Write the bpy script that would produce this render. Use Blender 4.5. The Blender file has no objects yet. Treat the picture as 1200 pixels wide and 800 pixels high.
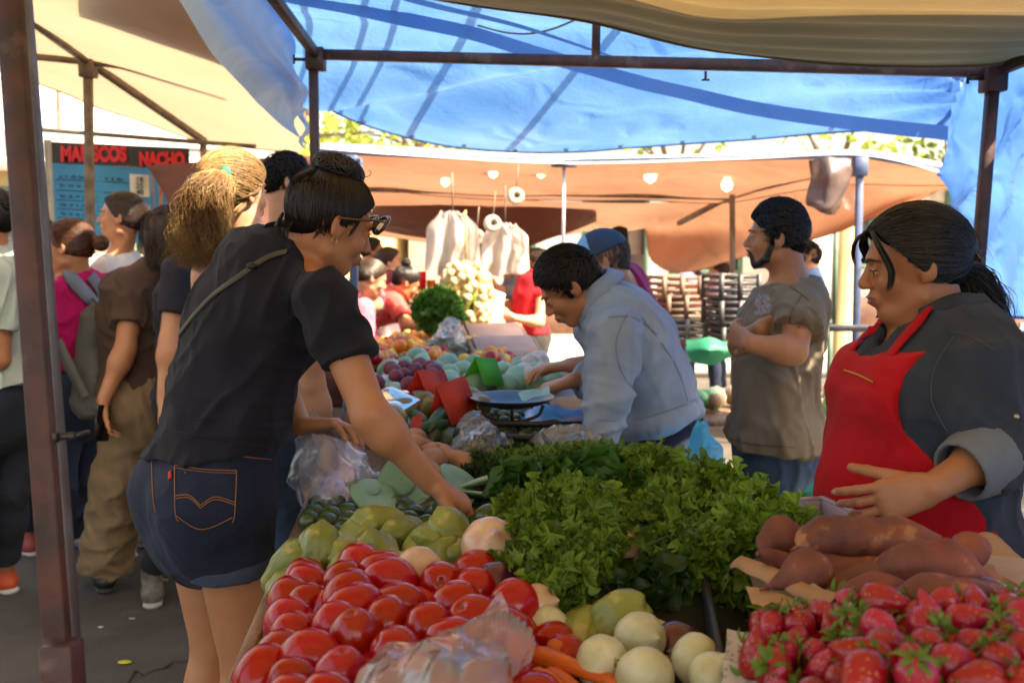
import bpy, bmesh, math, random
import numpy as np
from mathutils import Vector, Matrix, Euler
random.seed(7); rng = np.random.default_rng(11)
C = bpy.context.scene.collection
PI = math.pi
CAMZ, F, PITCH = 1.45, 1167.0, math.radians(5.4)

def A(px, py, Y):
    """world point seen at photo pixel (px,py) at ground distance Y"""
    u = (px-600)/F; v = (400-py)/F
    s = Y/(math.cos(PITCH)+v*math.sin(PITCH))
    return np.array([u*s, Y, CAMZ+s*(-math.sin(PITCH)+v*math.cos(PITCH))])

def V(*a): return np.array(a, float)
def nrm(v):
    v = np.asarray(v, float); return v/(np.linalg.norm(v)+1e-12)

# ------------------------------------------------------------ meshes
def np_mesh(name, verts, faces, mats=(), smooth=True, midx=None, uv=None):
    """faces: int array (n,4) or (n,3) or list of arrays of such"""
    me = bpy.data.meshes.new(name)
    if isinstance(faces, np.ndarray): faces = [faces]
    faces = [np.asarray(f, np.int32) for f in faces if len(f)]
    nv = len(verts); nl = sum(f.size for f in faces); nf = sum(len(f) for f in faces)
    me.vertices.add(nv); me.vertices.foreach_set('co', np.asarray(verts, np.float32).ravel())
    me.loops.add(nl); me.loops.foreach_set('vertex_index', np.concatenate([f.ravel() for f in faces]))
    me.polygons.add(nf)
    tot = np.concatenate([np.full(len(f), f.shape[1], np.int32) for f in faces])
    st = np.concatenate([[0], np.cumsum(tot)[:-1]]).astype(np.int32)
    me.polygons.foreach_set('loop_start', st); me.polygons.foreach_set('loop_total', tot)
    me.polygons.foreach_set('use_smooth', np.full(nf, smooth))
    for m in mats: me.materials.append(m)
    if midx is not None: me.polygons.foreach_set('material_index', np.asarray(midx, np.int32))
    me.update(calc_edges=True); me.validate()
    return me

def wm(o):
    """world matrix worked out by hand"""
    b = Matrix.LocRotScale(o.location, o.rotation_euler, o.scale)
    return wm(o.parent) @ o.matrix_parent_inverse @ b if o.parent else b
def link(name, me, parent=None, loc=None, rot=None, scale=None):
    o = bpy.data.objects.new(name, me); C.objects.link(o)
    if parent is not None:
        o.parent = parent
        if loc is None: o.matrix_parent_inverse = wm(parent).inverted()
    if loc is not None: o.location = loc
    if rot is not None: o.rotation_euler = rot
    if scale is not None: o.scale = scale if hasattr(scale, '__len__') else (scale,)*3
    return o
def tag(o, label=None, cat=None, group=None, kind=None):
    if label: o['label'] = label
    if cat: o['category'] = cat
    if group: o['group'] = group
    if kind: o['kind'] = kind
    return o
def thing(name, label, cat, loc=(0,0,0), group=None, kind=None):
    o = link(name, None); o.location = loc; o.empty_display_size = .05
    return tag(o, label, cat, group, kind)
def copy_tree(o, parent=None):
    c = o.copy(); C.objects.link(c); c.parent = parent
    for ch in [x for x in bpy.data.objects if x.parent == o and x is not c]: copy_tree(ch, c)
    return c

class MB:
    """collects raw geometry -> one mesh"""
    def __init__(s): s.v = []; s.q = []; s.t = []; s.n = 0; s.qm = []; s.tm = []
    def add(s, v, q=None, t=None, m=0):
        v = np.asarray(v, float).reshape(-1, 3); b = s.n; s.v.append(v); s.n += len(v)
        if q is not None and len(q): q = np.asarray(q, int)+b; s.q.append(q); s.qm.append(np.full(len(q), m))
        if t is not None and len(t): t = np.asarray(t, int)+b; s.t.append(t); s.tm.append(np.full(len(t), m))
        return s
    def box(s, c, size, R=None, m=0, bev=0.0):
        sx, sy, sz = [k/2 for k in size]
        if bev > 0:
            b = min(bev, .45*min(sx, sy, sz)*2); bm = bmesh.new()
            bmesh.ops.create_cube(bm, size=1)
            for v in bm.verts: v.co = Vector((v.co.x*2*sx, v.co.y*2*sy, v.co.z*2*sz))
            bmesh.ops.bevel(bm, geom=bm.edges[:], offset=b, segments=1, affect='EDGES', profile=.6)
            bm.verts.index_update()
            vv = np.array([v.co[:] for v in bm.verts])
            q = [[v.index for v in f.verts] for f in bm.faces if len(f.verts) == 4]
            t = [[v.index for v in f.verts] for f in bm.faces if len(f.verts) == 3]
            bm.free()
        else:
            vv = np.array([(x, y, z) for x in (-sx, sx) for y in (-sy, sy) for z in (-sz, sz)])
            q = [(0,1,3,2),(4,6,7,5),(0,4,5,1),(2,3,7,6),(0,2,6,4),(1,5,7,3)]; t = None
        if R is not None: vv = vv @ np.asarray(R).T
        return s.add(vv+np.asarray(c), q, t, m)
    def beam(s, a, b, w, h=None, up=(0,0,1), m=0, bev=0.0):
        a = np.asarray(a, float); b = np.asarray(b, float); h = h or w
        d = b-a; L = np.linalg.norm(d); d = d/L
        up = np.asarray(up, float)
        if abs(d@up) > .95: up = V(0, 1, 0)
        x = nrm(np.cross(d, up)); z = np.cross(x, d)
        R = np.stack([x, d, z], 1)
        return s.box((a+b)/2, (w, L, h), R, m, bev)
    def tube(s, path, r, n=8, m=0, cap=True, closed=False):
        P = np.asarray(path, float); M = len(P); r = np.broadcast_to(r, (M,))
        T = np.gradient(P, axis=0) if not closed else np.roll(P, -1, 0)-np.roll(P, 1, 0)
        T /= np.linalg.norm(T, axis=1)[:, None]+1e-12
        ref = V(0, 0, 1) if abs(T[0, 2]) < .9 else V(1, 0, 0)
        N = np.zeros_like(P); x = nrm(np.cross(T[0], ref))
        for i in range(M):
            x = nrm(x-T[i]*(x@T[i])); N[i] = x
        B = np.cross(T, N); a = np.arange(n)*2*PI/n
        vv = P[:, None]+r[:, None, None]*(np.cos(a)[None, :, None]*N[:, None]+np.sin(a)[None, :, None]*B[:, None])
        i = np.arange(M if closed else M-1); j = np.arange(n)
        I, J = np.meshgrid(i, j, indexing='ij'); I2 = (I+1) % M; J2 = (J+1) % n
        q = np.stack([I*n+J, I*n+J2, I2*n+J2, I2*n+J], -1).reshape(-1, 4)
        vv = vv.reshape(-1, 3); t = None
        if cap and not closed:
            vv = np.vstack([vv, P[0], P[-1]]); k = M*n
            t = [(k, (jj+1) % n, jj) for jj in range(n)]+[(k+1, (M-1)*n+jj, (M-1)*n+(jj+1) % n) for jj in range(n)]
        return s.add(vv, q, t, m)
    def lathe(s, prof, n=24, c=(0,0,0), R=None, m=0, mod=None):
        """prof: list of (r,z)"""
        pr = np.asarray(prof, float); M = len(pr); a = np.arange(n)*2*PI/n
        r = pr[:, 0][:, None]*np.ones(n)[None]
        if mod is not None: r = r*mod(a[None, :], np.linspace(0, 1, M)[:, None])
        vv = np.stack([r*np.cos(a), r*np.sin(a), np.repeat(pr[:, 1][:, None], n, 1)], -1)
        I, J = np.meshgrid(np.arange(M-1), np.arange(n), indexing='ij'); J2 = (J+1) % n
        q = np.stack([I*n+J, I*n+J2, (I+1)*n+J2, (I+1)*n+J], -1).reshape(-1, 4)
        vv = vv.reshape(-1, 3)
        if R is not None: vv = vv @ np.asarray(R).T
        return s.add(vv+np.asarray(c), q, None, m)
    def grid(s, G, m=0, closed_u=False, closed_v=False):
        G = np.asarray(G, float); a, b = G.shape[:2]
        I, J = np.meshgrid(np.arange(a if closed_u else a-1), np.arange(b if closed_v else b-1), indexing='ij')
        I2 = (I+1) % a; J2 = (J+1) % b
        return s.add(G.reshape(-1, 3), np.stack([I*b+J, I2*b+J, I2*b+J2, I*b+J2], -1).reshape(-1, 4), None, m)
    def mesh(s, name, mats, smooth=True):
        fs = []; mi = []
        if s.q: fs.append(np.concatenate(s.q)); mi.append(np.concatenate(s.qm))
        if s.t: fs.append(np.concatenate(s.t)); mi.append(np.concatenate(s.tm))
        if not isinstance(mats, (list, tuple)): mats = [mats]
        return np_mesh(name, np.concatenate(s.v), fs, mats, smooth, np.concatenate(mi))
    def build(s, name, mats, parent=None, smooth=True, **k):
        return link(name, s.mesh(name, mats, smooth), parent, **k)

def autosmooth(o, ang=35):
    me = o.data
    me.polygons.foreach_set('use_smooth', [True]*len(me.polygons))
    bm = bmesh.new(); bm.from_mesh(me)
    for e in bm.edges:
        if len(e.link_faces) != 2 or e.calc_face_angle(0) > math.radians(ang): e.smooth = False
    bm.to_mesh(me); bm.free()
    return o

# ------------------------------------------------------------ smooth noise (sum of warped sines)
class Noise:
    def __init__(s, seed, n=7):
        g = np.random.default_rng(seed); s.k = g.normal(size=(n, 3)); s.k /= np.linalg.norm(s.k, axis=1)[:, None]
        s.k *= g.uniform(.6, 1.5, n)[:, None]; s.p = g.uniform(0, 6.28, n); s.w = g.normal(size=(3, 3))*.8; s.wp = g.uniform(0, 6.28, 3)
    def __call__(s, P, f=1.0):
        P = np.asarray(P, float)*f*2.2
        W = P+.9*np.sin(P @ s.w.T+s.wp)
        return np.sin(W @ s.k.T+s.p).sum(-1)/math.sqrt(len(s.p))*.8
NZ = [Noise(i) for i in range(12)]

# ------------------------------------------------------------ distance field solids -> surface nets
def smin(a, b, k):
    if k <= 0: return np.minimum(a, b)
    h = np.clip(.5+.5*(b-a)/k, 0, 1)
    return b+(a-b)*h-k*h*(1-h)
class SDF:
    def __init__(s): s.pr = []
    def add(s, fn, lo, hi, k=.01, op='u', cut=None):
        s.pr.append((fn, np.asarray(lo, float), np.asarray(hi, float), k, op, cut)); return s
    def cone(s, a, b, ra, rb, k=.012, flat=None, cut=None, op='u'):
        a = np.asarray(a, float); b = np.asarray(b, float); ab = b-a; L2 = ab@ab+1e-12
        def fn(P):
            t = np.clip(((P-a) @ ab)/L2, 0, 1); q = P-(a+t[..., None]*ab)
            if flat is not None:
                ax, asp = flat; q = q+(q @ ax)[..., None]*ax*(1/asp-1)
            return np.sqrt((q*q).sum(-1))-(ra+(rb-ra)*t)
        m = max(ra, rb)*(max(1, flat[1]) if flat is not None else 1)
        return s.add(fn, np.minimum(a, b)-m, np.maximum(a, b)+m, k, op, cut)
    def ell(s, c, r, R=None, k=.012, op='u', cut=None):
        c = np.asarray(c, float); r = np.broadcast_to(np.asarray(r, float), (3,)); R = np.eye(3) if R is None else np.asarray(R)
        def fn(P):
            q = ((P-c) @ R)/r; n = np.sqrt((q*q).sum(-1)); n2 = np.sqrt(((q/r)**2).sum(-1))+1e-9
            return n*(n-1)/n2
        m = r.max(); return s.add(fn, c-m, c+m, k, op, cut)
    def spine(s, nodes, side, k=.02, cut=None, off=0.0, sides=None):
        """nodes: list of (pos, halfwidth, halfdepth)"""
        for i in range(len(nodes)-1):
            (a, wa, da), (b, wb, db) = nodes[i], nodes[i+1]
            sd = side if sides is None else nrm(np.asarray(sides[i])+np.asarray(sides[i+1]))
            wa, da, wb, db = wa+off, da+off, wb+off, db+off
            a = np.asarray(a, float); b = np.asarray(b, float); ab = b-a; L = np.linalg.norm(ab); ax = ab/L
            x = nrm(sd-ax*(sd@ax)); y = np.cross(ax, x)
            def fn(P, a=a, ab=ab, L=L, ax=ax, x=x, y=y, wa=wa, da=da, wb=wb, db=db):
                tt = ((P-a) @ ax)/L; t = np.clip(tt, 0, 1); q = P-(a+t[..., None]*ab)
                w = wa+(wb-wa)*t; d = da+(db-da)*t; m = np.minimum(w, d)
                z = (tt-t)*L
                n = np.sqrt(((q @ x)/w)**2+((q @ y)/d)**2+(z/m)**2)
                return (n-1)*m
            m = max(wa, da, wb, db)
            s.add(fn, np.minimum(a, b)-m, np.maximum(a, b)+m, k, 'u', cut)
        return s
    def bounds(s):
        return np.min([p[1] for p in s.pr if p[4] == 'u'], 0), np.max([p[2] for p in s.pr if p[4] == 'u'], 0)
    def block(s, lo, hi, h):
        lo = np.asarray(lo, float); n = np.maximum(3, np.ceil((np.asarray(hi)-lo)/h).astype(int)+1)
        D = np.full(n, 1.0, np.float32)
        ax = [lo[i]+np.arange(n[i])*h for i in range(3)]
        for fn, l, u, k, op, cut in s.pr:
            if op == 'clip':
                P = np.stack(np.meshgrid(*ax, indexing='ij'), -1); D = np.maximum(D, fn(P)); continue
            m = k+2.5*h
            i0 = np.clip(np.floor((l-m-lo)/h).astype(int), 0, n); i1 = np.clip(np.ceil((u+m-lo)/h).astype(int)+1, 0, n)
            if (i1 <= i0).any(): continue
            P = np.stack(np.meshgrid(*[ax[j][i0[j]:i1[j]] for j in range(3)], indexing='ij'), -1)
            sl = tuple(slice(i0[j], i1[j]) for j in range(3))
            d = fn(P)
            if cut is not None:
                for cp, cn in (cut if isinstance(cut, list) else [cut]): d = np.maximum(d, (P-np.asarray(cp)) @ np.asarray(cn))
            if op == 'u': D[sl] = smin(D[sl], d, k)
            else: D[sl] = -smin(-D[sl], d, k)
        return D
    def mesh_arrays(s, h, lo=None, hi=None, fine=()):
        """fine: list of (lo,hi,h) boxes meshed at a smaller step"""
        L, U = s.bounds(); lo = L-2*h if lo is None else np.asarray(lo); hi = U+2*h if hi is None else np.asarray(hi)
        out = []
        v, q = nets(s.block(lo, hi, h), lo, h)
        for fl, fh, _ in fine:
            if len(q):
                ins = ((v > np.asarray(fl)+h*.9) & (v < np.asarray(fh)-h*.9)).all(1)
                q = q[~ins[q].all(1)]
        out.append((v, q))
        for fl, fh, fs in fine: out.append(nets(s.block(np.asarray(fl), np.asarray(fh), fs), np.asarray(fl), fs))
        vs = []; qs = []; n = 0
        for v, q in out:
            if len(q) == 0: continue
            used = np.unique(q); mp = np.full(len(v), -1); mp[used] = np.arange(len(used))
            vs.append(v[used]); qs.append(mp[q]+n); n += len(used)
        return np.concatenate(vs), np.concatenate(qs)

def nets(D, lo, h):
    S = D < 0; n = np.array(D.shape)-1
    sl = lambda a, b, c: (slice(a, a+n[0]), slice(b, b+n[1]), slice(c, c+n[2]))
    cs = [(a, b, c) for a in (0, 1) for b in (0, 1) for c in (0, 1)]
    cnt = np.zeros(n, np.int8)
    for c in cs: cnt += S[sl(*c)]
    act = (cnt > 0) & (cnt < 8)
    ai = np.argwhere(act)
    if len(ai) == 0: return np.zeros((0, 3)), np.zeros((0, 4), int)
    idx = np.full(n, -1, np.int64); idx[act] = np.arange(len(ai))
    acc = np.zeros((len(ai), 3)); num = np.zeros(len(ai))
    for c in cs:
        for ax in range(3):
            if c[ax]: continue
            c2 = list(c); c2[ax] = 1
            d0 = D[ai[:, 0]+c[0], ai[:, 1]+c[1], ai[:, 2]+c[2]]; d1 = D[ai[:, 0]+c2[0], ai[:, 1]+c2[1], ai[:, 2]+c2[2]]
            m = (d0 < 0) != (d1 < 0); t = d0[m]/(d0[m]-d1[m])
            p = np.tile(np.array(c, float), (m.sum(), 1)); p[:, ax] += t
            acc[m] += p; num[m] += 1
    v = lo+(ai+acc/num[:, None])*h
    qs = []
    for ax in range(3):
        b, c = (ax+1) % 3, (ax+2) % 3
        s0 = [slice(None)]*3; s1 = [slice(None)]*3
        s0[ax] = slice(0, n[ax]); s1[ax] = slice(1, n[ax]+1)
        for o in (b, c): s0[o] = slice(1, n[o]); s1[o] = slice(1, n[o])
        A0 = S[tuple(s0)]; A1 = S[tuple(s1)]; e = np.argwhere(A0 != A1)
        if len(e) == 0: continue
        fl = A0[tuple(e.T)]
        g = e.copy(); g[:, b] += 1; g[:, c] += 1
        def cell(db, dc):
            k = g.copy(); k[:, b] += db; k[:, c] += dc
            return idx[k[:, 0], k[:, 1], k[:, 2]]
        q = np.stack([cell(-1, -1), cell(0, -1), cell(0, 0), cell(-1, 0)], 1)
        q[~fl] = q[~fl][:, ::-1]; qs.append(q)
    q = np.concatenate(qs); q = q[(q >= 0).all(1)]
    return v, q

def vnormals(v, q):
    fn = np.cross(v[q[:, 2]]-v[q[:, 0]], v[q[:, 3]]-v[q[:, 1]])
    n = np.zeros_like(v)
    for i in range(4): np.add.at(n, q[:, i], fn)
    return n/(np.linalg.norm(n, axis=1)[:, None]+1e-12)

def relax(v, q, it=2, lam=.5):
    for _ in range(it):
        acc = np.zeros_like(v); num = np.zeros(len(v))
        for a, b in ((0, 1), (1, 2), (2, 3), (3, 0)):
            np.add.at(acc, q[:, a], v[q[:, b]]); np.add.at(num, q[:, a], 1)
            np.add.at(acc, q[:, b], v[q[:, a]]); np.add.at(num, q[:, b], 1)
        m = num > 0; v = v.copy(); v[m] += lam*(acc[m]/num[m][:, None]-v[m])
    return v

def tubes(paths, rad, n=3):
    """paths (N,M,3), rad (M,) or (N,M): many thin tapered strands -> verts, quads"""
    P = np.asarray(paths, float); N, M = P.shape[:2]; rad = np.broadcast_to(rad, (N, M))
    T = np.gradient(P, axis=1); T /= np.linalg.norm(T, axis=2)[..., None]+1e-12
    ref = np.where(np.abs(T[..., 2:3]) < .8, V(0, 0, 1), V(1, 0, 0))
    X = np.cross(T, ref); X /= np.linalg.norm(X, axis=2)[..., None]+1e-12; B = np.cross(T, X)
    a = np.arange(n)*2*PI/n
    v = P[:, :, None]+rad[:, :, None, None]*(np.cos(a)[:, None]*X[:, :, None]+np.sin(a)[:, None]*B[:, :, None])
    s, i, j = np.meshgrid(np.arange(N), np.arange(M-1), np.arange(n), indexing='ij'); j2 = (j+1) % n
    b = s*M*n
    q = np.stack([b+i*n+j, b+i*n+j2, b+(i+1)*n+j2, b+(i+1)*n+j], -1).reshape(-1, 4)
    return v.reshape(-1, 3), q

def spline(pts, n):
    P = np.asarray(pts, float); m = len(P)
    t = np.linspace(0, m-1, n); out = np.zeros((n, P.shape[1]))
    for a, tt in enumerate(t):
        i = min(int(tt), m-2); f = tt-i
        p0 = P[max(i-1, 0)]; p1 = P[i]; p2 = P[i+1]; p3 = P[min(i+2, m-1)]
        out[a] = .5*((2*p1)+(-p0+p2)*f+(2*p0-5*p1+4*p2-p3)*f*f+(-p0+3*p1-3*p2+p3)*f**3)
    return out
def rotm(ax, a):
    return np.array(Matrix.Rotation(a, 3, Vector(ax)))
# ------------------------------------------------------------ materials
def nt(name):
    m = bpy.data.materials.new(name); m.use_nodes = True
    t = m.node_tree; t.nodes.clear(); return m, t
def nd(t, ty, **k):
    n = t.nodes.new(ty)
    for a, b in k.items():
        if a.startswith('i_'): n.inputs[a[2:].replace('_', ' ')].default_value = b
        else: setattr(n, a, b)
    return n
def c4(c): return (c[0], c[1], c[2], 1)
_mc = {}
def mat(name, col, rough=.6, col2=None, nscale=8, nmix=.5, bump=0, bscale=60, spec=.5, transl=0, sss=0, metal=0,
        stretch=(1,1,1), coat=0, detail=4, sheen=0, spots=None, objvar=0, bump2=0, b2scale=9, alpha=1, weave=0, edge=None, tcol=None, ridge=False):
    """principled with noise colour, two bump scales, optional translucency, spots and per-object variation"""
    if name in _mc: return _mc[name]
    m, t = nt(name); L = t.links.new
    out = nd(t, 'ShaderNodeOutputMaterial'); p = nd(t, 'ShaderNodeBsdfPrincipled')
    p.inputs['Roughness'].default_value = rough; p.inputs['Metallic'].default_value = metal
    p.inputs['Specular IOR Level'].default_value = spec; p.inputs['Coat Weight'].default_value = coat
    p.inputs['Coat Roughness'].default_value = .15
    p.inputs['Sheen Weight'].default_value = sheen
    if sss:
        p.inputs['Subsurface Weight'].default_value = sss; p.inputs['Subsurface Radius'].default_value = (.012, .005, .003); p.inputs['Subsurface Scale'].default_value = 1
    tc = nd(t, 'ShaderNodeTexCoord'); mp = nd(t, 'ShaderNodeMapping'); mp.inputs['Scale'].default_value = stretch
    L(tc.outputs['Object'], mp.inputs['Vector']); vec = mp.outputs['Vector']
    col2 = col2 or tuple(c*.7 for c in col)
    nz = nd(t, 'ShaderNodeTexNoise'); nz.inputs['Scale'].default_value = nscale; nz.inputs['Detail'].default_value = detail
    L(vec, nz.inputs['Vector'])
    rp = nd(t, 'ShaderNodeValToRGB'); rp.color_ramp.elements[0].position = .5-.3*nmix; rp.color_ramp.elements[1].position = .5+.3*nmix
    rp.color_ramp.elements[0].color = c4(col2); rp.color_ramp.elements[1].color = c4(col)
    L(nz.outputs['Fac'], rp.inputs['Fac']); color = rp.outputs['Color']
    if objvar:
        oi = nd(t, 'ShaderNodeObjectInfo'); hs = nd(t, 'ShaderNodeHueSaturation')
        mr = nd(t, 'ShaderNodeMapRange'); mr.inputs['To Min'].default_value = 1-objvar; mr.inputs['To Max'].default_value = 1+objvar
        L(oi.outputs['Random'], mr.inputs['Value']); L(mr.outputs['Result'], hs.inputs['Value'])
        m2 = nd(t, 'ShaderNodeMath', operation='MULTIPLY_ADD'); L(oi.outputs['Random'], m2.inputs[0]); m2.inputs[1].default_value = -.016*objvar/.2; m2.inputs[2].default_value = .5+.008*objvar/.2
        L(m2.outputs[0], hs.inputs['Hue']); L(color, hs.inputs['Color']); color = hs.outputs['Color']
    if spots:
        sc, th, scol, amt = spots
        vo = nd(t, 'ShaderNodeTexNoise'); vo.inputs['Scale'].default_value = sc; vo.inputs['Detail'].default_value = 6; L(tc.outputs['Object'], vo.inputs['Vector'])
        r2 = nd(t, 'ShaderNodeValToRGB'); r2.color_ramp.elements[0].position = th; r2.color_ramp.elements[1].position = th+.06
        r2.color_ramp.elements[0].color = (0,0,0,1); r2.color_ramp.elements[1].color = (amt,)*3+(1,)
        mx = nd(t, 'ShaderNodeMix', data_type='RGBA'); L(vo.outputs['Fac'], r2.inputs['Fac']); L(r2.outputs['Color'], mx.inputs['Factor'])
        L(color, mx.inputs['A']); mx.inputs['B'].default_value = c4(scol); color = mx.outputs['Result']
    L(color, p.inputs['Base Color'])
    last = None
    for st, sc, dt in ((bump2, b2scale, 2), (bump, bscale, 5)):
        if not st: continue
        b = nd(t, 'ShaderNodeBump'); b.inputs['Strength'].default_value = 1; b.inputs['Distance'].default_value = st
        n2 = nd(t, 'ShaderNodeTexNoise'); n2.inputs['Scale'].default_value = sc; n2.inputs['Detail'].default_value = dt
        if ridge and sc == b2scale and st == bump2: n2.noise_type = 'RIDGED_MULTIFRACTAL'; n2.inputs['Distortion'].default_value = .9; n2.inputs['Detail'].default_value = 1.5; n2.inputs['Lacunarity'].default_value = 2.3
        L(vec, n2.inputs['Vector']); L(n2.outputs['Fac'], b.inputs['Height'])
        if last: L(last, b.inputs['Normal'])
        last = b.outputs['Normal']
    if weave:
        b = nd(t, 'ShaderNodeBump'); b.inputs['Strength'].default_value = .5; b.inputs['Distance'].default_value = .0006
        w1 = nd(t, 'ShaderNodeTexWave'); w1.inputs['Scale'].default_value = weave; w1.bands_direction = 'DIAGONAL'; L(tc.outputs['Object'], w1.inputs['Vector'])
        L(w1.outputs['Fac'], b.inputs['Height'])
        if last: L(last, b.inputs['Normal'])
        last = b.outputs['Normal']
    if last: L(last, p.inputs['Normal'])
    sh = p.outputs['BSDF']
    if transl:
        tr = nd(t, 'ShaderNodeBsdfTranslucent'); ms = nd(t, 'ShaderNodeMixShader'); ms.inputs[0].default_value = transl
        if tcol: tr.inputs['Color'].default_value = c4(tcol)
        else: L(color, tr.inputs['Color'])
        L(sh, ms.inputs[1]); L(tr.outputs[0], ms.inputs[2]); sh = ms.outputs[0]
        if last: L(last, tr.inputs['Normal'])
    if alpha < 1:
        ta = nd(t, 'ShaderNodeBsdfTransparent'); ms = nd(t, 'ShaderNodeMixShader'); ms.inputs[0].default_value = alpha
        L(ta.outputs[0], ms.inputs[1]); L(sh, ms.inputs[2]); sh = ms.outputs[0]
    L(sh, out.inputs['Surface'])
    _mc[name] = m; return m

def cloth(name, col, col2=None, rough=.85, fold=.004, weave=0, sheen=.05, **k):
    k.setdefault('ridge', True)
    col2 = col2 or tuple(c*.8 for c in col)
    return mat('cloth '+name, col, rough, col2, nscale=k.pop('nscale', 9), bump=.0006, bscale=420, bump2=fold*1.5, b2scale=k.pop('b2scale', 9), sheen=sheen, weave=weave, spec=.2, stretch=k.pop('stretch', (1, 1, .6)), **k)
def skin(name, col):
    return mat('skin '+name, col, .45, (col[0]*.84, col[1]*.74, col[2]*.7), nscale=14, nmix=.9, bump=.0005, bscale=260, sss=.12, spec=.4, bump2=.0012, b2scale=30)
def hairm(name, col, col2=None, rough=.38):
    return mat('hair '+name, col, rough, col2 or tuple(c*.45 for c in col), nscale=60, spec=.5)

def plastic(name='clear plastic film', tint=(.93,.95,1), body=.16):
    if name in _mc: return _mc[name]
    m, t = nt(name); L = t.links.new; out = nd(t, 'ShaderNodeOutputMaterial')
    tc = nd(t, 'ShaderNodeTexCoord'); nz = nd(t, 'ShaderNodeTexNoise'); nz.inputs['Scale'].default_value = 30; nz.inputs['Detail'].default_value = 2; nz.noise_type = 'RIDGED_MULTIFRACTAL'
    L(tc.outputs['Object'], nz.inputs['Vector']); b = nd(t, 'ShaderNodeBump'); b.inputs['Distance'].default_value = .004; L(nz.outputs['Fac'], b.inputs['Height'])
    tr = nd(t, 'ShaderNodeBsdfTransparent'); tr.inputs[0].default_value = c4(tint)
    gl = nd(t, 'ShaderNodeBsdfGlossy'); gl.inputs['Roughness'].default_value = .16; L(b.outputs[0], gl.inputs['Normal'])
    df = nd(t, 'ShaderNodeBsdfTranslucent'); df.inputs[0].default_value = (.9, .92, .97, 1)
    d2 = nd(t, 'ShaderNodeBsdfDiffuse'); d2.inputs[0].default_value = (.85, .87, .92, 1); L(b.outputs[0], d2.inputs['Normal'])
    fr = nd(t, 'ShaderNodeFresnel'); fr.inputs[0].default_value = 1.5; L(b.outputs[0], fr.inputs['Normal'])
    ma = nd(t, 'ShaderNodeMath', operation='MULTIPLY_ADD'); L(fr.outputs[0], ma.inputs[0]); ma.inputs[1].default_value = 1.1; ma.inputs[2].default_value = .02
    m0 = nd(t, 'ShaderNodeMixShader'); m0.inputs[0].default_value = .5; L(df.outputs[0], m0.inputs[1]); L(d2.outputs[0], m0.inputs[2])
    m1 = nd(t, 'ShaderNodeMixShader'); m1.inputs[0].default_value = body; L(tr.outputs[0], m1.inputs[1]); L(m0.outputs[0], m1.inputs[2])
    m2 = nd(t, 'ShaderNodeMixShader'); L(ma.outputs[0], m2.inputs[0]); L(m1.outputs[0], m2.inputs[1]); L(gl.outputs[0], m2.inputs[2])
    L(m2.outputs[0], out.inputs['Surface']); _mc[name] = m; return m

def tarpm(name, col, col2, transl=.45, rough=.45, nscale=3, bump=.012, bscale=6, fine=.0012, stretch=(1,1,1), spots=None):
    return mat('tarp '+name, col, rough, col2, nscale=nscale, nmix=.7, detail=7, bump=fine*1.6, bscale=45, bump2=bump*1.3, b2scale=bscale*.8, ridge=True, transl=transl, stretch=stretch, spec=.35, spots=spots)

M_RUST = mat('rusty maroon steel', (.10,.035,.03), .55, (.035,.02,.02), nscale=14, bump=.002, bscale=40, spots=(9, .60, (.16,.10,.08), .7))
M_GREYST = mat('grey steel', (.18,.19,.21), .45, (.10,.10,.11), nscale=12, bump=.001, metal=.3)
M_BLUEST = mat('blue steel', (.07,.11,.22), .45, (.05,.07,.14), nscale=12, bump=.001)
M_TANST = mat('worn brown steel', (.20,.15,.11), .6, (.10,.07,.05), nscale=14, bump=.001)
M_WOOD = mat('worn table wood', (.34,.20,.13), .65, (.20,.11,.07), nscale=10, bump=.0015, bscale=60, stretch=(6,1,6), spots=(14,.6,(.45,.36,.3),.6))
M_CRATEW = mat('crate wood', (.40,.26,.17), .7, (.28,.16,.10), nscale=9, bump=.001, stretch=(1,5,5))
# ------------------------------------------------------------ people
def frame(yaw, pitch=0, roll=0):
    """columns right, forward, up; yaw 0 faces away from the camera (+Y), 90 faces left (-X); pitch<0 looks down"""
    y, p, r = map(math.radians, (yaw, pitch, roll))
    return np.array(Matrix.Rotation(y, 3, 'Z') @ Matrix.Rotation(p, 3, 'X') @ Matrix.Rotation(r, 3, 'Y'))

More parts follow.
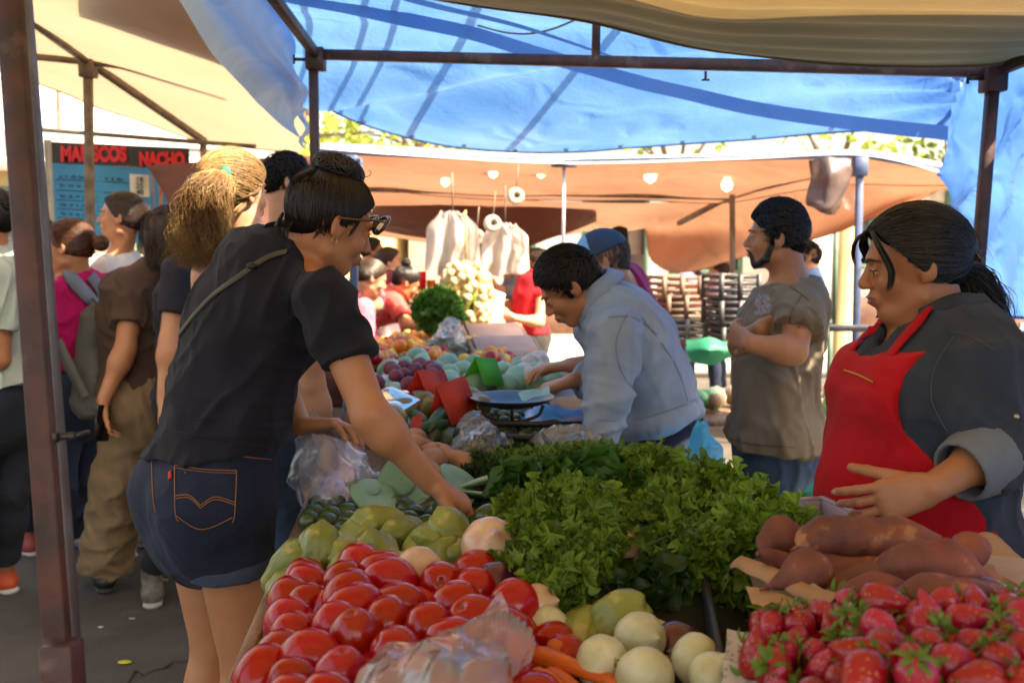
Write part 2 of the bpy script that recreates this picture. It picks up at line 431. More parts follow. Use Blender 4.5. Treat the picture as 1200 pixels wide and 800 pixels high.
def head_field(S, c, R, s=1.0, neck=None, nr=.056, double_chin=0, fem=False, lean=1.0):
    W = lambda x, y, z: c+R @ (V(x, y, z)*s)
    D = lambda *r: np.array(r)*s
    S.ell(W(0, -.014, .030), D(.075, .094, .082), R, .01*s)
    S.ell(W(0, .022, -.030), D(.061*lean, .064, .072), R, .02*s)
    S.ell(W(0, .057, -.086), D(.024, .022, .019), R, .02*s)
    for q in (-1, 1):
        S.cone(W(q*.049*lean, 0, -.062), W(q*.018, .055, -.088), .018*s, .016*s, .018*s)
        S.ell(W(q*.036*lean, .058, -.024), D(.022, .021, .022), R, .016*s)
        S.ell(W(q*.050, -.01, .03), D(.030, .055, .06), R, .02*s)
    S.ell(W(0, .073, .027), D(.050, .014, .012), R, .014*s)
    for q in (-1, 1):
        S.ell(W(q*.031, .094, .006), D(.017, .014, .012), R, .010*s, 's')
    S.cone(W(0, .080, .014), W(0, .099, -.018), .0080*s, .0112*s, .010*s)
    S.ell(W(0, .0995, -.023), D(.0125, .0115, .0105), R, .008*s)
    for q in (-1, 1): S.ell(W(q*.0125, .094, -.026), D(.0075, .010, .0075), R, .005*s)
    for q in (-1, 1):
        S.ell(W(q*.031, .0735, .005), D(.0125, .0125, .0115), R, .002)
        S.cone(W(q*.019, .0855, .009), W(q*.043, .080, .009), .0032*s, .0030*s, .004*s)  # upper lid
        S.cone(W(q*.020, .083, -.006), W(q*.042, .079, -.004), .0026*s, .0024*s, .006*s)
        S.ell(W(q*.0055, .0955, -.0335), D(.003, .0035, .003), R, .002, 's')
    S.ell(W(0, .078, -.055), D(.026, .018, .020), R, .01*s)
    S.ell(W(0, .091, -.0505), D(.0225, .0085, .0052), R, .004*s)
    S.ell(W(0, .0895, -.0605), D(.0195, .0090, .0064), R, .004*s)
    S.cone(W(-.022, .0955, -.0553), W(.022, .0955, -.0553), .0018*s, .0018*s, .003*s, op='s')
    for q in (-1, 1):
        E = R @ rotm((0, 0, 1), q*.35) @ rotm((1, 0, 0), -.15)
        S.ell(W(q*.079, -.008, -.003), D(.008, .019, .031), E, .006*s)
        S.ell(W(q*.0865, -.004, .002), D(.006, .0105, .017), E, .004*s, 's')
        S.ell(W(q*.074, -.003, -.028), D(.006, .008, .008), E, .005*s)
    if neck is not None:
        S.cone(W(0, -.028, -.045), neck, nr*s, nr*1.12*s, .025*s)
        if double_chin: S.ell(W(0, .02, -.098), D(.045, .05, .03)*double_chin, R, .03*s)

def hand_field(S, wr, fwd, palm, thumb_side, s=1.0, curl=(.5,.6,.4), spread=.12, thumb=(.6,.5), fan=None):
    """wr wrist, fwd towards the fingers, palm = palm normal, thumb_side +1/-1 along cross(fwd,palm)"""
    f = nrm(fwd); n = nrm(palm-f*(palm@f)); l = np.cross(f, n)*thumb_side
    P = lambda a, b, c: wr+(f*a+l*b+n*c)*s
    for b, r in ((.028, .0135), (.010, .0145), (-.008, .014), (-.025, .0125)):
        S.cone(P(.008, b*.62, 0), P(.082-.004*abs(b)/.02, b, -.001), .0165*s, r*s, .010*s)
    tips = []
    for i, (b, L, r) in enumerate(((.029, .074, .0092), (.0095, .082, .0094), (-.010, .076, .0090), (-.028, .060, .0080))):
        o = P(.082-.004*(i == 3)*2, b, -.001); d = nrm(f+l*(b/.03)*spread); a = 0
        cc = curl[i] if hasattr(curl[0], '__len__') else curl
        for j, (fr, rr) in enumerate(((.46, 1), (.30, .93), (.24, .84))):
            a += cc[j]; dd = d*math.cos(a)+n*math.sin(a); e = o+dd*L*fr*s
            S.cone(o, e, r*rr*s, r*(rr-.07)*s, .0025*s); o = e
        tips.append((o, d*math.cos(a)+n*math.sin(a), r*.76*s, -(-d*math.sin(a)+n*math.cos(a))))
    o = P(.022, .022, .006); d = nrm(f*math.cos(thumb[0])+l*math.sin(thumb[0])+n*.25)
    for j, (ln, r0, r1) in enumerate(((.042, .016, .012), (.032, .0115, .0105), (.026, .0102, .0085))):
        e = o+d*ln*s; S.cone(o, e, r0*s, r1*s, .006*s if j == 0 else .003*s); o = e
        d = nrm(d+(f*.55+n*.5-l*.15)*thumb[1]*.6)
    return tips

def surf(S, h, fine=(), disp=None, it=1, lo=None, hi=None):
    v, q = S.mesh_arrays(h, fine=fine, lo=lo, hi=hi)
    v = relax(v, q, it, .45)
    if disp is not None:
        n = vnormals(v, q); v = v+n*disp(v)[:, None]
    return v, q

def folds(amp=.006, f=(9, 9, 4), seed=0, extra=(), hi=.35):
    """cloth relief: ridged noise, drawn out along the fall of the cloth, plus local crease fans"""
    Na, Nb, Nc = NZ[seed % 12], NZ[(seed+5) % 12], NZ[(seed+8) % 12]; f = np.array(f)
    T1 = rotm((.3, 1, 0), .45+.2*(seed % 3)); T2 = rotm((.3, 1, .2), -.55)
    def fn(P):
        a = Na((P @ T1)*f*2.6+.5*Nc(P, 2.0)[..., None], .62); b = Nb((P @ T2)*f*3.4+.5*Na(P, 2.2)[..., None], .62); c = Nc(P*f, .35); g = np.clip(.5+.6*Nc(P, 3.1), 0, 1)
        d = amp*(np.clip(1-np.abs(a)*1.2, 0, 1)**1.6*g+np.clip(1-np.abs(b)*1.3, 0, 1)**1.8*(1-g)*.8-.35)+amp*.5*c
        for c_, ax, r, am, wl in extra:
            q = P-np.asarray(c_); w = np.exp(-(q*q).sum(-1)/(r*r))
            ph = (q @ nrm(ax))/wl*2*PI*.7+3.0*Nb(P, 4)+1.2*Na(P, 9)
            d = d+am*.8*w*(np.clip(1-np.abs(np.sin(ph*.5))*1.5, 0, 1)-.35)
        return d
    return fn

# ---- hair strands -------------------------------------------------------
def ell_pts(dirs, r, c=(0, -.014, .030)):
    return np.asarray(c)+dirs/np.linalg.norm(dirs, axis=-1)[..., None]*np.asarray(r)
HR = np.array([.0835, .103, .092])
def slerp_path(a, b, M, lift=0.0, jit=0.0, rs=None):
    """N start dirs a, end dirs b -> (N,M,3) paths over the skull"""
    t = np.linspace(0, 1, M)[None, :, None]
    an = a/np.linalg.norm(a, axis=1)[:, None]; bn = b/np.linalg.norm(b, axis=1)[:, None]
    d = an[:, None]*(1-t)+bn[:, None]*t; d /= np.linalg.norm(d, axis=2)[..., None]
    if jit: d = d+rng.normal(size=(len(a), 1, 3))*jit*np.sin(t*PI)
    P = np.asarray((0, -.014, .030))+d/np.linalg.norm(d, axis=2)[..., None]*HR*(1+lift*(rng.random((len(a), 1, 1))))
    return P
def hair_cap(S, c, R, s, grow=.006, front=(.066, .066), nape=-.052, k=.01):
    """skull cover kept behind the hairline"""
    W = lambda x, y, z: c+R @ (V(x, y, z)*s)
    r = (np.array([.075, .094, .082])+grow)*s
    n1 = R @ nrm(V(0, -.80, .60)); n2 = R @ nrm(V(0, -.30, .95))
    cut = [(W(0, front[0], front[1]), -n1), (W(0, -.02, -.022+.0), -n2)] if nape is None else [(W(0, front[0], front[1]), -n1), (W(0, -.085, nape), -n2)]
    S.ell(W(0, -.014, .030), r, R, k, cut=cut)
    for q in (-1, 1): S.ell(W(q*.050, -.01, .03), np.array([.030, .055, .06])*s+grow*s, R, k, cut=cut)
    S.ell(W(0, -.05, -.015), np.array([.058, .055, .055])*s+grow*s*.5, R, k, cut=cut)

def scalp_dirs(n, kind='all'):
    """random directions on the haired scalp in head space"""
    out = []
    while len(out) < n:
        d = rng.normal(size=3); d /= np.linalg.norm(d)
        x, y, z = d*HR+V(0, -.014, .030)
        if (-.80*(y-.066)+.60*(z-.066)) > 0 and (-.30*(y+.085)+.95*(z+.055)) > 0: out.append(d)
    return np.array(out)
def hairline_dirs(n):
    a = np.linspace(-1, 1, n)+rng.normal(size=n)*.02; a = np.clip(a, -1, 1)
    x = np.sin(a*PI*.5)*.080; t = np.abs(a)
    y = .072-.075*t**1.6; z = .080-.095*t**1.9
    P = np.stack([x, y, z], 1)-V(0, -.014, .030); d = P/HR
    return d/np.linalg.norm(d, axis=1)[:, None]

def strands(name, parent, m, P, c, R, s, rad, n=3, extra=None):
    Pw = c+(P*s) @ R.T
    if extra is not None: Pw = np.concatenate([Pw, extra])
    v, q = tubes(Pw, rad, n); return link(name, np_mesh(name, v, q, [m]), parent)

def tail(N, ctrl, w0, w1, M=18, wave=.0, wf=3, seed=0, endspread=1.0, lenvar=.25):
    """ponytail in world space following control points, widening then thinning"""
    S = spline(ctrl, M); g = np.random.default_rng(seed); T = nrm(S[-1]-S[0])
    x = nrm(np.cross(T, V(.3, .9, .1))); y = np.cross(T, x)
    a = g.uniform(0, 2*PI, N); r = np.sqrt(g.random(N)); t = np.linspace(0, 1, M)
    prof = w0+(w1-w0)*np.sin(np.clip(t*1.25, 0, 1)*PI/2)
    off = r[:, None]*prof[None]*(1+.15*g.normal(size=(N, 1)))
    ph = g.uniform(0, 6.28, (N, 1))*.35+t[None]*wf*2*PI+np.round(g.random((N, 1))*3)*1.6
    wx = off*np.cos(a)[:, None]+wave*t[None]*np.sin(ph); wy = off*np.sin(a)[:, None]+wave*t[None]*np.cos(ph*1.1)
    L = 1-lenvar*g.random(N)
    idx = t[None]*L[:, None]*(M-1); i0 = np.minimum(idx.astype(int), M-2); f = (idx-i0)[..., None]
    base = S[i0]*(1-f)+S[i0+1]*f
    return base+wx[..., None]*x+wy[..., None]*y

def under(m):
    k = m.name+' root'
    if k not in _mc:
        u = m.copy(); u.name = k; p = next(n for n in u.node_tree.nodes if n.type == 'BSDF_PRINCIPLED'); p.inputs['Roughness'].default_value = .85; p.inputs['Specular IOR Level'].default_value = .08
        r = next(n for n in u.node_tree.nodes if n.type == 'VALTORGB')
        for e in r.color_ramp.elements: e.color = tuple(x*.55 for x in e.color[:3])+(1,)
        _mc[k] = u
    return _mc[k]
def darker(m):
    k = m.name+' dark strand'  # darker hair colour given to random strands
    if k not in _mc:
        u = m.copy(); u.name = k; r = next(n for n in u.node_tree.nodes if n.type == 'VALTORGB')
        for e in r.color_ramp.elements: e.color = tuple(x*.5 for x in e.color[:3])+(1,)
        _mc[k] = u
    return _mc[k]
def make_hair(style, parent, m, c, R, s, q=1.0, opts={}):
    """q: strand density; returns object"""
    W = lambda p: c+(np.asarray(p)*s) @ R.T
    S = SDF(); h = opts.get('h', .005)*max(1, 1.0)
    grow = opts.get('grow', .006)
    hair_cap(S, c, R, s, grow-.0045, front=opts.get('front', (.062, .062)), nape=opts.get('nape', -.055))
    Nz = NZ[3]
    if style == 'short':
        top = opts.get('top', .012)
        n1 = R @ nrm(V(0, -.75, .66))
        S.ell(W((0, -.004, .052)), np.array([.074, .088+opts.get('quiff', 0), .066+top])*s, R, .012, cut=[(W((0, .082, .064)), -n1)])
        for e in (-1, 1): S.ell(W((e*.073, .014, -.004)), np.array([.007, .011, .026])*s, R, .006)
    if style == 'bun':
        bc = W(opts['bun']); S.ell(bc, np.array(opts.get('bunr', (.036, .034, .034)))*s, R, .01)
    if style == 'long':
        z0 = opts.get('len', -.14); wd = opts.get('wid', .080)
        S.spine([(W((0, -.02, .04)), (.078)*s, .08*s), (W((0, -.045, -.05)), wd*s, .06*s), (W((0, -.06, z0)), wd*.92*s, .045*s)], R[:, 0], .02*s,
                cut=[(W((0, .020, .0)), R[:, 1])])
    def dp(P):
        ql = (P-c) @ R
        return .0022*NZ[2](ql*np.array([30, 8, 30]) if style != 'long' else ql*np.array([40, 40, 7]), .6)+.0018*NZ[4](ql*60, .5)
    if style == 'pony':
        sp = spline(opts['tail'], 9); w0_, w1_ = opts.get('tw', (.018, .05)); rr = w0_+(w1_-w0_)*np.sin(np.clip(np.linspace(0, 1, 9)*1.25, 0, 1)*PI/2)
        for a_ in range(6): S.cone(sp[a_], sp[a_+1], rr[a_]*.62, rr[a_+1]*(.62 if a_ < 4 else .4), .01)
    v, f = surf(S, h, disp=dp)
    fs = [f]; vs = [v]; n = len(v); ncap = len(f)
    tone = [np.ones(ncap, int)]
    def put(P, rad, nn=3, fly=.02):
        nonlocal n
        if fly:
            k = max(2, int(len(P)*fly)); J_ = P[rng.integers(0, len(P), k)]; tt = np.linspace(0, 1, P.shape[1])[None, :, None]; J_ = J_+rng.normal(size=(k, 1, 3))*.010*s*tt**1.5+rng.normal(size=(k, 1, 3))*.004*s*np.sin(tt*3)
            a, b = tubes(J_, np.asarray(rad)*.5, nn); vs.append(a); fs.append(b+n); n += len(a); tone.append(np.zeros(len(b), int))
        a, b = tubes(P, rad, nn); vs.append(a); fs.append(b+n); n += len(a)
        tone.append(np.repeat(np.where(rng.random(len(P)) < .45, 2, 0), (P.shape[1]-1)*nn))
    M = 14; taper = lambda r, e=.25, M=M: r*np.concatenate([[.5], np.linspace(1, e, M-1)])
    nb = int(900*q**1.5)+300; sk_ = (1.25-.22*q) if q > 1 else 1.1
    if style in ('pony', 'bun') and nb:
        tie = np.asarray(opts['tie'], float); td = (tie-V(0, -.014, .030))/HR
        a = np.concatenate([hairline_dirs(nb//2), scalp_dirs(nb)]); b = np.tile(nrm(td), (len(a), 1))+rng.normal(size=(len(a), 3))*.09
        P = slerp_path(a, b, M, lift=opts.get('lift', .035), jit=opts.get('jit', .02)); put(W(P), taper(opts.get('sr', .0030)*.55*s*sk_, .7))
    if style == 'pony':
        T = tail(int(opts.get('tn', 160)*q**1.5*1.5), opts['tail'], opts.get('tw', (.018, .05))[0], opts.get('tw', (.018, .05))[1], wave=opts.get('wave', .0), wf=opts.get('wf', 3), seed=3, lenvar=opts.get('lenvar', .3), M=20)
        put(T, (opts.get('tr', .0032))*.6*sk_*np.concatenate([np.linspace(.9, 1, 8), np.linspace(1, .15, 12)]))
    if style == 'bun' and nb:
        bl = np.asarray(opts['bun']); br = np.array(opts.get('bunr', (.036, .034, .034)))*1.05
        g = rng.normal(size=(int(70*q), 3)); g /= np.linalg.norm(g, axis=1)[:, None]; g2 = rng.normal(size=g.shape); g2 -= (g2*g).sum(1)[:, None]*g; g2 /= np.linalg.norm(g2, axis=1)[:, None]
        tt = np.linspace(0, 2.6, M)[None, :, None]; P = bl+(g[:, None]*np.cos(tt)+g2[:, None]*np.sin(tt))*br; put(W(P), taper(.003*s, .5))
    if style == 'short' and nb:
        a = scalp_dirs(int(nb*1.6)); back = np.array(opts.get('flow', (0, .25, -.5)))
        b = a+back*.35+rng.normal(size=a.shape)*.10
        P = slerp_path(a, b, M, lift=.05, jit=.02); tz = np.clip((P[..., 2:3]-.04)/.06, 0, 1)
        P = P*np.array([1, 1, 1])+tz*np.linspace(.2, 1, M)[None, :, None]*V(0, .003, opts.get('top', .012)*.9)
        put(W(P), taper(.0019*s, .3))
    if style == 'long' and nb:
        a = scalp_dirs(int(nb*1.8)); x = a[:, 0]; z0 = opts.get('len', -.14)
        P0 = slerp_path(a, np.stack([np.sign(x)*(.75+.1*rng.random(len(x))), np.clip(a[:, 1], -1, .1)-.25, np.full(len(x), -.35)], 1), M, lift=.05, jit=.02)
        zz = np.linspace(0, 1, M)[None, :, None]; P = P0.copy(); drop = np.maximum(0, zz-.55)/.45
        P[..., 2:3] += drop*(z0-P0[:, -1:, 2:3])*(1+.15*rng.normal(size=(len(a), 1, 1))); P[..., 0:1] *= 1+.12*drop*rng.normal(size=(len(a), 1, 1))
        P += drop*.006*np.sin(zz*14+rng.random((len(a), 1, 3))*6); put(W(P), taper(.0021*s, .4))
    for e in opts.get('locks', []):     # loose locks: list of (ctrl points in head space, count, width)
        ctrl, cnt, wd = e; T = tail(max(2, int(cnt*q*2)), [W(p) for p in ctrl], wd*.4, wd, M=M, seed=cnt, lenvar=.3); put(T, taper(.0014*s, .15))
    me = np_mesh('hair', np.concatenate(vs), fs, [m, under(m), darker(m)]); mi = np.concatenate(tone); me.polygons.foreach_set('material_index', mi); return link('hair', me, parent)

def person(label, X, Y, H=1.6, yaw=0, bend=0, girth=1.0, head=(0, 0, 0), j={}, fem=True, tone='tan', hair=None, hairmat=None,
           top=None, pants=None, shoes=None, hands=(None, None), h=.010, hh=None, group=None, cat='person', legpose=(0, 0), bust=1.0, arms=(None, None), minz=None, headscale=1.0, bald=False, chin=0, sway=0, beard=None, bustf=1.0, armg=.6):
    """bend: forward spine bend in degrees; j: joint overrides in world space"""
    Fb = frame(yaw); r, f, up = Fb[:, 0], Fb[:, 1], V(0, 0, 1); o = V(X, Y, 0)
    root = thing('person', label, cat, (X, Y, 0), group)
    Ls = lambda a, b, c: o+r*a*H+f*b*H+up*c*H
    hip0 = Ls(0, 0, .53)
    def B(a, b, c, w=1.0):     # trunk point, bent forward progressively above the hip
        dz = (c-.53)*H; ang = math.radians(bend)*min(1, .45+.55*max(0, (c-.53))/.22)*w; ang = max(ang, 0) if bend >= 0 else ang
        return hip0+r*a*H+f*(b*H*math.cos(ang)+dz*math.sin(ang))+up*(dz*math.cos(ang)-b*H*math.sin(ang))
    J = {}
    J['pelvis'] = B(0, -.005, .53); J['waist'] = B(0, 0, .61); J['belly'] = B(0, .004, .66); J['chest'] = B(0, 0, .735); J['upchest'] = B(0, -.006, .79); J['neck'] = B(0, -.01, .835)
    for sd, q in (('L', -1), ('R', 1)):
        J['sh'+sd] = B(q*.108*girth**.3, -.004, .805); J['el'+sd] = B(q*.135, -.01, .63, .55); J['wr'+sd] = B(q*.14, .03, .485, .3)
        J['hip'+sd] = Ls(q*.052, 0, .50); lp = legpose[0 if q < 0 else 1]
        J['kn'+sd] = Ls(q*.055, .02+lp*.5, .285); J['an'+sd] = Ls(q*.058, -.01+lp*.7, .045)
    for k, v in j.items(): J[k] = np.asarray(v, float)
    hs = .93*H/1.6*headscale if 'head' not in j else 1.0*headscale
    hs = headscale*(.97 if fem else 1.02)
    HRm = frame(yaw+head[0], head[1], head[2])
    if 'head' in j: hc = J['head']
    else: hc = J['neck']+nrm(J['neck']-J['chest'])*.03+ (HRm @ V(0, .028, .082))*hs
    J['head'] = hc
    g = girth
    wv = dict(pelvis=(.108, .074), waist=(.092 if fem else .094, .066), belly=(.094, .068), chest=(.098, .068), upchest=(.094, .055), neck=(.040, .036))
    side = r if 'side' not in j else nrm(j['side'])
    fw = nrm(np.cross(up, side))
    nodes = [(J[k], wv[k][0]*H*(g if k != 'neck' else 1), wv[k][1]*H*(g if k != 'neck' else 1)) for k in ('pelvis', 'waist', 'belly', 'chest', 'upchest', 'neck')]
    if minz is None: minz = 0
    def trunk(S, off, k=.03, upto=6, cut=None):
        nn = nodes[:upto]
        S.spine(nn, side, k, off=off, cut=cut)
        ch = nrm(J['upchest']-J['chest']); ff = nrm(np.cross(nrm(ch), side))*-1
        if ff@fw < 0: ff = -ff
        if upto >= 5:
            for q in ('L', 'R'):
                S.cone(J['neck']-ch*.01, J['sh'+q]+ch*.0, .034*H/1.6+off, .044*H/1.6*g**.5+off, k, cut=cut)
        if fem and bust:
            for q in (-1, 1): S.ell(J['chest']+side*q*.045*H*g+ff*(.048*H*g)*bustf+ch*.005, np.array([.045, .04, .042])*H*g**.5*bust+off, None, .04, cut=cut)
        return ff
    # ---- body: one continuous skin surface
    S = SDF(); ar = (.042 if fem else .046)*H/1.6*g**armg; fine = []
    head_field(S, hc, HRm, hs, J['neck'], nr=(.050 if fem else .058)*g**.25, double_chin=chin)
    hb = hh or h
    if hh: fine.append((hc-.135*hs-.0, hc+.135*hs, hh))
    trunk(S, -.006)
    pants_ff = fw
    for q in ('pelvis',):
        for e in (-1, 1): S.ell(J['pelvis']+side*e*.05*H*g-fw*.030*H*g-up*.01, np.array([.052, .052, .058])*H*g*(1 if fem else .86), None, .04)
    tr = .083*H/1.6*g; kr = .052*H/1.6*g**.7; cr = .050*H/1.6*g**.7; an = .034*H/1.6*g**.3
    for q in ('L', 'R'):
        S.cone(J['hip'+q], J['kn'+q], tr, kr, .04); S.cone(J['kn'+q], J['an'+q], kr*.95, an, .02)
        S.ell(J['kn'+q]*.68+J['an'+q]*.32-f*.012, (cr*.95, cr*1.0, .10*H/1.6), None, .03)
    hand_tips = []
    for i, q in enumerate(('L', 'R')):
        if arms[i] == 'none': hand_tips.append(None); continue
        S.cone(J['sh'+q], J['el'+q], ar*1.12, ar*.86, .03); S.cone(J['el'+q], J['wr'+q], ar*.88, ar*.60, .02)
        S.ell(J['el'+q]*.75+J['wr'+q]*.25, ar*.95, None, .03)
        hd = hands[i]
        if hd:
            sc = hd.get('s', 1.0); fd = nrm(np.asarray(hd['fwd'])); ht = hand_field(S, J['wr'+q]+fd*.008, fd, np.asarray(hd['palm'], float), hd.get('side', -1 if q == 'R' else 1), sc, hd.get('curl', (.35, .45, .3)), hd.get('spread', .15), hd.get('thumb', (.7, .4)))
            hand_tips.append(ht); fh = hd.get('h', None)
            if fh:
                allp = np.array([t[0] for t in ht]+[J['wr'+q]-fd*.02]); fine.append((allp.min(0)-.05, allp.max(0)+.05, fh))
        else:
            d = nrm(J['wr'+q]-J['el'+q]); hand_field(S, J['wr'+q], d, side*(1 if q == 'L' else -1)+fw*.15, -1 if q == 'R' else 1, .95, (.3, .35, .25), .1, (.5, .4)); hand_tips.append(None)
    lo, hi = S.bounds(); lo = lo.copy(); lo[2] = max(lo[2], minz); 
    v, qd = surf(S, h, fine, lo=lo-h, hi=hi+2*h)
    sk = SK[tone]
    body = np_mesh('body', v, qd, [sk, M_LIP, M_EYE, M_IRIS], True)
    fc = v[qd].mean(1); ql = (fc-hc) @ HRm/hs; mi = np.zeros(len(qd), int)
    x, y, z = ql.T
    lip = ((x/.0235)**2+((z+.0558)/.0112)**2 < 1) & (y > .080); mi[lip] = 1
    if h <= .02:
        for e in (-1, 1):
            d2 = (x-e*.031)**2+((z-.0015)*1.7)**2; ey = (d2 < .0108**2) & (y > .068); mi[ey] = 2; mi[(((x-e*.031)**2+(z-.001)**2) < .0058**2) & (y > .068)] = 3
    body.polygons.foreach_set('material_index', mi); body.name = 'body'
    link('body', body, root)
    for tp in hand_tips:
        if tp is None or not (hh or h <= .009): continue
        for o_, d_, r_, b_ in tp:
            Sn = SDF(); bb = nrm(b_); Rn = np.stack([nrm(np.cross(d_, bb)), d_, bb], 1); Sn.ell(o_+bb*r_*.72+d_*r_*.15, (r_*.72, r_*1.0, r_*.38), Rn); vn, qn = surf(Sn, .0016); link('fingernail', np_mesh('nail', vn, qn, [M_NAIL]), root)
    # eyebrows
    if hh or h <= .009:
        for e in (-1, 1):
            mb = MB()
            P = spline([(e*.014, .092, .022), (e*.030, .0895, .028), (e*.048, .074, .022)], 7); mb.tube(hc+(P*hs) @ HRm.T, [.0018, .003, .0034, .003, .0026, .0018, .001], 6)
            mb.build('eyebrow', hairmat or M_HBLACK, root); mb = MB()
            P = spline([(e*.0185, .0865, .0055), (e*.031, .0895, .0045), (e*.044, .080, .0035)], 6); mb.tube(hc+(P*hs) @ HRm.T, .0012, 5)
            mb.build('eyelash_line', M_HBLACK, root)
    if beard:
        Sb = SDF(); W = lambda x, y, z: hc+HRm @ (V(x, y, z)*hs)
        for e in (-1, 1):
            Sb.cone(W(e*.066, .018, -.028), W(e*.050, .030, -.070), .011*hs, .014*hs, .01); Sb.cone(W(e*.048, .034, -.074), W(e*.016, .066, -.094), .014*hs, .016*hs, .01)
            Sb.cone(W(e*.004, .098, -.0415), W(e*.024, .088, -.050), .0045*hs, .004*hs, .004); Sb.cone(W(e*.025, .087, -.05), W(e*.022, .075, -.085), .004*hs, .01*hs, .006)
        bv, bq = surf(Sb, .004, disp=lambda P: .0015*NZ[1](P, 90)); link('beard', np_mesh('beard', bv, bq, [hairmat or M_HBLACK]), root)
    if hair: make_hair(hair[0], root, hairmat or M_HBLACK, hc, HRm, hs, hair[1], hair[2] if len(hair) > 2 else {})
    # ---- shirt
    if top:
        S = SDF(); off = top.get('off', .014); sl = top.get('sleeve', .6); hz = top.get('hem', None)
        hem_n = up*-1.0; hem_p = J['waist']-up*.10 if hz is None else hz
        if 'hem_n' in top: hem_n = nrm(np.asarray(top['hem_n']))
        cut = [(hem_p, hem_n)]
        nk = top.get('neck', .02); ndir = nrm(J['neck']-J['upchest']); neckp = J['neck']+ndir*nk
        ncut = nrm(ndir*.9+ (HRm[:, 1]*.0)+fw*top.get('vneck', .45))
        cut2 = cut+[(neckp, ncut)]
        S.spine(nodes[:1]+nodes[1:], side, .03, off=off, cut=cut2)
        lowhip = J['pelvis']-up*.08
        S.spine([(lowhip, nodes[0][1]*.98, nodes[0][2]), nodes[0]], side, .03, off=off+top.get('flare', .006), cut=cut2)
        for e in (-1, 1): S.ell(J['pelvis']+side*e*.05*H*g-fw*.030*H*g-up*.01, np.array([.052, .052, .058])*H*g*(1 if fem else .86)+off*.7, None, .04, cut=cut2)
        ch = nrm(J['upchest']-J['chest'])
        if top.get('belly'): S.ell(J['waist']+fw*.035*H*g+up*.0, np.array([.085, .075, .085])*H*g*top['belly'], None, .05, cut=cut2)
        if fem and bust:
            for q in (-1, 1): S.ell(J['chest']+side*q*.043*H*g+nrm(fw-ch*(fw@ch))*(.048*H*g*bustf), np.array([.045, .04, .042])*H*g**.5*bust+off*.8, None, .04, cut=cut2)
        for q in ('L', 'R'):
            S.cone(J['neck']-ch*.012, J['sh'+q], .030+off, .042*g**.5+off*.8, .03, cut=cut2)
            if arms[0 if q == 'L' else 1] == 'none' or sl == 0: continue
            a, b, w = J['sh'+q], J['el'+q], J['wr'+q]; lo_ = top.get('sl_off', off*.9)
            if sl <= 1:
                e = a+(b-a)*sl; d = nrm(b-a); S.cone(a, b, ar*1.12+lo_, ar*.9+lo_*1.25, .02, cut=(e, d))
            else:
                S.cone(a, b, ar*1.12+lo_, ar*.9+lo_, .02); e = b+(w-b)*(sl-1); d = nrm(w-b)
                S.cone(b, b+(w-b)*1.0, ar*.92+lo_, ar*.62+lo_*top.get('cuffw', 1), .015, cut=(e, d))
        if top.get('vcut'):
            fr = nrm(fw*V(1, 1, 0)); S.cone(J['neck']+fr*.075-up*.0, J['upchest']+fr*.15-up*.03, .040, .012, .01, op='s')
        ex = list(top.get('creases', []))
        v, qd = surf(S, top.get('h', h*.8), disp=folds(top.get('amp', .005)*1.9, top.get('ff', (9, 9, 4)), top.get('seed', 0), ex), lo=None)
        link(top.get('name', 'shirt'), np_mesh('shirt', v, qd, [top['mat']]), root)
        if top.get('collar'):
            cm = top.get('collarmat', top['mat']); w = top['collar']; mb = MB(); npos = J['neck']+ndir*(nk+.004); n1 = nrm(ndir-fw*.0)
            rad = top.get('crad', .066); rows = []
            open_ = top.get('copen', .35); aa = np.linspace(open_, 2*PI-open_, 26)
            sx = side; sy = nrm(np.cross(n1, sx)); 
            if sy@fw < 0: sy = -sy
            for t_, rr, up_ in ((0, 1.0, 0), (.45, .95, .75), (.55, .98, 1.0), (.62, 1.1, .95), (1, 1.42, .1), (1, 1.40, 0.05), (.62, 1.03, .75), (0, .96, 0)):
                rows.append([npos+(sx*math.sin(a)*rad*rr+sy*math.cos(a)*rad*rr*1.02)+n1*(up_*w+.004*math.sin(a*3))-sy*0-n1*.35*w*(math.cos(a) > 0)*math.cos(a) for a in aa])
            mb.grid(rows); mb.build('collar', cm, root)
    # ---- trousers
    if pants:
        S = SDF(); off = pants.get('off', .012); end = pants.get('len', 1.9); topz = J['waist']-up*.02*H if 'top' not in pants else np.asarray(pants['top'])
        wn = nrm(J['waist']-J['pelvis']) if bend else up
        cut = [(topz, wn)]
        S.spine([(J['pelvis']-up*.05*H, nodes[0][1]*.94, nodes[0][2]*1.0), nodes[0], nodes[1]], side, .03, off=off, cut=cut)
        for e in (-1, 1): S.ell(J['pelvis']+side*e*.05*H*g-fw*.030*H*g-up*.01, np.array([.052, .052, .058])*H*g*(1 if fem else .86)+off, None, .04, cut=cut)
        for q in ('L', 'R'):
            a, b, w = J['hip'+q], J['kn'+q], J['an'+q]; wl = pants.get('loose', 1.0)
            if end <= 1:
                e = a+(b-a)*end; S.cone(a, b, tr+off, kr+off*1.4*wl, .010, cut=(e, nrm(b-a)))
            else:
                e = b+(w-b)*(end-1); S.cone(a, b, tr+off, kr+off*1.3*wl, .03); S.cone(b, w, kr+off*1.3*wl, an+off*1.9*wl, .02, cut=(e, nrm(w-b)))
                S.ell(b*.68+w*.32-f*.012, (cr+off, cr+off, .10), None, .03)
        lo, hi = S.bounds(); lo = lo.copy(); lo[2] = max(lo[2], minz)
        v, qd = surf(S, pants.get('h', h), disp=folds(pants.get('amp', .004)*1.8, (8, 8, 5), 3, pants.get('creases', [])), lo=lo-h, hi=hi+2*h)
        link(pants.get('name', 'trousers'), np_mesh('trousers', v, qd, [pants['mat']]), root)
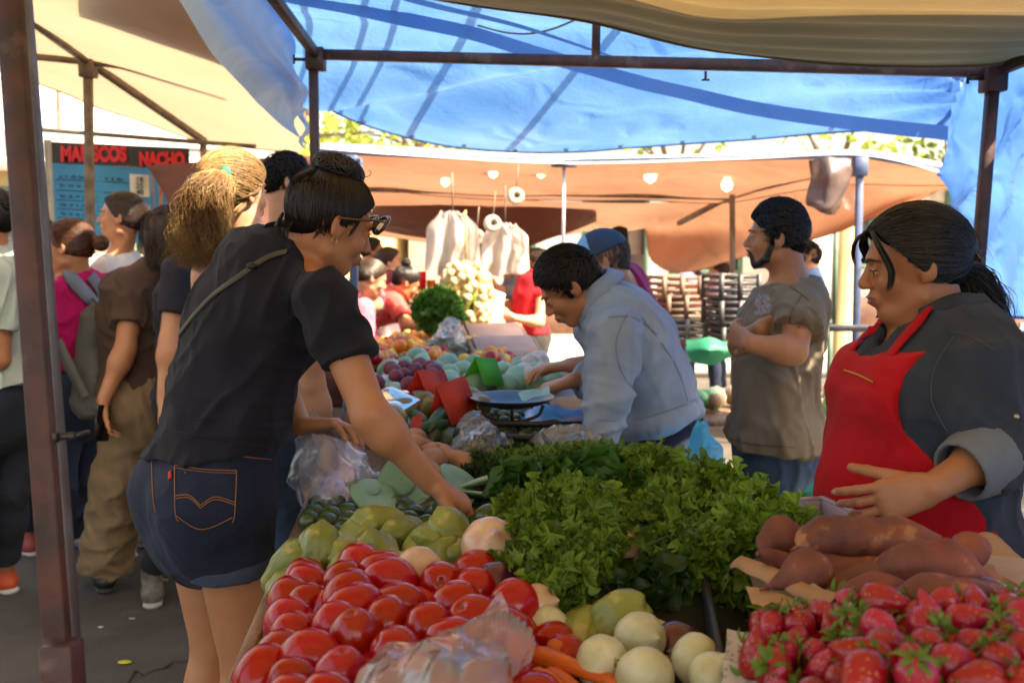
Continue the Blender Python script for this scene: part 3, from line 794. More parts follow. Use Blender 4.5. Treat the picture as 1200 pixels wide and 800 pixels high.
    if shoes:
        for i, q in enumerate(('L', 'R')):
            if minz > .05: break
            a = J['an'+q]; fd = nrm((f+r*(-.15 if q == 'L' else .15))*V(1, 1, 0)); mb = MB(); S = SDF(); g0 = V(a[0], a[1], 0)
            S.cone(g0+up*.045-fd*.03, g0+up*.035+fd*.13, .038, .030, .02, flat=(nrm(np.cross(fd, up)), 1.08)); S.cone(g0+up*.06, a+up*.02, .042, .042, .03)
            S.add(lambda P: -(P[..., 2]-.012), (-9,)*3, (9,)*3, 0, 'clip')
            v, qd = surf(S, .007); sh = link('shoe', np_mesh('shoe', v, qd, [shoes[0]]), root)
            S = SDF(); S.cone(g0+up*.012-fd*.035, g0+up*.012+fd*.135, .040, .034, .02, flat=(up, .45)); v, qd = surf(S, .007); link('sole', np_mesh('sole', v, qd, [shoes[1]]), sh)
    return root, J, dict(R=HRm, hc=hc, hs=hs, fw=fw, side=side, r=r, f=f, ar=ar, tips=hand_tips, nodes=nodes)

SK = {'tan': skin('tan', (.50, .235, .125)), 'warm': skin('warm', (.54, .27, .15)), 'dark': skin('dark', (.34, .15, .08)), 'light': skin('light', (.60, .34, .22)), 'brown': skin('brown', (.45, .20, .105))}
M_LIP = mat('lips', (.30, .10, .085), .4, (.25, .08, .07), spec=.4)
M_NAIL = mat('fingernail', (.50, .30, .22), .25, (.45, .26, .2), spec=.5)
M_EYE = mat('eye white', (.5, .45, .42), .2, (.45, .4, .38)); M_IRIS = mat('iris', (.03, .015, .01), .1, (.02, .01, .01))
M_HBLACK = hairm('black', (.018, .014, .014)); M_HBROWN = hairm('brown', (.075, .040, .024)); M_HAUB = hairm('auburn', (.16, .055, .028))
M_HBLOND = mat('hair blond', (.44, .28, .12), .5, (.19, .10, .042), nscale=16, spec=.3, stretch=(1, 1, .5))
M_SOLE = mat('shoe sole', (.45, .43, .40), .7)
denim_d = cloth('dark denim', (.018, .028, .060), (.012, .018, .04), fold=.003, weave=260)
denim_m = cloth('mid denim', (.05, .10, .19), (.03, .06, .12), fold=.004, weave=260)
# ------------------------------------------------------------ the cast
from mathutils.bvhtree import BVHTree
def bvh_of(o):
    me = o.data; return BVHTree.FromPolygons([v.co[:] for v in me.vertices], [tuple(p.vertices) for p in me.polygons])
def snap(path, bv, off=.004):
    out = []; ns = []
    for p in path:
        loc, n, i, d = bv.find_nearest(Vector(p)); out.append(np.array(loc)+np.array(n)*off); ns.append(np.array(n))
    out = np.array(out); ns = np.array(ns); src = np.asarray(path, float); bad = np.linalg.norm(out-src, axis=1) > .35
    out[bad] = src[bad]
    for _ in range(2): ns[1:-1] = (ns[:-2]+ns[1:-1]*2+ns[2:])/4; out[1:-1] = (out[:-2]+out[1:-1]*2+out[2:])/4
    return out, ns
def ribbon(mb, P, N, w, th=.003, m=0):
    P = np.asarray(P); N = np.asarray(N); T = np.gradient(P, axis=0); T[np.linalg.norm(T, axis=1) < 1e-7] = (1e-3, 0, 1e-4); T /= np.linalg.norm(T, axis=1)[:, None]
    Sd = np.cross(T, N); Sd /= np.linalg.norm(Sd, axis=1)[:, None]+1e-9; w = np.broadcast_to(w, (len(P),))[:, None]/2
    rows = np.stack([P-Sd*w, P-Sd*w+N*th, P+Sd*w+N*th, P+Sd*w], 1); mb.grid(rows, m, closed_v=True)
def cast(pts, bv, off=.003, n=24, near=1.0):
    """lay a line on a surface: pts are photo pixels, the surface is hit where that line of sight meets it"""
    S = spline([list(p)+[0] for p in pts], n); P = []; N = []; o = Vector((0, 0, CAMZ)); last = None
    for x, y, _ in S:
        t = A(x, y, 2.0); d = (Vector(t)-o).normalized(); loc, nn, i, dist = bv.ray_cast(o+d*near*.4, d)
        if loc is None:
            loc, nn, i, dist = bv.find_nearest(Vector(last) if last is not None else Vector(t))
        last = loc; nn = np.array(nn)
        if nn @ np.array(d) > 0: nn = -nn
        P.append(np.array(loc)+nn*off); N.append(nn)
    P = np.array(P); N = np.array(N)
    for _ in range(2): N[1:-1] = (N[:-2]+N[1:-1]*2+N[2:])/4; P[1:-1] = (P[:-2]+P[1:-1]*2+P[2:])/4
    return P, N
def child(root, nm):
    return next(o for o in bpy.data.objects if o.parent == root and o.name.split('.')[0] == nm)
def base_xy(px, Y, py=400):
    p = A(px, py, Y); return p[0], p[1]

# ---- shopper in the dark polo, near left -----------------------------------
def build_shopper():
    T_ = cloth('black polo', (.017, .018, .030), (.011, .012, .020), fold=.010, weave=300)
    Y = 2.3; X, _ = base_xy(248, Y, 585); H = 1.65
    j = dict(waist=A(262, 512, 2.30), belly=A(270, 468, 2.30), chest=A(292, 380, 2.29), upchest=A(316, 325, 2.27), neck=A(346, 296, 2.26),
             head=A(388, 262, 2.24), shR=A(380, 350, 2.10), elR=A(434, 486, 2.02), wrR=A(506, 566, 2.08), shL=A(300, 318, 2.42), elL=A(325, 440, 2.52), wrL=A(352, 498, 2.40))
    sh = A(388, 262, 2.24)
    root, J, I = person('woman in black polo and denim shorts bending over the stall, one hand on the avocados', X, Y, H, yaw=-50, girth=1.02, j=j, head=(-9, -22, 4), tone='tan',
        hair=('bun', 2.2, dict(tie=(0, -.045, .115), bun=(.0, -.03, .122), bunr=(.056, .058, .030), lift=.04, sr=.0028, grow=.006, jit=.03,
              locks=[([(.018*i_, -.098, -.035), (.020*i_, -.103, -.055), (.021*i_, -.098, -.073)], 4, .005) for i_ in (-2, -1, 0, 1, 2)]+[([(.070, -.035, -.012), (.076, -.045, -.035), (.072, -.052, -.055)], 4, .003), ([(.074, .035, .03), (.079, .028, .005), (.078, .022, -.02)], 5, .003), ([(-.01, -.11, -.02), (.02, -.118, -.06), (.03, -.10, -.085)], 6, .006), ([(.02, -.08, .10), (.05, -.13, .05), (.035, -.13, .0)], 10, .006)])),
        hairmat=M_HBLACK, h=.007, hh=.0034,
        top=dict(mat=T_, sleeve=.55, off=.018, flare=.020, hem=A(250, 521, 2.3), collar=.034, copen=.5, crad=.064, amp=.006, neck=.012, vneck=.3, name='polo_shirt', h=.006, bellyx=0, seed=1,
                 hem_n=(.12, 0, -1), sl_off=.018, creases=[(A(345, 400, 2.15), V(1, 0, 1), .12, .006, .035), (A(262, 500, 2.2), V(.1, 0, 1), .14, .005, .03), (A(340, 500, 2.2), V(.3, 0, 1), .10, .006, .04)]),
        pants=dict(mat=denim_d, len=.33, off=.012, top=A(262, 497, 2.3), name='denim_shorts', amp=.003, h=.006, creases=[(A(200, 640, 2.2), V(1, 0, .6), .10, .004, .03), (A(330, 640, 2.2), V(1, 0, -.5), .10, .004, .035)]),
        hands=(dict(fwd=(.9, -.1, .05), palm=(0, -.2, -1), side=1, curl=(.4, .5, .3), spread=.35, h=.003, thumb=(.9, .3)),
               dict(fwd=(.80, .25, -.60), palm=(-.35, .1, -.9), side=-1, curl=(.45, .65, .4), spread=.22, h=.0026, thumb=(.8, .5))), minz=.30, bust=.95)
    poly = child(root, 'polo_shirt'); shorts = child(root, 'denim_shorts'); bv = bvh_of(poly); bs = bvh_of(shorts)
    # hem cuff of sleeve and shirt, bag strap across the back
    P, N = cast([(338, 296), (315, 302), (285, 322), (245, 352), (210, 395), (196, 425), (190, 440)], bv, .003, 30)
    mb = MB(); ribbon(mb, P, N, .013, .003); mb.build('bag_strap', mat('olive webbing', (.075, .075, .055), .7), root)
    mb = MB(); S = SDF(); S.ell(P[8]+N[8]*.004, (.012, .008, .008)); v, q = surf(S, .002); mb.add(v, q); mb.build('strap_knot', mat('black knot', (.01, .01, .01), .5), root)
    stitch = mat('orange stitching', (.33, .13, .04), .8); rim = cloth('dark denim turn-up', (.05, .07, .12), (.03, .045, .08), fold=.002, weave=300)
    mb = MB()
    def st(pts, w=.0022, n=24, off=.0016):
        P, N = cast(pts, bs, off, n); ribbon(mb, P, N, w, .0008)
    st([(205, 545), (240, 550), (277, 551)]); st([(205, 545), (206, 600), (210, 610)]); st([(277, 551), (275, 600), (272, 612)])
    st([(206, 603), (236, 620), (272, 606)])
    st([(206, 581), (222, 580), (235, 592)]); st([(235, 592), (252, 582), (275, 588)]); st([(206, 584), (222, 583), (235, 595)]); st([(235, 595), (252, 585), (275, 591)])
    st([(165, 515), (200, 525), (260, 532), (318, 538)], n=40); st([(178, 528), (180, 580), (183, 600)])
    st([(204, 548), (240, 553), (277, 554)], .0015)
    mb.build('pocket_stitching', stitch, shorts)
    mb = MB(); P, N = cast([(200, 552), (200, 561)], bs, .002, 4); ribbon(mb, P, N, .010, .0015); mb.build('red_tab', mat('red tab', (.45, .02, .02), .7), shorts)
    for px in (192, 277):
        mb = MB(); P, N = cast([(px, 510), (px, 534)], bs, .002, 5); ribbon(mb, P, N, .010, .003); mb.build('belt_loop', denim_d, shorts)
    mb = MB(); P, N = cast([(215, 512), (250, 518)], bs, .003, 8); ribbon(mb, P, N, .010, .002); mb.build('waist_patch', mat('leather patch', (.16, .07, .03), .6), shorts)
    # turned-up hems round each thigh
    for q in ('L', 'R'):
        a, b = J['hip'+q], J['kn'+q]; e = a+(b-a)*.33; d = nrm(b-a); S = SDF()
        S.cone(a, b, .083*H/1.6*1.02+.020, .052*H/1.6*1.02+.027, .02, cut=[(e+d*.004, d), (e-d*.030, -d)])
        S.add(lambda P, a=a, b=b: -((np.linalg.norm(np.cross(P-a, nrm(b-a)), axis=-1))-.045), (-9,)*3, (9,)*3, 0, 'clip')
        v, qd = surf(S, .006, disp=folds(.003, (9, 9, 9), 4)); link('turn_up', np_mesh('turn_up', v, qd, [rim]), shorts)
    # sunglasses
    R, hc, hs = I['R'], I['hc'], I['hs']; W = lambda p: hc+R @ (np.asarray(p, float)*hs)
    g = thing('sunglasses', 'burgundy tortoiseshell sunglasses pushed up on the black hair of the woman in the polo', 'sunglasses', tuple(W((0, .1, .05))))
    M_ = mat('burgundy acetate', (.12, .012, .03), .15, (.03, .01, .012), nscale=60, coat=.6); ML = mat('smoked lens', (.03, .02, .03), .05, coat=1)
    def loc(o):
        o.parent = g; o.matrix_parent_inverse = Matrix.Translation(-Vector(W((0, .1, .05)))); return o
    for e in (-1, 1):
        c = V(e*.036, .104, .040); t = np.linspace(0, 2*PI, 24, endpoint=False)
        ring = np.array([W(c+V(math.cos(a)*.029, -abs(math.cos(a)*.004)+math.sin(a)*.006, math.sin(a)*.023)) for a in t]); mb = MB(); mb.tube(ring, .0042, 8, closed=True)
        fr = loc(mb.build('lens_rim', M_)); mb = MB(); mb.add(np.vstack([ring, ring.mean(0)]), None, [(i, (i+1) % 24, 24) for i in range(24)]); loc(mb.build('lens', ML))
        mb = MB(); mb.tube([W(p) for p in spline([(e*.066, .098, .046), (e*.088, .07, .040), (e*.094, .02, .022), (e*.092, -.02, .01)], 12)], .0030, 6); loc(mb.build('temple_arm', mat('brass wire', (.16, .09, .04), .4, metal=.5)))
    mb = MB(); mb.tube([W(p) for p in ((-.008, .106, .044), (0, .108, .047), (.008, .106, .044))], .003, 6); loc(mb.build('bridge', M_))
    # hair net of black lace on the bun
    mb = MB(); c = V(0, -.03, .122)
    for k in range(30):
        a0, b0 = rng.uniform(0, 6.28), rng.uniform(.2, 1.3); t = np.linspace(0, 1, 8)
        az = a0+t*rng.uniform(-2, 2); el = b0+.5*np.sin(t*6+a0); r = V(.060, .062, .034)
        P = np.stack([np.cos(az)*np.cos(el)*r[0], np.sin(az)*np.cos(el)*r[1], np.sin(el)*r[2]], 1)+c; mb.tube([W(p) for p in P], .0016, 4)
    mb.build('hair_scarf', mat('black lace', (.02, .02, .025), .3), root)
    mb = MB(); # ear ring
    t = np.linspace(0, 2*PI, 14, endpoint=False); mb.tube([W((.083+.002, -.008+.006*math.cos(a), -.040+.007*math.sin(a))) for a in t], .0012, 5, closed=True); mb.build('earring', mat('gold', (.6, .4, .15), .3, metal=1), root)
    return root, J, I

def build_seller():
    Ts = cloth('charcoal denim', (.045, .058, .085), (.030, .040, .062), fold=.006, weave=260)
    red = cloth('red apron cloth', (.52, .008, .018), (.42, .006, .014), fold=.005, nscale=5, weave=240)
    cuff = cloth('pale turned cuff', (.17, .20, .24), (.13, .15, .19), fold=.002, weave=260)
    Y = 2.02; H = 1.5; X, _ = base_xy(1085, Y, 640)
    j = dict(pelvis=A(1085, 655, 2.02), waist=A(1082, 580, 2.02), belly=A(1078, 530, 2.02), chest=A(1090, 462, 2.0), upchest=A(1104, 418, 2.0), neck=A(1100, 388, 2.01), head=A(1069, 311, 2.0),
             shL=A(1142, 425, 1.86), elL=A(1168, 528, 1.80), wrL=A(1092, 572, 1.72), shR=A(1052, 425, 2.18), elR=A(1030, 520, 2.32), wrR=A(1005, 600, 2.25))
    lockF = [([(.03, .075, .085), (.072, .075, .055), (.082, .060, .010), (.078, .070, -.035)], 34, .010), ([(-.01, .072, .09), (.01, .100, .070), (.028, .108, .040), (.036, .104, .016)], 10, .004),
             ([(.045, .06, .09), (.084, .035, .05), (.092, .020, .0), (.086, .03, -.05)], 26, .008), ([(-.03, .075, .085), (-.07, .075, .055), (-.082, .060, .0), (-.078, .07, -.04)], 20, .008)]
    tl = [A(1106, 314, 2.02), A(1124, 322, 2.06), A(1138, 350, 2.07), A(1148, 385, 2.06), A(1160, 432, 2.06)]
    root, J, I = person('market seller in red apron over a charcoal denim shirt, hand resting on her belly', X, Y, H, yaw=97, girth=1.36, j=j, head=(-15, -10, 0), tone='brown', chin=.9, headscale=1.0,
        hair=('pony', 2.4, dict(tie=(0, -.108, .006), tail=tl, tw=(.016, .062), tn=300, wave=.012, wf=1.6, lift=.10, sr=.0026, tr=.0024, grow=.008, jit=.03, locks=lockF)), h=.007, hh=.003,
        top=dict(mat=Ts, sleeve=1.30, off=.014, hem=A(1085, 610, 2.02), collar=.045, copen=.75, crad=.084, amp=.008, neck=.030, vneck=.12, belly=.66, vcut=True, name='denim_shirt', h=.006, cuffw=1.6, sl_off=.020,
                 creases=[(A(1135, 525, 1.75), V(.8, 0, .6), .09, .009, .035), (A(1120, 470, 1.75), V(1, 0, -.6), .10, .006, .04), (A(1060, 480, 1.8), V(.2, 0, 1), .12, .004, .05)]),
        pants=dict(mat=denim_m, len=1.9, off=.012, h=.010), hands=(dict(fwd=(-.93, -.02, -.28), palm=(.25, .95, -.1), side=-1, curl=((.20, .35, .25), (.40, .5, .3), (.5, .6, .4), (.55, .65, .4)), spread=.14, h=.0026, thumb=(.55, .12), s=1.0), None),
        bust=.92, bustf=.62, armg=.38, minz=.55)
    shirt = child(root, 'denim_shirt'); bv = bvh_of(shirt); fw, side, g = I['fw'], I['side'], 1.36
    # turned-up cuff
    a, b = J['elL'], J['wrL']; d = nrm(b-a); e = a+(b-a)*.26
    def cuffm(a, b, t0, t1, r0, r1, nm='cuff'):
        S = SDF(); d = nrm(b-a); L = np.linalg.norm(b-a); S.cone(a+d*L*t0, a+d*L*t1, r0, r1, .01, cut=[(a+d*L*t1, d), (a+d*L*t0, -d)])
        S.cone(a+d*L*(t0-.2), a+d*L*(t1+.3), r0-.014, r1-.014, .004, op='s')
        v, q = surf(S, .0045, disp=folds(.003, (9, 9, 9), 4)); return link(nm, np_mesh(nm, v, q, [cuff]), root)
    cuffm(a, b, .12, .58, .070, .058)
    # apron: skirt and bib grown off the same trunk, cut to shape
    S = SDF(); ndz = I['nodes']; off = .030; up = V(0, 0, 1)
    lat = A(1075, 500, 2.02); ff = fw
    topp = A(1015, 432, 1.9); tn = nrm(V(-.18, 0, 1)+ff*.1)
    dl = lambda c, s: [(J['belly']+side*(s*c), side*s)]
    def trunk2(cut):
        S.spine([(J['pelvis']-up*.25, .20, .15)]+ndz[:5], side, .03, off=off, cut=cut)
        S.ell(J['waist']+ff*.035*H*g, np.array([.085, .075, .085])*H*g*.66+off*.9, None, .05, cut=cut)
        ch = nrm(J['upchest']-J['chest'])
        for q in (-1, 1): S.ell(J['chest']+side*q*.043*H*g+nrm(ff-ch*(ff@ch))*(.048*H*g*.62), np.array([.045, .04, .042])*H*g**.5*.92+.030, None, .04, cut=cut)
    # skirt: everything in front of a plane, under a slanting waist line
    wl = A(1085, 535, 1.8)
    trunk2([(J['waist']-ff*.035, -ff), (wl, nrm(V(0, 0, 1)+side*0-ff*1.1))])
    trunk2([(J['waist']+ff*.02, -ff), (topp, tn)]+[(J['belly']-side*.145, -side), (J['belly']+side*.155, nrm(side+up*.10)), (J['belly']-side*.11, -nrm(side+up*.32))])
    v, q = surf(S, .006, disp=folds(.005, (6, 6, 2.5), 6, [(A(985, 480, 1.9), V(.3, 0, 1), .07, .007, .04), (A(1000, 590, 1.8), V(.8, 0, .5), .12, .006, .06)]), lo=S.bounds()[0]*V(1, 1, 0)+V(-.02, -.02, .62)); 
    apron = link('apron', np_mesh('apron', v, q, [red]), root); ba = bvh_of(apron)
    mb = MB(); P, N = cast([(990, 434), (1008, 440), (1024, 448)], ba, .002, 14); ribbon(mb, P, N, .004, .001); mb.build('piping', mat('yellow piping', (.65, .30, .03), .7), apron)
    mb = MB()
    P, N = cast([(1030, 440), (1046, 418), (1064, 396), (1080, 378), (1092, 364)], bv, .006, 22); ribbon(mb, P, N, .024, .004); mb.build('apron_strap', red, apron)
    mb = MB(); P, N = cast([(992, 424), (1008, 404), (1026, 386), (1040, 374)], bv, .006, 18); ribbon(mb, P, N, .024, .004); mb.build('apron_strap', red, apron)
    # small things: necklace, sleeve button, hair clip
    mb = MB(); P, N = snap(spline([A(1066, 372, 1.9), A(1052, 398, 1.9), A(1040, 412, 1.9)], 14), bvh_of(child(root, 'body')), .003); mb.tube(P, .0022, 6); mb.build('necklace', mat('brass beads', (.35, .24, .10), .35, metal=.7), root)
    P, N = cast([(1190, 488), (1191, 489)], bv, .002, 3); S = SDF(); S.ell(P[0], .006); v, q = surf(S, .002); link('button', np_mesh('button', v, q, [mat('brass button', (.5, .45, .35), .3, metal=.8)]), root)
    S = SDF(); W = lambda x, y, z: I['hc']+I['R'] @ (V(x, y, z)*I['hs'])
    for e in (-1, 0, 1): S.cone(W(.02*e, -.112, .03), W(.028*e, -.125, -.01), .008, .005, .004)
    S.cone(W(-.03, -.114, .028), W(.03, -.114, .028), .007, .007); v, q = surf(S, .003); link('hair_clip', np_mesh('hair_clip', v, q, [mat('tortoise clip', (.05, .02, .012), .2)]), root)
    return root, J, I

def seams(root, nm, lines, m=None, near=1.0, w=.0022, name='seam'):
    o = child(root, nm); bv = bvh_of(o); mm = m or mat('dark seam thread', (.012, .012, .016), .9); mb = MB()
    for ln in lines:
        P, N = cast(ln, bv, .0006, 30, near); ribbon(mb, P, N, w, .0012)
    mb.build(name, mm, o)
def build_cast():
    R_ = {}
    r0 = build_shopper()[0]; r1 = build_seller()[0]
    seams(r0, 'polo_shirt', [[(352, 318), (340, 345), (338, 380), (352, 412), (372, 432)], [(355, 322), (338, 308), (322, 300)], [(372, 440), (396, 424), (420, 405)]])
    seams(r0, 'polo_shirt', [[(180, 500), (220, 508), (270, 516), (320, 524)]])
    lt = mat('pale seam thread', (.12, .14, .17), .9)
    seams(r1, 'denim_shirt', [[(1118, 395), (1096, 430), (1092, 470), (1110, 505)], [(1165, 410), (1140, 396), (1112, 388)]], mat('grey seam thread', (.075, .09, .12), .9))
    short = lambda q=1, **k: ('short', q, k)
    # man in blue work shirt weighing
    ts = cloth('light blue striped shirt', (.30, .40, .55), (.22, .31, .46), fold=.009, nscale=5, b2scale=8)
    j = dict(pelvis=A(776, 515, 3.22), waist=A(768, 474, 3.22), belly=A(760, 445, 3.22), chest=A(742, 402, 3.20), upchest=A(724, 374, 3.20), neck=A(704, 352, 3.2), head=A(668, 337, 3.18),
             shL=A(722, 392, 3.0), elL=A(712, 462, 2.95), wrL=A(700, 530, 2.92), shR=A(700, 385, 3.4), elR=A(722, 452, 3.48), wrR=A(672, 446, 3.35))
    j['elR'] = A(724, 446, 3.45)
    r, J, I = person('man in light blue work shirt leaning over the scale, head bowed', base_xy(785, 3.25)[0], 3.25, 1.68, yaw=93, fem=False, girth=1.0, j=j, head=(-4, -38, 0), tone='tan',
        hair=short(1.4, top=.016, flow=(0, .6, -.2), grow=.009), h=.009, hh=.0042, top=dict(mat=ts, sleeve=1.85, off=.018, hem=A(770, 488, 3.2), hem_n=(.30, 0, -1), collar=.05, copen=.3, crad=.080, amp=.010, neck=.01, flare=.03, h=.008, cuffw=1.5, name='work_shirt', seed=2,
        creases=[(A(735, 400, 3.0), V(1, 0, .1), .13, .012, .06), (A(770, 440, 3.1), V(1, 0, -.4), .14, .010, .07), (A(715, 455, 2.95), V(.1, 0, 1), .09, .008, .045)]),
        pants=dict(mat=denim_d, len=1.9, top=A(772, 492, 3.22)), hands=(None, dict(fwd=(-.9, -.2, -.25), palm=(0, 0, -1), side=-1, curl=(.25, .4, .3), spread=.3, h=.004, s=1.1)), minz=.5)
    mb = MB(); c = J['wrR']+V(.02, 0, 0); d = nrm(J['elR']-J['wrR']); x = nrm(np.cross(d, V(0, 0, 1))); y = np.cross(d, x); t = np.linspace(0, 6.283, 16, endpoint=False)
    mb.tube([c+d*.02+(x*math.cos(a)+y*math.sin(a))*.034 for a in t], .006, 6, closed=True); mb.build('bracelet', mat('orange rubber band', (.7, .28, .04), .5), r)
    lt = mat('blue seam thread', (.19, .26, .38), .9)
    seams(r, 'work_shirt', [[(735, 368), (722, 400), (728, 435), (745, 460)], [(712, 372), (742, 372), (770, 392)], [(700, 492), (740, 492), (780, 482), (815, 468)], [(752, 372), (790, 425), (806, 470)]], lt, 2.0, .003)
    # capped man behind him
    j = dict(head=A(706, 309, 3.95), neck=A(728, 338, 4.0), wrR=A(668, 428, 3.7), elR=A(712, 425, 3.85), shR=A(715, 358, 4.1), shL=A(752, 362, 3.85))
    r, J, I = person('man in pale blue cap and magenta shirt behind the man at the scale', base_xy(760, 4.05)[0], 4.05, 1.66, yaw=85, bend=22, fem=False, girth=1.1, j=j, head=(0, -18, 0), tone='tan', hair=short(.6, grow=.004), hairmat=mat('hair grey', (.12, .11, .11), .5),
        h=.010, hh=.006, top=dict(mat=cloth('magenta knit', (.42, .02, .11), fold=.005), sleeve=1.3, off=.02, name='sweater'), pants=dict(mat=denim_d), hands=(None, dict(fwd=(-1, -.1, -.1), palm=(0, 0, -1), side=-1, h=.006, s=1.1)), minz=.5)
    Rr, hc, hs = I['R'], I['hc'], I['hs']; W = lambda x, y, z: hc+Rr @ (V(x, y, z)*hs)
    capb = mat('navy cap twill', (.035, .06, .11), .8); capf = mat('pale blue cap mesh', (.20, .46, .68), .8, (.16, .40, .62))
    S = SDF(); S.ell(W(0, -.010, .042), np.array([.089, .108, .094])*hs, Rr, cut=[(W(0, 0, .038), Rr @ nrm(V(0, -.15, -1))), (W(0, .03, 0), Rr @ V(0, 1, 0))]); v, q = surf(S, .006); cap = link('baseball_cap', np_mesh('cap', v, q, [capb]), r)
    S = SDF(); S.ell(W(0, -.010, .042), np.array([.0895, .109, .0945])*hs, Rr, cut=[(W(0, 0, .038), Rr @ nrm(V(0, -.15, -1))), (W(0, .028, 0), Rr @ V(0, -1, 0))]); v, q = surf(S, .006); link('front_panel', np_mesh('front_panel', v, q, [capf]), cap)
    S = SDF(); S.ell(W(0, .10, .028), np.array([.072, .080, .010])*hs, Rr @ rotm((1, 0, 0), -.25), cut=[(W(0, .075, 0), Rr @ V(0, -1, 0))]); v, q = surf(S, .005); link('brim', np_mesh('brim', v, q, [capf]), cap)
    # man in the grey-brown T-shirt, arms folded
    tg = cloth('taupe tee', (.25, .20, .145), (.19, .155, .115), fold=.009, nscale=6, b2scale=7)
    j = dict(head=A(909, 279, 3.6), neck=A(926, 334, 3.62), upchest=A(924, 352, 3.62), chest=A(914, 388, 3.62), belly=A(906, 432, 3.62), waist=A(906, 462, 3.62), pelvis=A(908, 512, 3.62), shL=A(938, 366, 3.44), elL=A(930, 412, 3.33), wrL=A(878, 402, 3.30),
             shR=A(905, 364, 3.80), elR=A(868, 404, 3.60), wrR=A(890, 386, 3.46))
    r, J, I = person('bearded man in taupe T-shirt standing with folded arms, looking left', base_xy(910, 3.62)[0], 3.62, 1.66, yaw=90, fem=False, girth=1.12, j=j, head=(-12, 0, 0), tone='tan', beard=True,
        hair=short(1.4, top=.024, quiff=.010, flow=(0, .8, .2), grow=.010), h=.009, hh=.0045, top=dict(mat=tg, sleeve=.50, off=.024, hem=A(905, 522, 3.6), amp=.011, ff=(8, 8, 3), neck=.012, vneck=.25, flare=.02, sl_off=.034, name='tee_shirt', h=.008, seed=3,
        creases=[(A(930, 420, 3.4), V(.9, 0, .7), .13, .012, .07), (A(925, 480, 3.4), V(1, 0, .2), .14, .009, .06)]), pants=dict(mat=denim_m, len=1.95, creases=[(A(920, 560, 3.5), V(1, 0, 0), .2, .01, .06)]), shoes=(mat('brown leather', (.08, .04, .02), .5), M_SOLE),
        hands=(dict(fwd=(-.35, .85, .25), palm=(.8, .2, 0), side=1, curl=(.5, .6, .4), s=1.1, h=.005), dict(fwd=(.8, .15, .30), palm=(.1, -.9, -.2), side=1, curl=(.1, .2, .2), h=.005, s=1.1)))
    bv = bvh_of(child(r, 'tee_shirt')); mb = MB()
    for k in range(30):
        x0, y0 = 886+rng.uniform(0, 16), 345+rng.uniform(0, 22); P, N = cast([(x0+3*math.cos(k*2+q*1.7), y0+3.4*math.sin(k+q*2.1)) for q in range(4)], bv, .001, 8, 2.0); ribbon(mb, P, N, .006, .0006)
    mb.build('chest_print', mat('faded shirt print', (.42, .38, .38), .8), child(r, 'tee_shirt'))
    seams(r, 'tee_shirt', [[(940, 345), (926, 372), (928, 398)], [(880, 378), (904, 392), (928, 400)], [(850, 512), (880, 520), (930, 524)], [(925, 336), (935, 342), (948, 352)]], mat('tee seam', (.09, .08, .07), .9), 2.2, .003)
    # ---- shoppers at the left
    j = dict(head=A(276, 226, 2.9), neck=A(300, 292, 2.92), shL=A(245, 322, 3.0), shR=A(360, 335, 2.78), upchest=A(300, 325, 2.92), chest=A(302, 380, 2.92), waist=A(300, 470, 2.92), belly=A(300, 440, 2.92))
    tlb = [A(263, 203, 2.79), A(246, 222, 2.74), A(238, 262, 2.75), A(230, 292, 2.76), A(224, 318, 2.78)]
    person('blond woman in pink top with a wavy ponytail behind the polo shopper', base_xy(300, 2.95)[0], 2.95, 1.68, yaw=-30, j=j, head=(-4, 0, 0), tone='light',
        hair=('pony', 2.4, dict(tie=(.0, -.098, .060), tail=tlb, tw=(.024, .062), tn=640, lenvar=.45, wave=.022, wf=1.9, tr=.0018, sr=.0019, lift=.14, jit=.05, grow=.014, locks=[([(.07, -.02, -.03), (.07, -.06, -.06), (.05, -.075, -.10)], 20, .01), ([(.06, .05, .05), (.085, .0, .0), (.06, -.06, -.03)], 20, .01)])), hairmat=M_HBLOND,
        h=.009, hh=.005, top=dict(mat=cloth('pink vest', (.50, .20, .20), (.44, .17, .17), fold=.004), sleeve=0, off=.012, neck=-.02, name='vest_top'), pants=dict(mat=denim_m), minz=.4)
    S = SDF(); S.ell(A(264, 203, 2.79), (.017, .012, .021)); v, q = surf(S, .003)
    link('hair_tie', np_mesh('hair_tie', v, q, [mat('green hair tie', (.02, .22, .16), .7)]), [o for o in bpy.data.objects if o.get('label', '').startswith('blond woman')][0])
    person('dark haired shopper half hidden between the blond woman and the polo shopper', base_xy(338, 4.1)[0], 4.1, 1.66, yaw=-70, j=dict(head=A(338, 214, 4.1)), head=(0, -6, 0), hair=short(.6, grow=.01), tone='light',
        h=.012, hh=.007, top=dict(mat=cloth('grey blouse', (.2, .18, .18)), sleeve=1.2), pants=dict(mat=denim_d), minz=.4)
    j = dict(head=A(243, 236, 3.75), shL=A(210, 318, 3.66), elL=A(199, 400, 3.6), wrL=A(192, 470, 3.55), anL=A(178, 672, 3.95), knL=A(205, 590, 3.8))
    r4, J4, I4 = person('shopper in black T-shirt and dark trousers mostly hidden behind the blond woman', base_xy(240, 3.8)[0], 3.8, 1.62, yaw=10, j=j, hair=('bun', .6, dict(tie=(0, -.1, .03), bun=(0, -.12, .03))), tone='warm', h=.011,
        top=dict(mat=cloth('black tee', (.022, .022, .035)), sleeve=.62, off=.018), pants=dict(mat=cloth('black slacks', (.02, .02, .022)), len=1.9), shoes=(mat('worn trainer', (.16, .15, .12), .7, (.07, .065, .05), nscale=30), M_SOLE))
    # laces on the trainer
    mb = MB(); a = J4['anL']
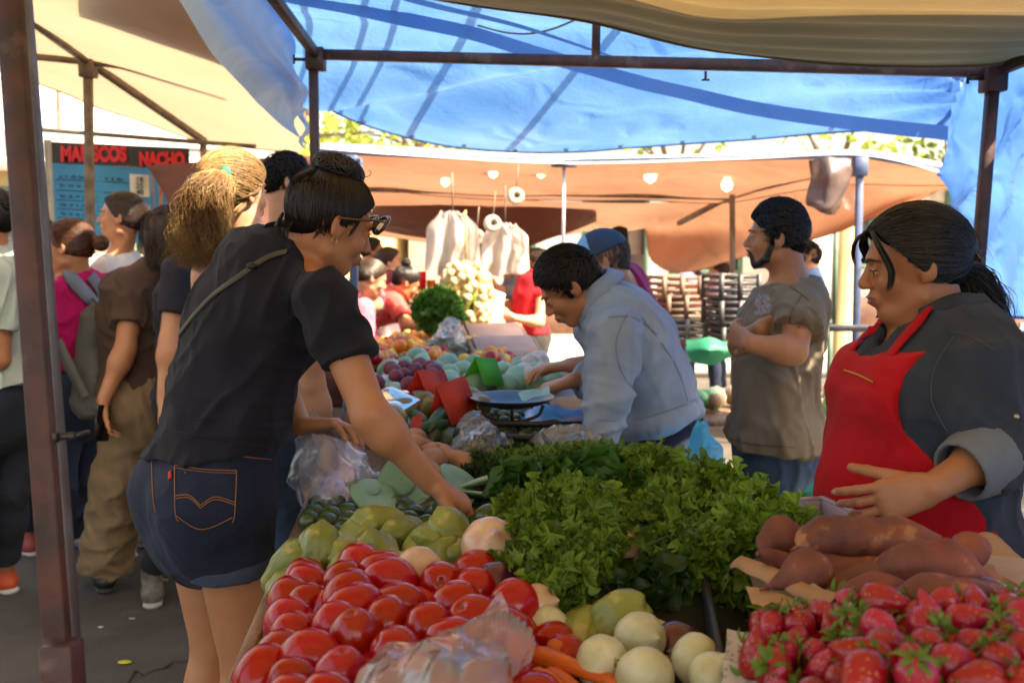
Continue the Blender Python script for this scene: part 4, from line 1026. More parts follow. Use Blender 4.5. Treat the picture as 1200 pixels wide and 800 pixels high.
    for k in range(5): mb.tube([V(a[0]-.035, a[1]+.02+k*.018, .098-k*.007), V(a[0], a[1]+.03+k*.018, .112-k*.010), V(a[0]+.03, a[1]+.02+k*.018, .098-k*.007)], .004, 5)
    mb.build('shoe_laces', mat('cream laces', (.45, .42, .36), .8), r4)
    brown = cloth('brown tee', (.085, .050, .038), (.06, .035, .028), fold=.008, b2scale=8); khaki = cloth('khaki drill', (.25, .17, .10), (.19, .13, .075), fold=.009, b2scale=7)
    j = dict(head=A(196, 277, 4.0), neck=A(197, 310, 4.0), shL=A(158, 335, 3.95), elL=A(147, 410, 3.85), wrL=A(122, 468, 3.8), anL=A(122, 665, 4.12), knL=A(140, 565, 4.0), anR=A(215, 640, 4.6))
    r5, J5, I5 = person('shopper in brown T-shirt and khaki trousers seen from behind, shoulder-length brown hair', base_xy(180, 4.05)[0], 4.05, 1.58, yaw=22, j=j, girth=1.2, tone='tan', head=(12, -5, 0),
        hair=('long', 1.4, dict(len=-.11, wid=.088, grow=.012)), hairmat=M_HBROWN, h=.010, hh=.006,
        top=dict(mat=brown, sleeve=.62, off=.02, hem=A(180, 457, 4.0), amp=.008, sl_off=.022, name='tee_shirt', creases=[(A(175, 400, 3.8), V(.5, 0, 1), .15, .010, .06)]), pants=dict(mat=khaki, len=1.97, loose=2.2, off=.018, amp=.010, creases=[(A(140, 600, 4), V(1, 0, .2), .25, .010, .07)]), shoes=(mat('black shoe', (.015, .015, .015), .4), mat('dark sole', (.03, .03, .03), .7)),
        hands=(dict(fwd=(-.1, .1, -1), palm=(.9, .2, 0), side=1, curl=(.5, .6, .4)), None))
    person('woman in white T-shirt with dark ponytail and pearl earring, facing the menu banner', base_xy(140, 4.65)[0], 4.65, 1.68, yaw=88, j=dict(head=A(142, 255, 4.6)), head=(8, 4, 0), tone='warm', girth=1.02,
        hair=('pony', 1.6, dict(tie=(0, -.108, .020), tail=[A(161, 246, 4.6), A(170, 250, 4.6), A(172, 268, 4.6), A(170, 292, 4.6)], tw=(.016, .034), tn=120, grow=.008, wave=.006)), hairmat=M_HBROWN, h=.010, hh=.0055,
        top=dict(mat=cloth('white tee', (.72, .71, .68), (.62, .61, .6), fold=.007), sleeve=.6, off=.018, neck=-.008, amp=.007), pants=dict(mat=denim_d), shoes=(M_SOLE, M_SOLE))
    mag = cloth('magenta knit top', (.52, .010, .15), (.42, .008, .11), fold=.008, b2scale=8)
    j = dict(head=A(80, 290, 4.2), neck=A(88, 326, 4.22), anL=A(88, 625, 4.75), anR=A(66, 620, 4.7))
    r7, J7, I7 = person('woman in magenta top with grey backpack, auburn hair in a bun with orange tie', base_xy(86, 4.25)[0], 4.25, 1.57, yaw=70, j=j, head=(18, -8, 0), tone='tan', girth=1.12,
        hair=('bun', 1.4, dict(tie=(0, -.12, .0), bun=(-.01, -.150, -.002), bunr=(.032, .032, .032), grow=.01)), hairmat=M_HAUB, h=.010, hh=.006,
        top=dict(mat=mag, sleeve=1.5, off=.02, amp=.009, name='knit_top', hem=A(86, 428, 4.2)), pants=dict(mat=cloth('navy jeans', (.03, .05, .10)), len=1.9), shoes=(mat('white trainer', (.6, .6, .6), .5), mat('blue sole', (.1, .2, .4), .5)))
    W = lambda x, y, z: I7['hc']+I7['R'] @ (V(x, y, z)*I7['hs'])
    mb = MB(); t = np.linspace(0, 6.28, 16, endpoint=False); mb.tube([W(.026*math.cos(a), -.128, .026*math.sin(a)) for a in t], .007, 7, closed=True); mb.build('hair_tie', mat('orange hair tie', (.75, .20, .03), .7), r7)
    bp = thing('backpack', 'grey backpack on the back of the woman in the magenta top', 'backpack', tuple(A(108, 440, 4.15)))
    def into(o): o.parent = bp; o.matrix_parent_inverse = Matrix.Translation(-bp.location); return o
    gm = cloth('grey canvas', (.12, .125, .12), (.08, .085, .08), fold=.01); gb = cloth('blue grey webbing', (.20, .25, .33), fold=.002)
    S = SDF(); S.ell(A(118, 400, 4.12), (.085, .12, .17), None, .03); S.ell(A(117, 440, 4.10), (.10, .13, .15), None, .04); S.ell(A(108, 470, 4.0), (.09, .06, .08), None, .03); v, q = surf(S, .010, disp=folds(.010, (7, 7, 5), 2)); into(link('bag_body', np_mesh('bag', v, q, [gm])))
    mb = MB(); bv = bvh_of(child(r7, 'knit_top'))
    P, N = cast([(78, 322), (92, 336), (105, 352), (118, 368)], bv, .010, 16); P[-4:] += V(.0, -.02, 0); ribbon(mb, P, N, .055, .010); into(mb.build('shoulder_strap', gb))
    mb = MB(); P, N = cast([(104, 324), (114, 340), (120, 362)], bv, .010, 12); ribbon(mb, P, N, .055, .010); into(mb.build('shoulder_strap', gb))
    mb = MB(); P = spline([A(68, 400, 3.95), A(80, 425, 3.92), A(100, 465, 3.92)], 10); ribbon(mb, P, np.tile(V(-.2, -1, 0), (10, 1)), .045, .006); into(mb.build('waist_strap', gm))
    mb = MB(); P = spline([A(108, 350, 4.02), A(128, 378, 4.0), A(128, 430, 3.99), A(108, 470, 3.96)], 14); mb.tube(P, .006, 6); into(mb.build('zip', mat('zip', (.05, .05, .05), .5)))
    mint = cloth('mint blouse', (.42, .50, .45), (.36, .43, .39), fold=.008)
    j = dict(head=A(-14, 256, 3.8), neck=A(-12, 296, 3.8), anR=A(4, 668, 4.1), anL=A(-30, 690, 4.0), elL=A(-2, 420, 3.7), shL=A(2, 325, 3.7), wrL=A(-60, 430, 3.6))
    person('woman in mint blouse and blue jeans at the left edge, orange trainers', base_xy(-12, 3.85)[0], 3.85, 1.68, yaw=70, j=j, tone='tan', girth=1.15, hair=('bun', 1, dict(tie=(0, -.1, .06), bun=(0, -.12, .06))), h=.010, hh=.006,
        top=dict(mat=mint, sleeve=.65, off=.03, hem=A(0, 448, 3.8), amp=.008, flare=.03), pants=dict(mat=cloth('slate jeans', (.028, .038, .06)), len=1.85), shoes=(mat('orange trainer', (.60, .09, .03), .6), mat('white sole', (.6, .6, .58), .6)))
    r9, J9, I9 = person('curly haired shopper behind the near pole, pale blue blouse', base_xy(44, 4.7)[0], 4.7, 1.62, yaw=55, j=dict(head=A(44, 285, 4.6)), tone='light', hair=('long', 1, dict(len=-.06, wid=.09, grow=.016)), h=.011, hh=.008,
        top=dict(mat=cloth('pale aqua blouse', (.35, .55, .60)), sleeve=1.2, off=.03, flare=.04), pants=dict(mat=denim_d), shoes=(mat('red sandal', (.3, .05, .04), .6), M_SOLE))
    # light cloth over that shopper's shoulder
    g = np.zeros((22, 16, 3)); 
    for a in range(22):
        for b in range(16):
            t = a/21; u = b/15; base = A(46+u*26, 312+t*78-(1-u)*10, 4.25); g[a, b] = base+V(.01*math.sin(u*14+t*2)*t, .03*math.sin(u*11+1), 0)
    mb = MB(); mb.grid(g); mb.grid(g[::-1]+V(0, .012, 0)); o = mb.build('cotton_towel', cloth('aqua towel', (.38, .58, .62), (.30, .50, .56), fold=.006)); tag(o, 'pale aqua cloth hanging beside the near maroon pole', 'towel')
    # ---- far people beyond the produce
    pk = cloth('pink gingham', (.55, .18, .24), (.40, .10, .16), nscale=60, fold=.008); coral = cloth('coral tee', (.62, .10, .09), (.5, .08, .07), fold=.008)
    j = dict(head=A(436, 326, 6.4), neck=A(426, 352, 6.45), wrR=A(448, 412, 6.0), elR=A(428, 398, 6.2), shR=A(426, 362, 6.25))
    person('woman in pink checked blouse reaching over the far vegetables', base_xy(410, 6.5)[0], 6.5, 1.5, yaw=-72, bend=16, j=j, head=(0, -25, 0), tone='light', hair=('bun', .6, dict(tie=(0, -.1, .05), bun=(0, -.12, .06))), hairmat=M_HBROWN, h=.014, hh=.008, top=dict(mat=pk, sleeve=1.7, off=.03, name='blouse'), pants=dict(mat=denim_m))
    j = dict(head=A(476, 332, 6.9), neck=A(463, 346, 6.95), wrR=A(494, 384, 6.6), elR=A(476, 378, 6.7), shR=A(462, 355, 6.75), upchest=A(456, 356, 6.95), chest=A(448, 368, 6.97))
    person('woman in coral T-shirt with black bun stooping over the far greens', base_xy(438, 7.0)[0], 7.0, 1.52, yaw=-72, bend=34, j=j, head=(0, -30, 0), tone='tan', hair=('bun', .6, dict(tie=(0, -.06, .1), bun=(0, -.07, .125))), h=.014, hh=.008, top=dict(mat=coral, sleeve=.7, off=.03), pants=dict(mat=denim_d))
    person('pale faced shopper in dark red behind the stooping woman', base_xy(452, 7.8)[0], 7.8, 1.50, yaw=-80, bend=8, j=dict(head=A(457, 307, 7.8)), tone='light', hair=('bun', .5, dict(tie=(0, -.1, .02), bun=(0, -.11, .02))), hairmat=M_HBROWN, h=.016, hh=.010, top=dict(mat=cloth('dark red top', (.22, .03, .05)), sleeve=1.3), pants=dict(mat=denim_d))
    person('dark haired shopper at the back left of the far stall', base_xy(430, 8.4)[0], 8.4, 1.56, yaw=-80, j=dict(head=A(437, 294, 8.4)), tone='tan', hair=('bun', .5, dict(tie=(0, -.1, .02), bun=(0, -.11, .0))), h=.016, hh=.010, top=dict(mat=cloth('plum top', (.18, .06, .10)), sleeve=1.3), pants=dict(mat=denim_d))
    rv = cloth('red vest', (.62, .02, .03), (.5, .015, .025), fold=.006)
    j = dict(head=A(628, 312, 7.2), neck=A(630, 330, 7.2), shL=A(636, 346, 7.05), elL=A(632, 378, 6.95), wrL=A(602, 372, 6.85), wrR=A(598, 358, 7.2), elR=A(612, 372, 7.35))
    person('man in red vest filling a plastic bag at the back of the far stall', base_xy(622, 7.2)[0], 7.2, 1.52, yaw=78, fem=False, j=j, tone='light', hair=short(.5), hairmat=M_HBROWN, h=.013, hh=.008, top=dict(mat=rv, sleeve=0, off=.02, name='vest', hem=A(620, 388, 7.2)), pants=dict(mat=cloth('charcoal trousers', (.05, .045, .045))), hands=(dict(fwd=(-1, 0, .1), palm=(0, .8, .2), side=-1), None))
    j = dict(head=A(604, 318, 7.9), shL=A(604, 345, 7.8), elL=A(580, 338, 7.6), wrL=A(556, 312, 7.5), shR=A(592, 346, 8.0), wrR=A(562, 330, 7.7), elR=A(580, 350, 7.8))
    person('man in grey T-shirt reaching up to the hanging bags behind the red vest', base_xy(604, 7.95)[0], 7.95, 1.48, yaw=80, fem=False, j=j, tone='brown', hair=short(.5), h=.014, hh=.010, top=dict(mat=cloth('slate tee', (.13, .13, .15)), sleeve=.7), pants=dict(mat=cloth('charcoal trousers', (.05, .045, .045))))
    person('passer-by in blue shirt in the sunny street behind the bearded man', base_xy(946, 7.5)[0], 7.5, 1.52, yaw=80, fem=False, j=dict(head=A(944, 302, 7.5)), tone='tan', hair=short(.5), h=.016, hh=.012, top=dict(mat=cloth('sky shirt', (.14, .26, .5)), sleeve=.8), pants=dict(mat=denim_d))
    person('distant shopper in pink walking past the black crates', base_xy(842, 9.5)[0], 9.5, 1.42, yaw=60, j=dict(head=A(842, 316, 9.5)), tone='light', hair=('bun', .4, dict(tie=(0, -.1, .02), bun=(0, -.11, .02))), hairmat=M_HBROWN, h=.018, top=dict(mat=cloth('pink tee', (.6, .2, .25)), sleeve=.8), pants=dict(mat=denim_d))
    person('distant shopper in lilac beyond the red sheet', base_xy(806, 10)[0], 10, 1.42, yaw=60, j=dict(head=A(806, 322, 10)), tone='tan', hair=('bun', .4, dict(tie=(0, -.1, .02), bun=(0, -.11, .02))), h=.018, top=dict(mat=cloth('lilac tee', (.35, .2, .4)), sleeve=.8), pants=dict(mat=denim_d))
    # phone
    mb = MB(); mb.box((0, 0, 0), (.075, .010, .14), None, 0, .004); o = mb.build('mobile_phone', mat('black phone', (.01, .01, .012), .2)); o.location = J5['wrL']+V(.005, -.035, -.085); o.rotation_euler = (0, .15, 1.2); tag(o, 'black phone held in the lowered hand of the brown T-shirt shopper', 'phone')
# ------------------------------------------------------------ produce
def G(px, py, z):
    """point on the level z seen at pixel"""
    u = (px-600)/F; v = (400-py)/F; d = V(u, math.cos(PITCH)+v*math.sin(PITCH), -math.sin(PITCH)+v*math.cos(PITCH))
    return V(0, 0, CAMZ)+d*((z-CAMZ)/d[2])
def inpoly(x, y, P):
    c = False; n = len(P); j = n-1
    for i in range(n):
        if (P[i][1] > y) != (P[j][1] > y) and x < (P[j][0]-P[i][0])*(y-P[i][1])/(P[j][1]-P[i][1])+P[i][0]: c = not c
        j = i
    return c
def scatter(poly, zf, gap, nmax, seed=0, tries=6000, avoid=()):
    """dart throwing on the heap top: poly in photo px, zf(px,py)->height"""
    g = np.random.default_rng(seed); xs = [p[0] for p in poly]; ys = [p[1] for p in poly]; out = []
    for _ in range(tries):
        x, y = g.uniform(min(xs), max(xs)), g.uniform(min(ys), max(ys))
        if not inpoly(x, y, poly): continue
        p = G(x, y, zf(x, y))
        if all(np.linalg.norm((p-q)*V(1, 1, 1)) > gap for q in out) and all(np.linalg.norm(p-a[0]) > a[1] for a in avoid): out.append(p)
        if len(out) >= nmax: break
    return out
def blob(r, fn=None, n=(26, 18), seed=0, lump=.03, lf=1.6, m=0, mb=None):
    """closed rounded body; fn(u, th, P)->P shapes it"""
    mb = mb or MB(); nu, nv = n; th = np.linspace(0, PI, nv); ph = np.arange(nu)*2*PI/nu
    T, Pp = np.meshgrid(th, ph, indexing='ij'); D = np.stack([np.sin(T)*np.cos(Pp), np.sin(T)*np.sin(Pp), np.cos(T)], -1)
    r = np.broadcast_to(r, (3,)); P = D*r*(1+lump*NZ[seed % 12](D*lf+seed*3.1, 1))[..., None]
    if fn: P = fn(P, T, Pp, D)
    mb.grid(P, m, closed_v=True); return mb
def euler_rand(g, flat=None):
    return (g.uniform(0, 6.28), g.uniform(0, 6.28), g.uniform(0, 6.28)) if flat is None else (flat[0]+g.normal()*.3, flat[1]+g.normal()*.3, g.uniform(0, 6.28))
def scatter_things(name, cat, group, label, protos, pts, scale=(.9, 1.1), flat=None, seed=0, labels=None):
    """protos: list of functions building a root at the origin"""
    g = np.random.default_rng(seed); roots = []; P = [f() for f in protos]; used = set()
    for i, p in enumerate(pts):
        k = i % len(P); o = P[k] if k not in used else copy_tree(P[k]); used.add(k)
        o.location = p; o.rotation_euler = euler_rand(g, flat); o.scale = (g.uniform(*scale),)*3
        tag(o, labels[i] if labels and i < len(labels) and labels[i] else label, cat, group); roots.append(o)
    for k, o in enumerate(P):
        if k not in used:
            for ch in [c for c in bpy.data.objects if c.parent == o]: bpy.data.objects.remove(ch)
            bpy.data.objects.remove(o)
    return roots
def relabel(roots, key, lab):
    """give the item nearest a world point its own label"""
    o = min(roots, key=lambda r: (Vector(key)-r.location).length); o['label'] = lab; return o

M_TOM = mat('ripe tomato', (.42, .004, .010), .20, (.32, .004, .008), nscale=7, nmix=1, coat=.10, bump=.0006, bscale=60, objvar=.16, spots=(16, .66, (.50, .05, .02), .5), spec=.45)
M_STEM = mat('green stem', (.09, .14, .03), .7)
M_CHAY = mat('chayote skin', (.24, .26, .055), .42, (.15, .19, .035), nscale=9, bump=.0012, bscale=90, objvar=.2, spots=(22, .62, (.38, .34, .12), .8), coat=.1)
M_ONION = mat('white onion skin', (.58, .58, .40), .40, (.42, .44, .24), nscale=5, stretch=(6, 6, .8), objvar=.1, coat=.08, bump=.0005, bscale=50, spots=(11, .62, (.40, .22, .09), .5))
M_PONION = mat('blush onion skin', (.62, .44, .30), .3, (.48, .27, .16), nscale=5, stretch=(6, 6, .8), objvar=.08, coat=.3)
M_RONION = mat('red onion skin', (.10, .012, .035), .22, (.05, .006, .02), nscale=6, stretch=(5, 5, 1), coat=.5)
M_LIME = mat('dark lime skin', (.035, .075, .018), .3, (.02, .05, .012), nscale=9, bump=.0006, bscale=160, objvar=.3, coat=.3)
M_AVO = mat('avocado skin', (.045, .075, .025), .35, (.025, .045, .015), nscale=16, bump=.0012, bscale=110, objvar=.3, coat=.2)
M_MANGO = mat('mango skin', (.16, .20, .06), .35, (.30, .15, .03), nscale=4, nmix=1, objvar=.25, coat=.15)
M_MELON = mat('pale green squash skin', (.26, .46, .33), .45, (.17, .34, .24), nscale=7, objvar=.2, bump=.001, bscale=60)
M_CAMOTE = mat('sweet potato skin', (.26, .075, .045), .68, (.12, .034, .024), nscale=14, detail=8, bump=.0035, bscale=38, objvar=.18, spots=(26, .60, (.40, .19, .09), .7), bump2=.006, b2scale=18)
M_YAM = mat('tan yam skin', (.42, .22, .11), .65, (.30, .14, .07), nscale=8, bump=.002, objvar=.15)
M_CARROT = mat('carrot skin', (.62, .14, .02), .45, (.5, .09, .015), nscale=30, stretch=(1, 1, 5), bump=.001, bscale=60)
M_ORANGE = mat('orange peel', (.75, .25, .03), .45, (.65, .18, .02), nscale=8, bump=.0008, bscale=140, objvar=.2)
M_YELLOW = mat('yellow fruit skin', (.70, .45, .05), .4, (.6, .33, .04), nscale=8, objvar=.2)
M_GARLIC = mat('pale root skin', (.62, .55, .50), .6, (.5, .40, .38), nscale=8, objvar=.1)
def strawberry_mat():
    m = mat('strawberry flesh', (.42, .010, .030), .28, (.26, .006, .018), nscale=6, nmix=1, objvar=.25, coat=.1, spots=(7, .66, (.50, .05, .03), .7)); t = m.node_tree; L = t.links.new
    p = next(n for n in t.nodes if n.type == 'BSDF_PRINCIPLED'); tc = next(n for n in t.nodes if n.type == 'TEX_COORD')
    vo = nd(t, 'ShaderNodeTexVoronoi'); vo.inputs['Scale'].default_value = 190; L(tc.outputs['Object'], vo.inputs['Vector'])
    b = nd(t, 'ShaderNodeBump'); b.inputs['Distance'].default_value = .0012; L(vo.outputs['Distance'], b.inputs['Height']); L(b.outputs[0], p.inputs['Normal'])
    src = p.inputs['Base Color'].links[0].from_socket; r = nd(t, 'ShaderNodeValToRGB'); r.color_ramp.elements[0].position = .10; r.color_ramp.elements[0].color = (1, 1, 1, 1); r.color_ramp.elements[1].position = .22; r.color_ramp.elements[1].color = (0, 0, 0, 1)
    L(vo.outputs['Distance'], r.inputs['Fac']); mx = nd(t, 'ShaderNodeMix', data_type='RGBA'); L(r.outputs[0], mx.inputs['Factor']); L(src, mx.inputs['A']); mx.inputs['B'].default_value = (.50, .26, .06, 1); L(mx.outputs['Result'], p.inputs['Base Color']); return m
M_STRAW = strawberry_mat()
def leafm(name, col, col2, tr=.35, rough=.45, scale=30, veins=True):
    return mat('leaf '+name, col, rough, col2, nscale=scale, nmix=.9, transl=tr, bump=.0016, bscale=70, bump2=.003, b2scale=22, spec=.35)
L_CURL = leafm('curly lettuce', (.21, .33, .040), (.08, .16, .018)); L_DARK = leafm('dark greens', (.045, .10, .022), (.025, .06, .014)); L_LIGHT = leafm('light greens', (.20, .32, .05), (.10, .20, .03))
L_NOPAL = mat('cactus pad', (.22, .36, .20), .5, (.15, .27, .14), nscale=12, bump=.001, spots=(40, .66, (.08, .12, .05), .8), objvar=.15)
L_CHARD = leafm('broad leaf', (.055, .16, .022), (.03, .09, .014), scale=8)

def tomato(k):
    def f():
        el = (1.22, 1.08, .98, 1.14, 1.3)[k]; root = thing('tomato', 'x', 'tomato')
        def sh(P, T, Ph, D):
            z = D[..., 2]; P = P.copy(); s = 1-.10*(z > 0)*z**2+.03*np.cos(Ph*4+k)*(np.sin(T)**2)*(.3+.7*(z > 0)); P[..., :2] *= s[..., None]
            P[..., 2] -= .006*np.exp(-((np.sin(T)/.22)**2))*(z > 0); return P
        blob((.0305, .0295, .030*el), sh, seed=k, lump=.025, lf=1.1).build('flesh', M_TOM, root)
        mb = MB(); t = .030*el-.006; n = 5
        mb.tube([(0, 0, t-.002), (.001, 0, t+.001)], [.0035, .0022], 7); mb.build('stem_scar', M_STEM, root); return root
    return f
def strawberry(k):
    def f():
        root = thing('strawberry', 'x', 'strawberry')
        def sh(P, T, Ph, D):
            z = D[..., 2]; w = np.interp(z, [-1, -.6, 0, .5, .85, 1], [.35, .62, .95, 1.08, .95, .6]); P = P.copy(); P[..., :2] *= w[..., None]; P[..., 2] *= 1.15+.15*(k % 3); P[..., 0] *= 1+.12*(k % 2); return P
        blob((.0165, .0165, .0185), sh, seed=k, lump=.05, lf=1.2, n=(22, 16)).build('flesh', M_STRAW, root)
        mb = MB(); t = .0185*(1.15+.15*(k % 3)); gg = np.random.default_rng(k)
        for i in range(9):
            a = i*2*PI/9+gg.normal()*.15; L = gg.uniform(.013, .020); c, s = math.cos(a), math.sin(a); up = gg.uniform(-.003, .012); R = []
            for q, (u, w) in enumerate(((0, .0016), (.35, .0034), (.7, .0026), (1, .0003))):
                rr = .002+L*u; zz = t-.002+up*math.sin(u*2.2)-.005*u*u; R.append([(c*rr-s*w, s*rr+c*w, zz-.0006), (c*rr, s*rr, zz+.0008), (c*rr+s*w, s*rr-c*w, zz-.0006)])
            mb.grid(R)
        mb.tube([(0, 0, t-.003), (.002, .001, t+.006), (.006, .002, t+.012)], .0011, 5); mb.build('calyx', L_LIGHT, root); return root
    return f
def single(name, mk, m):
    def f():
        mb = mk(); o = mb.build(name, m); return tag(o, 'x', 'x')
    return f
def chayote(k):
    def sh(P, T, Ph, D):
        z = D[..., 2]; w = np.interp(z, [-1, -.5, .3, 1], [.72, .85, 1.08, 1.0]); P = P.copy(); P[..., :2] *= (w*(1+.06*np.abs(np.cos(Ph*2.5+k))*-1+.03))[..., None]
        P[..., 2] += .012*np.exp(-(np.sin(T)/.3)**2)*(z > 0)*-1; P[..., 1] *= .86; return P
    return single('chayote', lambda: blob((.043, .043, .058), lambda P, T, Ph, D: sh(P, T, Ph, D)*(1+.025*NZ[k](D*5.5, 1)-.035*np.abs(np.cos(Ph*2.5+k+.4*NZ[k+2](D*3, 1)))**6*np.sin(T))[..., None], seed=k, lump=.05, lf=2.2, n=(60, 36)), M_CHAY)
def onion(k, m=None, r=.042):
    def f():
        root = thing('onion', 'x', 'onion')
        def sh(P, T, Ph, D):
            z = D[..., 2]; P = P.copy(); P[..., 2] *= .90; P[..., 2] += r*.34*np.exp(-(np.sin(T)/.20)**2)*(z > 0); P[..., 2] -= r*.10*np.exp(-(np.sin(T)/.2)**2)*(z < 0)
            P[..., :2] *= (1+.012*np.cos(Ph*9+k))[..., None]; return P
        blob(r, sh, seed=k, lump=.02, lf=1, n=(32, 22)).build('bulb', m or M_ONION, root)
        mb = MB(); gg = np.random.default_rng(k)
        for i in range(14):
            a = gg.uniform(0, 6.28); q = gg.uniform(0, .006); mb.tube([(q*math.cos(a), q*math.sin(a), -r*.93), (2*q*math.cos(a), 2*q*math.sin(a), -r*.97-.004-gg.uniform(0, .006))], .0006, 3)
        mb.tube([(0, 0, -r*.9), (0, 0, -r*.99)], [.007, .005], 8); mb.build('roots', mat('onion roots', (.30, .20, .11), .8), root); return root
    return f
def rounded(name, m, r, k, el=1.0, lump=.03, n=(20, 14), tail=0):
    def sh(P, T, Ph, D):
        P = P.copy(); z = D[..., 2]; P[..., 2] *= el
        if tail: P[..., :2] *= np.interp(z, [-1, 0, 1], [1.1, 1.05, 1-tail])[..., None]
        return P
    return single(name, lambda: blob(r, sh, seed=k, lump=lump, lf=1.5, n=n), m)
def tuber(k, L=.20, r=.034, name='sweet_potato', m=None, bend=.03):
    def mk():
        g = np.random.default_rng(k); M = 26; t = np.linspace(0, 1, M); prof = np.clip(np.sin(t*PI)**.62, 0, 1)*(1+.18*np.sin(t*7+k*2))*(1-.25*abs(.45-t)); prof[0] = prof[-1] = .06
        c = np.stack([(t-.5)*L, bend*np.sin(t*PI+.3*k)-bend*.6, .012*np.sin(t*5+k)], 1); mb = MB(); nn = 20; a = np.arange(nn)*2*PI/nn; rows = []
        for i in range(M):
            T = np.gradient(c, axis=0)[i]; T = nrm(T); x = nrm(np.cross(T, V(0, 0, 1))); y = np.cross(T, x)
            P = c[i]+(r*prof[i])*(np.cos(a)[:, None]*x+.88*np.sin(a)[:, None]*y); P += (P-c[i])*(.20*NZ[k % 12](P*20, 1)+.07*NZ[(k+5) % 12](P*60, 1)-.16*np.clip(NZ[(k+3) % 12](P*V(60, 8, 8), 1), 0, 1))[:, None]; rows.append(P)
        mb.grid(rows, closed_v=True); mb.tube([c[0]+V(.002, 0, 0), c[0]-V(.012, .002, .002)], [.004, .001], 6); return mb
    return single(name, mk, m or M_CAMOTE)

_patch = {}
def curl_patch(k, nr=10, ns=84):
    """one ruffled leaf rim patch, unit radius"""
    if k in _patch: return _patch[k]
    g = np.random.default_rng(k); r = np.linspace(.0, 1, nr)[:, None]; a = np.linspace(0, 2*PI*.62, ns)[None]; p1, p2, p3, p4 = g.uniform(0, 6.28, 4); f1, f2 = g.integers(4, 7), g.integers(11, 15)
    w = a+.12*np.sin(3*a+p4)
    R = r*(1+.08*np.sin(f2*w*1.3+p2)*r**2+.10*np.sin(f1*a+p1)*r)-.06*r**4*np.abs(np.sin(f2*1.3*w+p3))
    z = .26*r**1.5*np.sin(f1*1.6*w+p1)+.26*r**4*np.sin(f2*1.7*w+p3+1.5*r)+.25*(1-r)**2
    P = np.stack([R*np.cos(a)+.10*r**4*np.sin(f2*1.7*w+p2), R*np.sin(a)+.10*r**4*np.cos(f2*1.7*w+p1), z], -1); mb = MB(); mb.grid(P); v = mb.v[0]; q = mb.q[0]; _patch[k] = (v-V(.2, .3, 0), q); return _patch[k]
def flat_leaf(k, L=1, W=.55, nu=9, nv=7):
    key = ('f', k)
    if key in _patch: return _patch[key]
    g = np.random.default_rng(k+50); u = np.linspace(0, 1, nu)[:, None]; v = np.linspace(-1, 1, nv)[None]; w = np.sin(np.clip(u, 0, 1)**.8*PI)**.7*W*.5+.02
    x = u*L+0*v; y = v*w; z = .25*np.sin(u*PI*.9)*L*.5+.10*(v**2)+.05*np.sin(u*14+g.uniform(0, 6)+v*2)*np.abs(v)-.05*(1-np.abs(v))**3
    mb = MB(); mb.grid(np.stack([x, y, z], -1)); _patch[key] = (mb.v[0]-V(.5, 0, 0), mb.q[0]); return _patch[key]
def orient(n, g, tilt=.5):
    n = nrm(n+g.normal(size=3)*tilt); x = nrm(np.cross(n, g.normal(size=3))); return np.stack([x, np.cross(n, x), n], 1)
def leafball(mb, c, r, n, size, g, kind='curl', R=None, tilt=.5, depth=.3, m=0, face=None):
    """fill an ellipsoid's outer volume with leaf patches"""
    c = np.asarray(c, float); r = np.broadcast_to(r, (3,)).astype(float); R = np.eye(3) if R is None else R; vs = []; qs = []; b = 0
    for i in range(n):
        d = g.normal(size=3)
        if face is not None and (R @ d) @ face < -.35*np.linalg.norm(d): d = -d
        d /= np.linalg.norm(d); k = 1-depth*g.random()**1.3; p = c+R @ (d*r*k); nn = R @ (d/r)
        v, q = curl_patch(int(g.integers(0, 8))) if kind == 'curl' else flat_leaf(int(g.integers(0, 6)))
        O = orient(nrm(nn), g, tilt); s = size*g.uniform(.7, 1.25); vs.append(p+(v*s) @ O.T); qs.append(q+b); b += len(v)
    mb.add(np.concatenate(vs), np.concatenate(qs), None, m)
def leaf_bunch(name, label, cat, balls, n, size, ml, kind='curl', tilt=.5, stems=None, core=True, group=None, seed=0, face=V(0, -.7, .6)):
    g = np.random.default_rng(seed); root = thing(name, label, cat, tuple(balls[0][0]), group); mb = MB()
    tot = sum(np.prod(b[1])**.66 for b in balls)
    for c, r, R in balls: leafball(mb, c, r, int(n*np.prod(r)**.66/tot), size, g, kind, R, tilt, face=nrm(face))
    mb.build('leaves', ml, root)
    if core:
        S = SDF()
        for c, r, R in balls: S.ell(c, np.array(r)*.80, R, .02)
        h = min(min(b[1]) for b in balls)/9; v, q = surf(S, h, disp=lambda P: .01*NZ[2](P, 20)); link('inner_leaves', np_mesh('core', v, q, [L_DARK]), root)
    if stems:
        mb = MB()
        for a, b, k, w in stems:
            for i in range(k): o = g.normal(size=3)*w; mb.tube([np.asarray(a)+o*.6, (np.asarray(a)+np.asarray(b))/2+o, np.asarray(b)+o*1.5], [.004, .0035, .002], 6)
        mb.build('stems', mat('pale green stalk', (.22, .30, .10), .4), root)
    return root

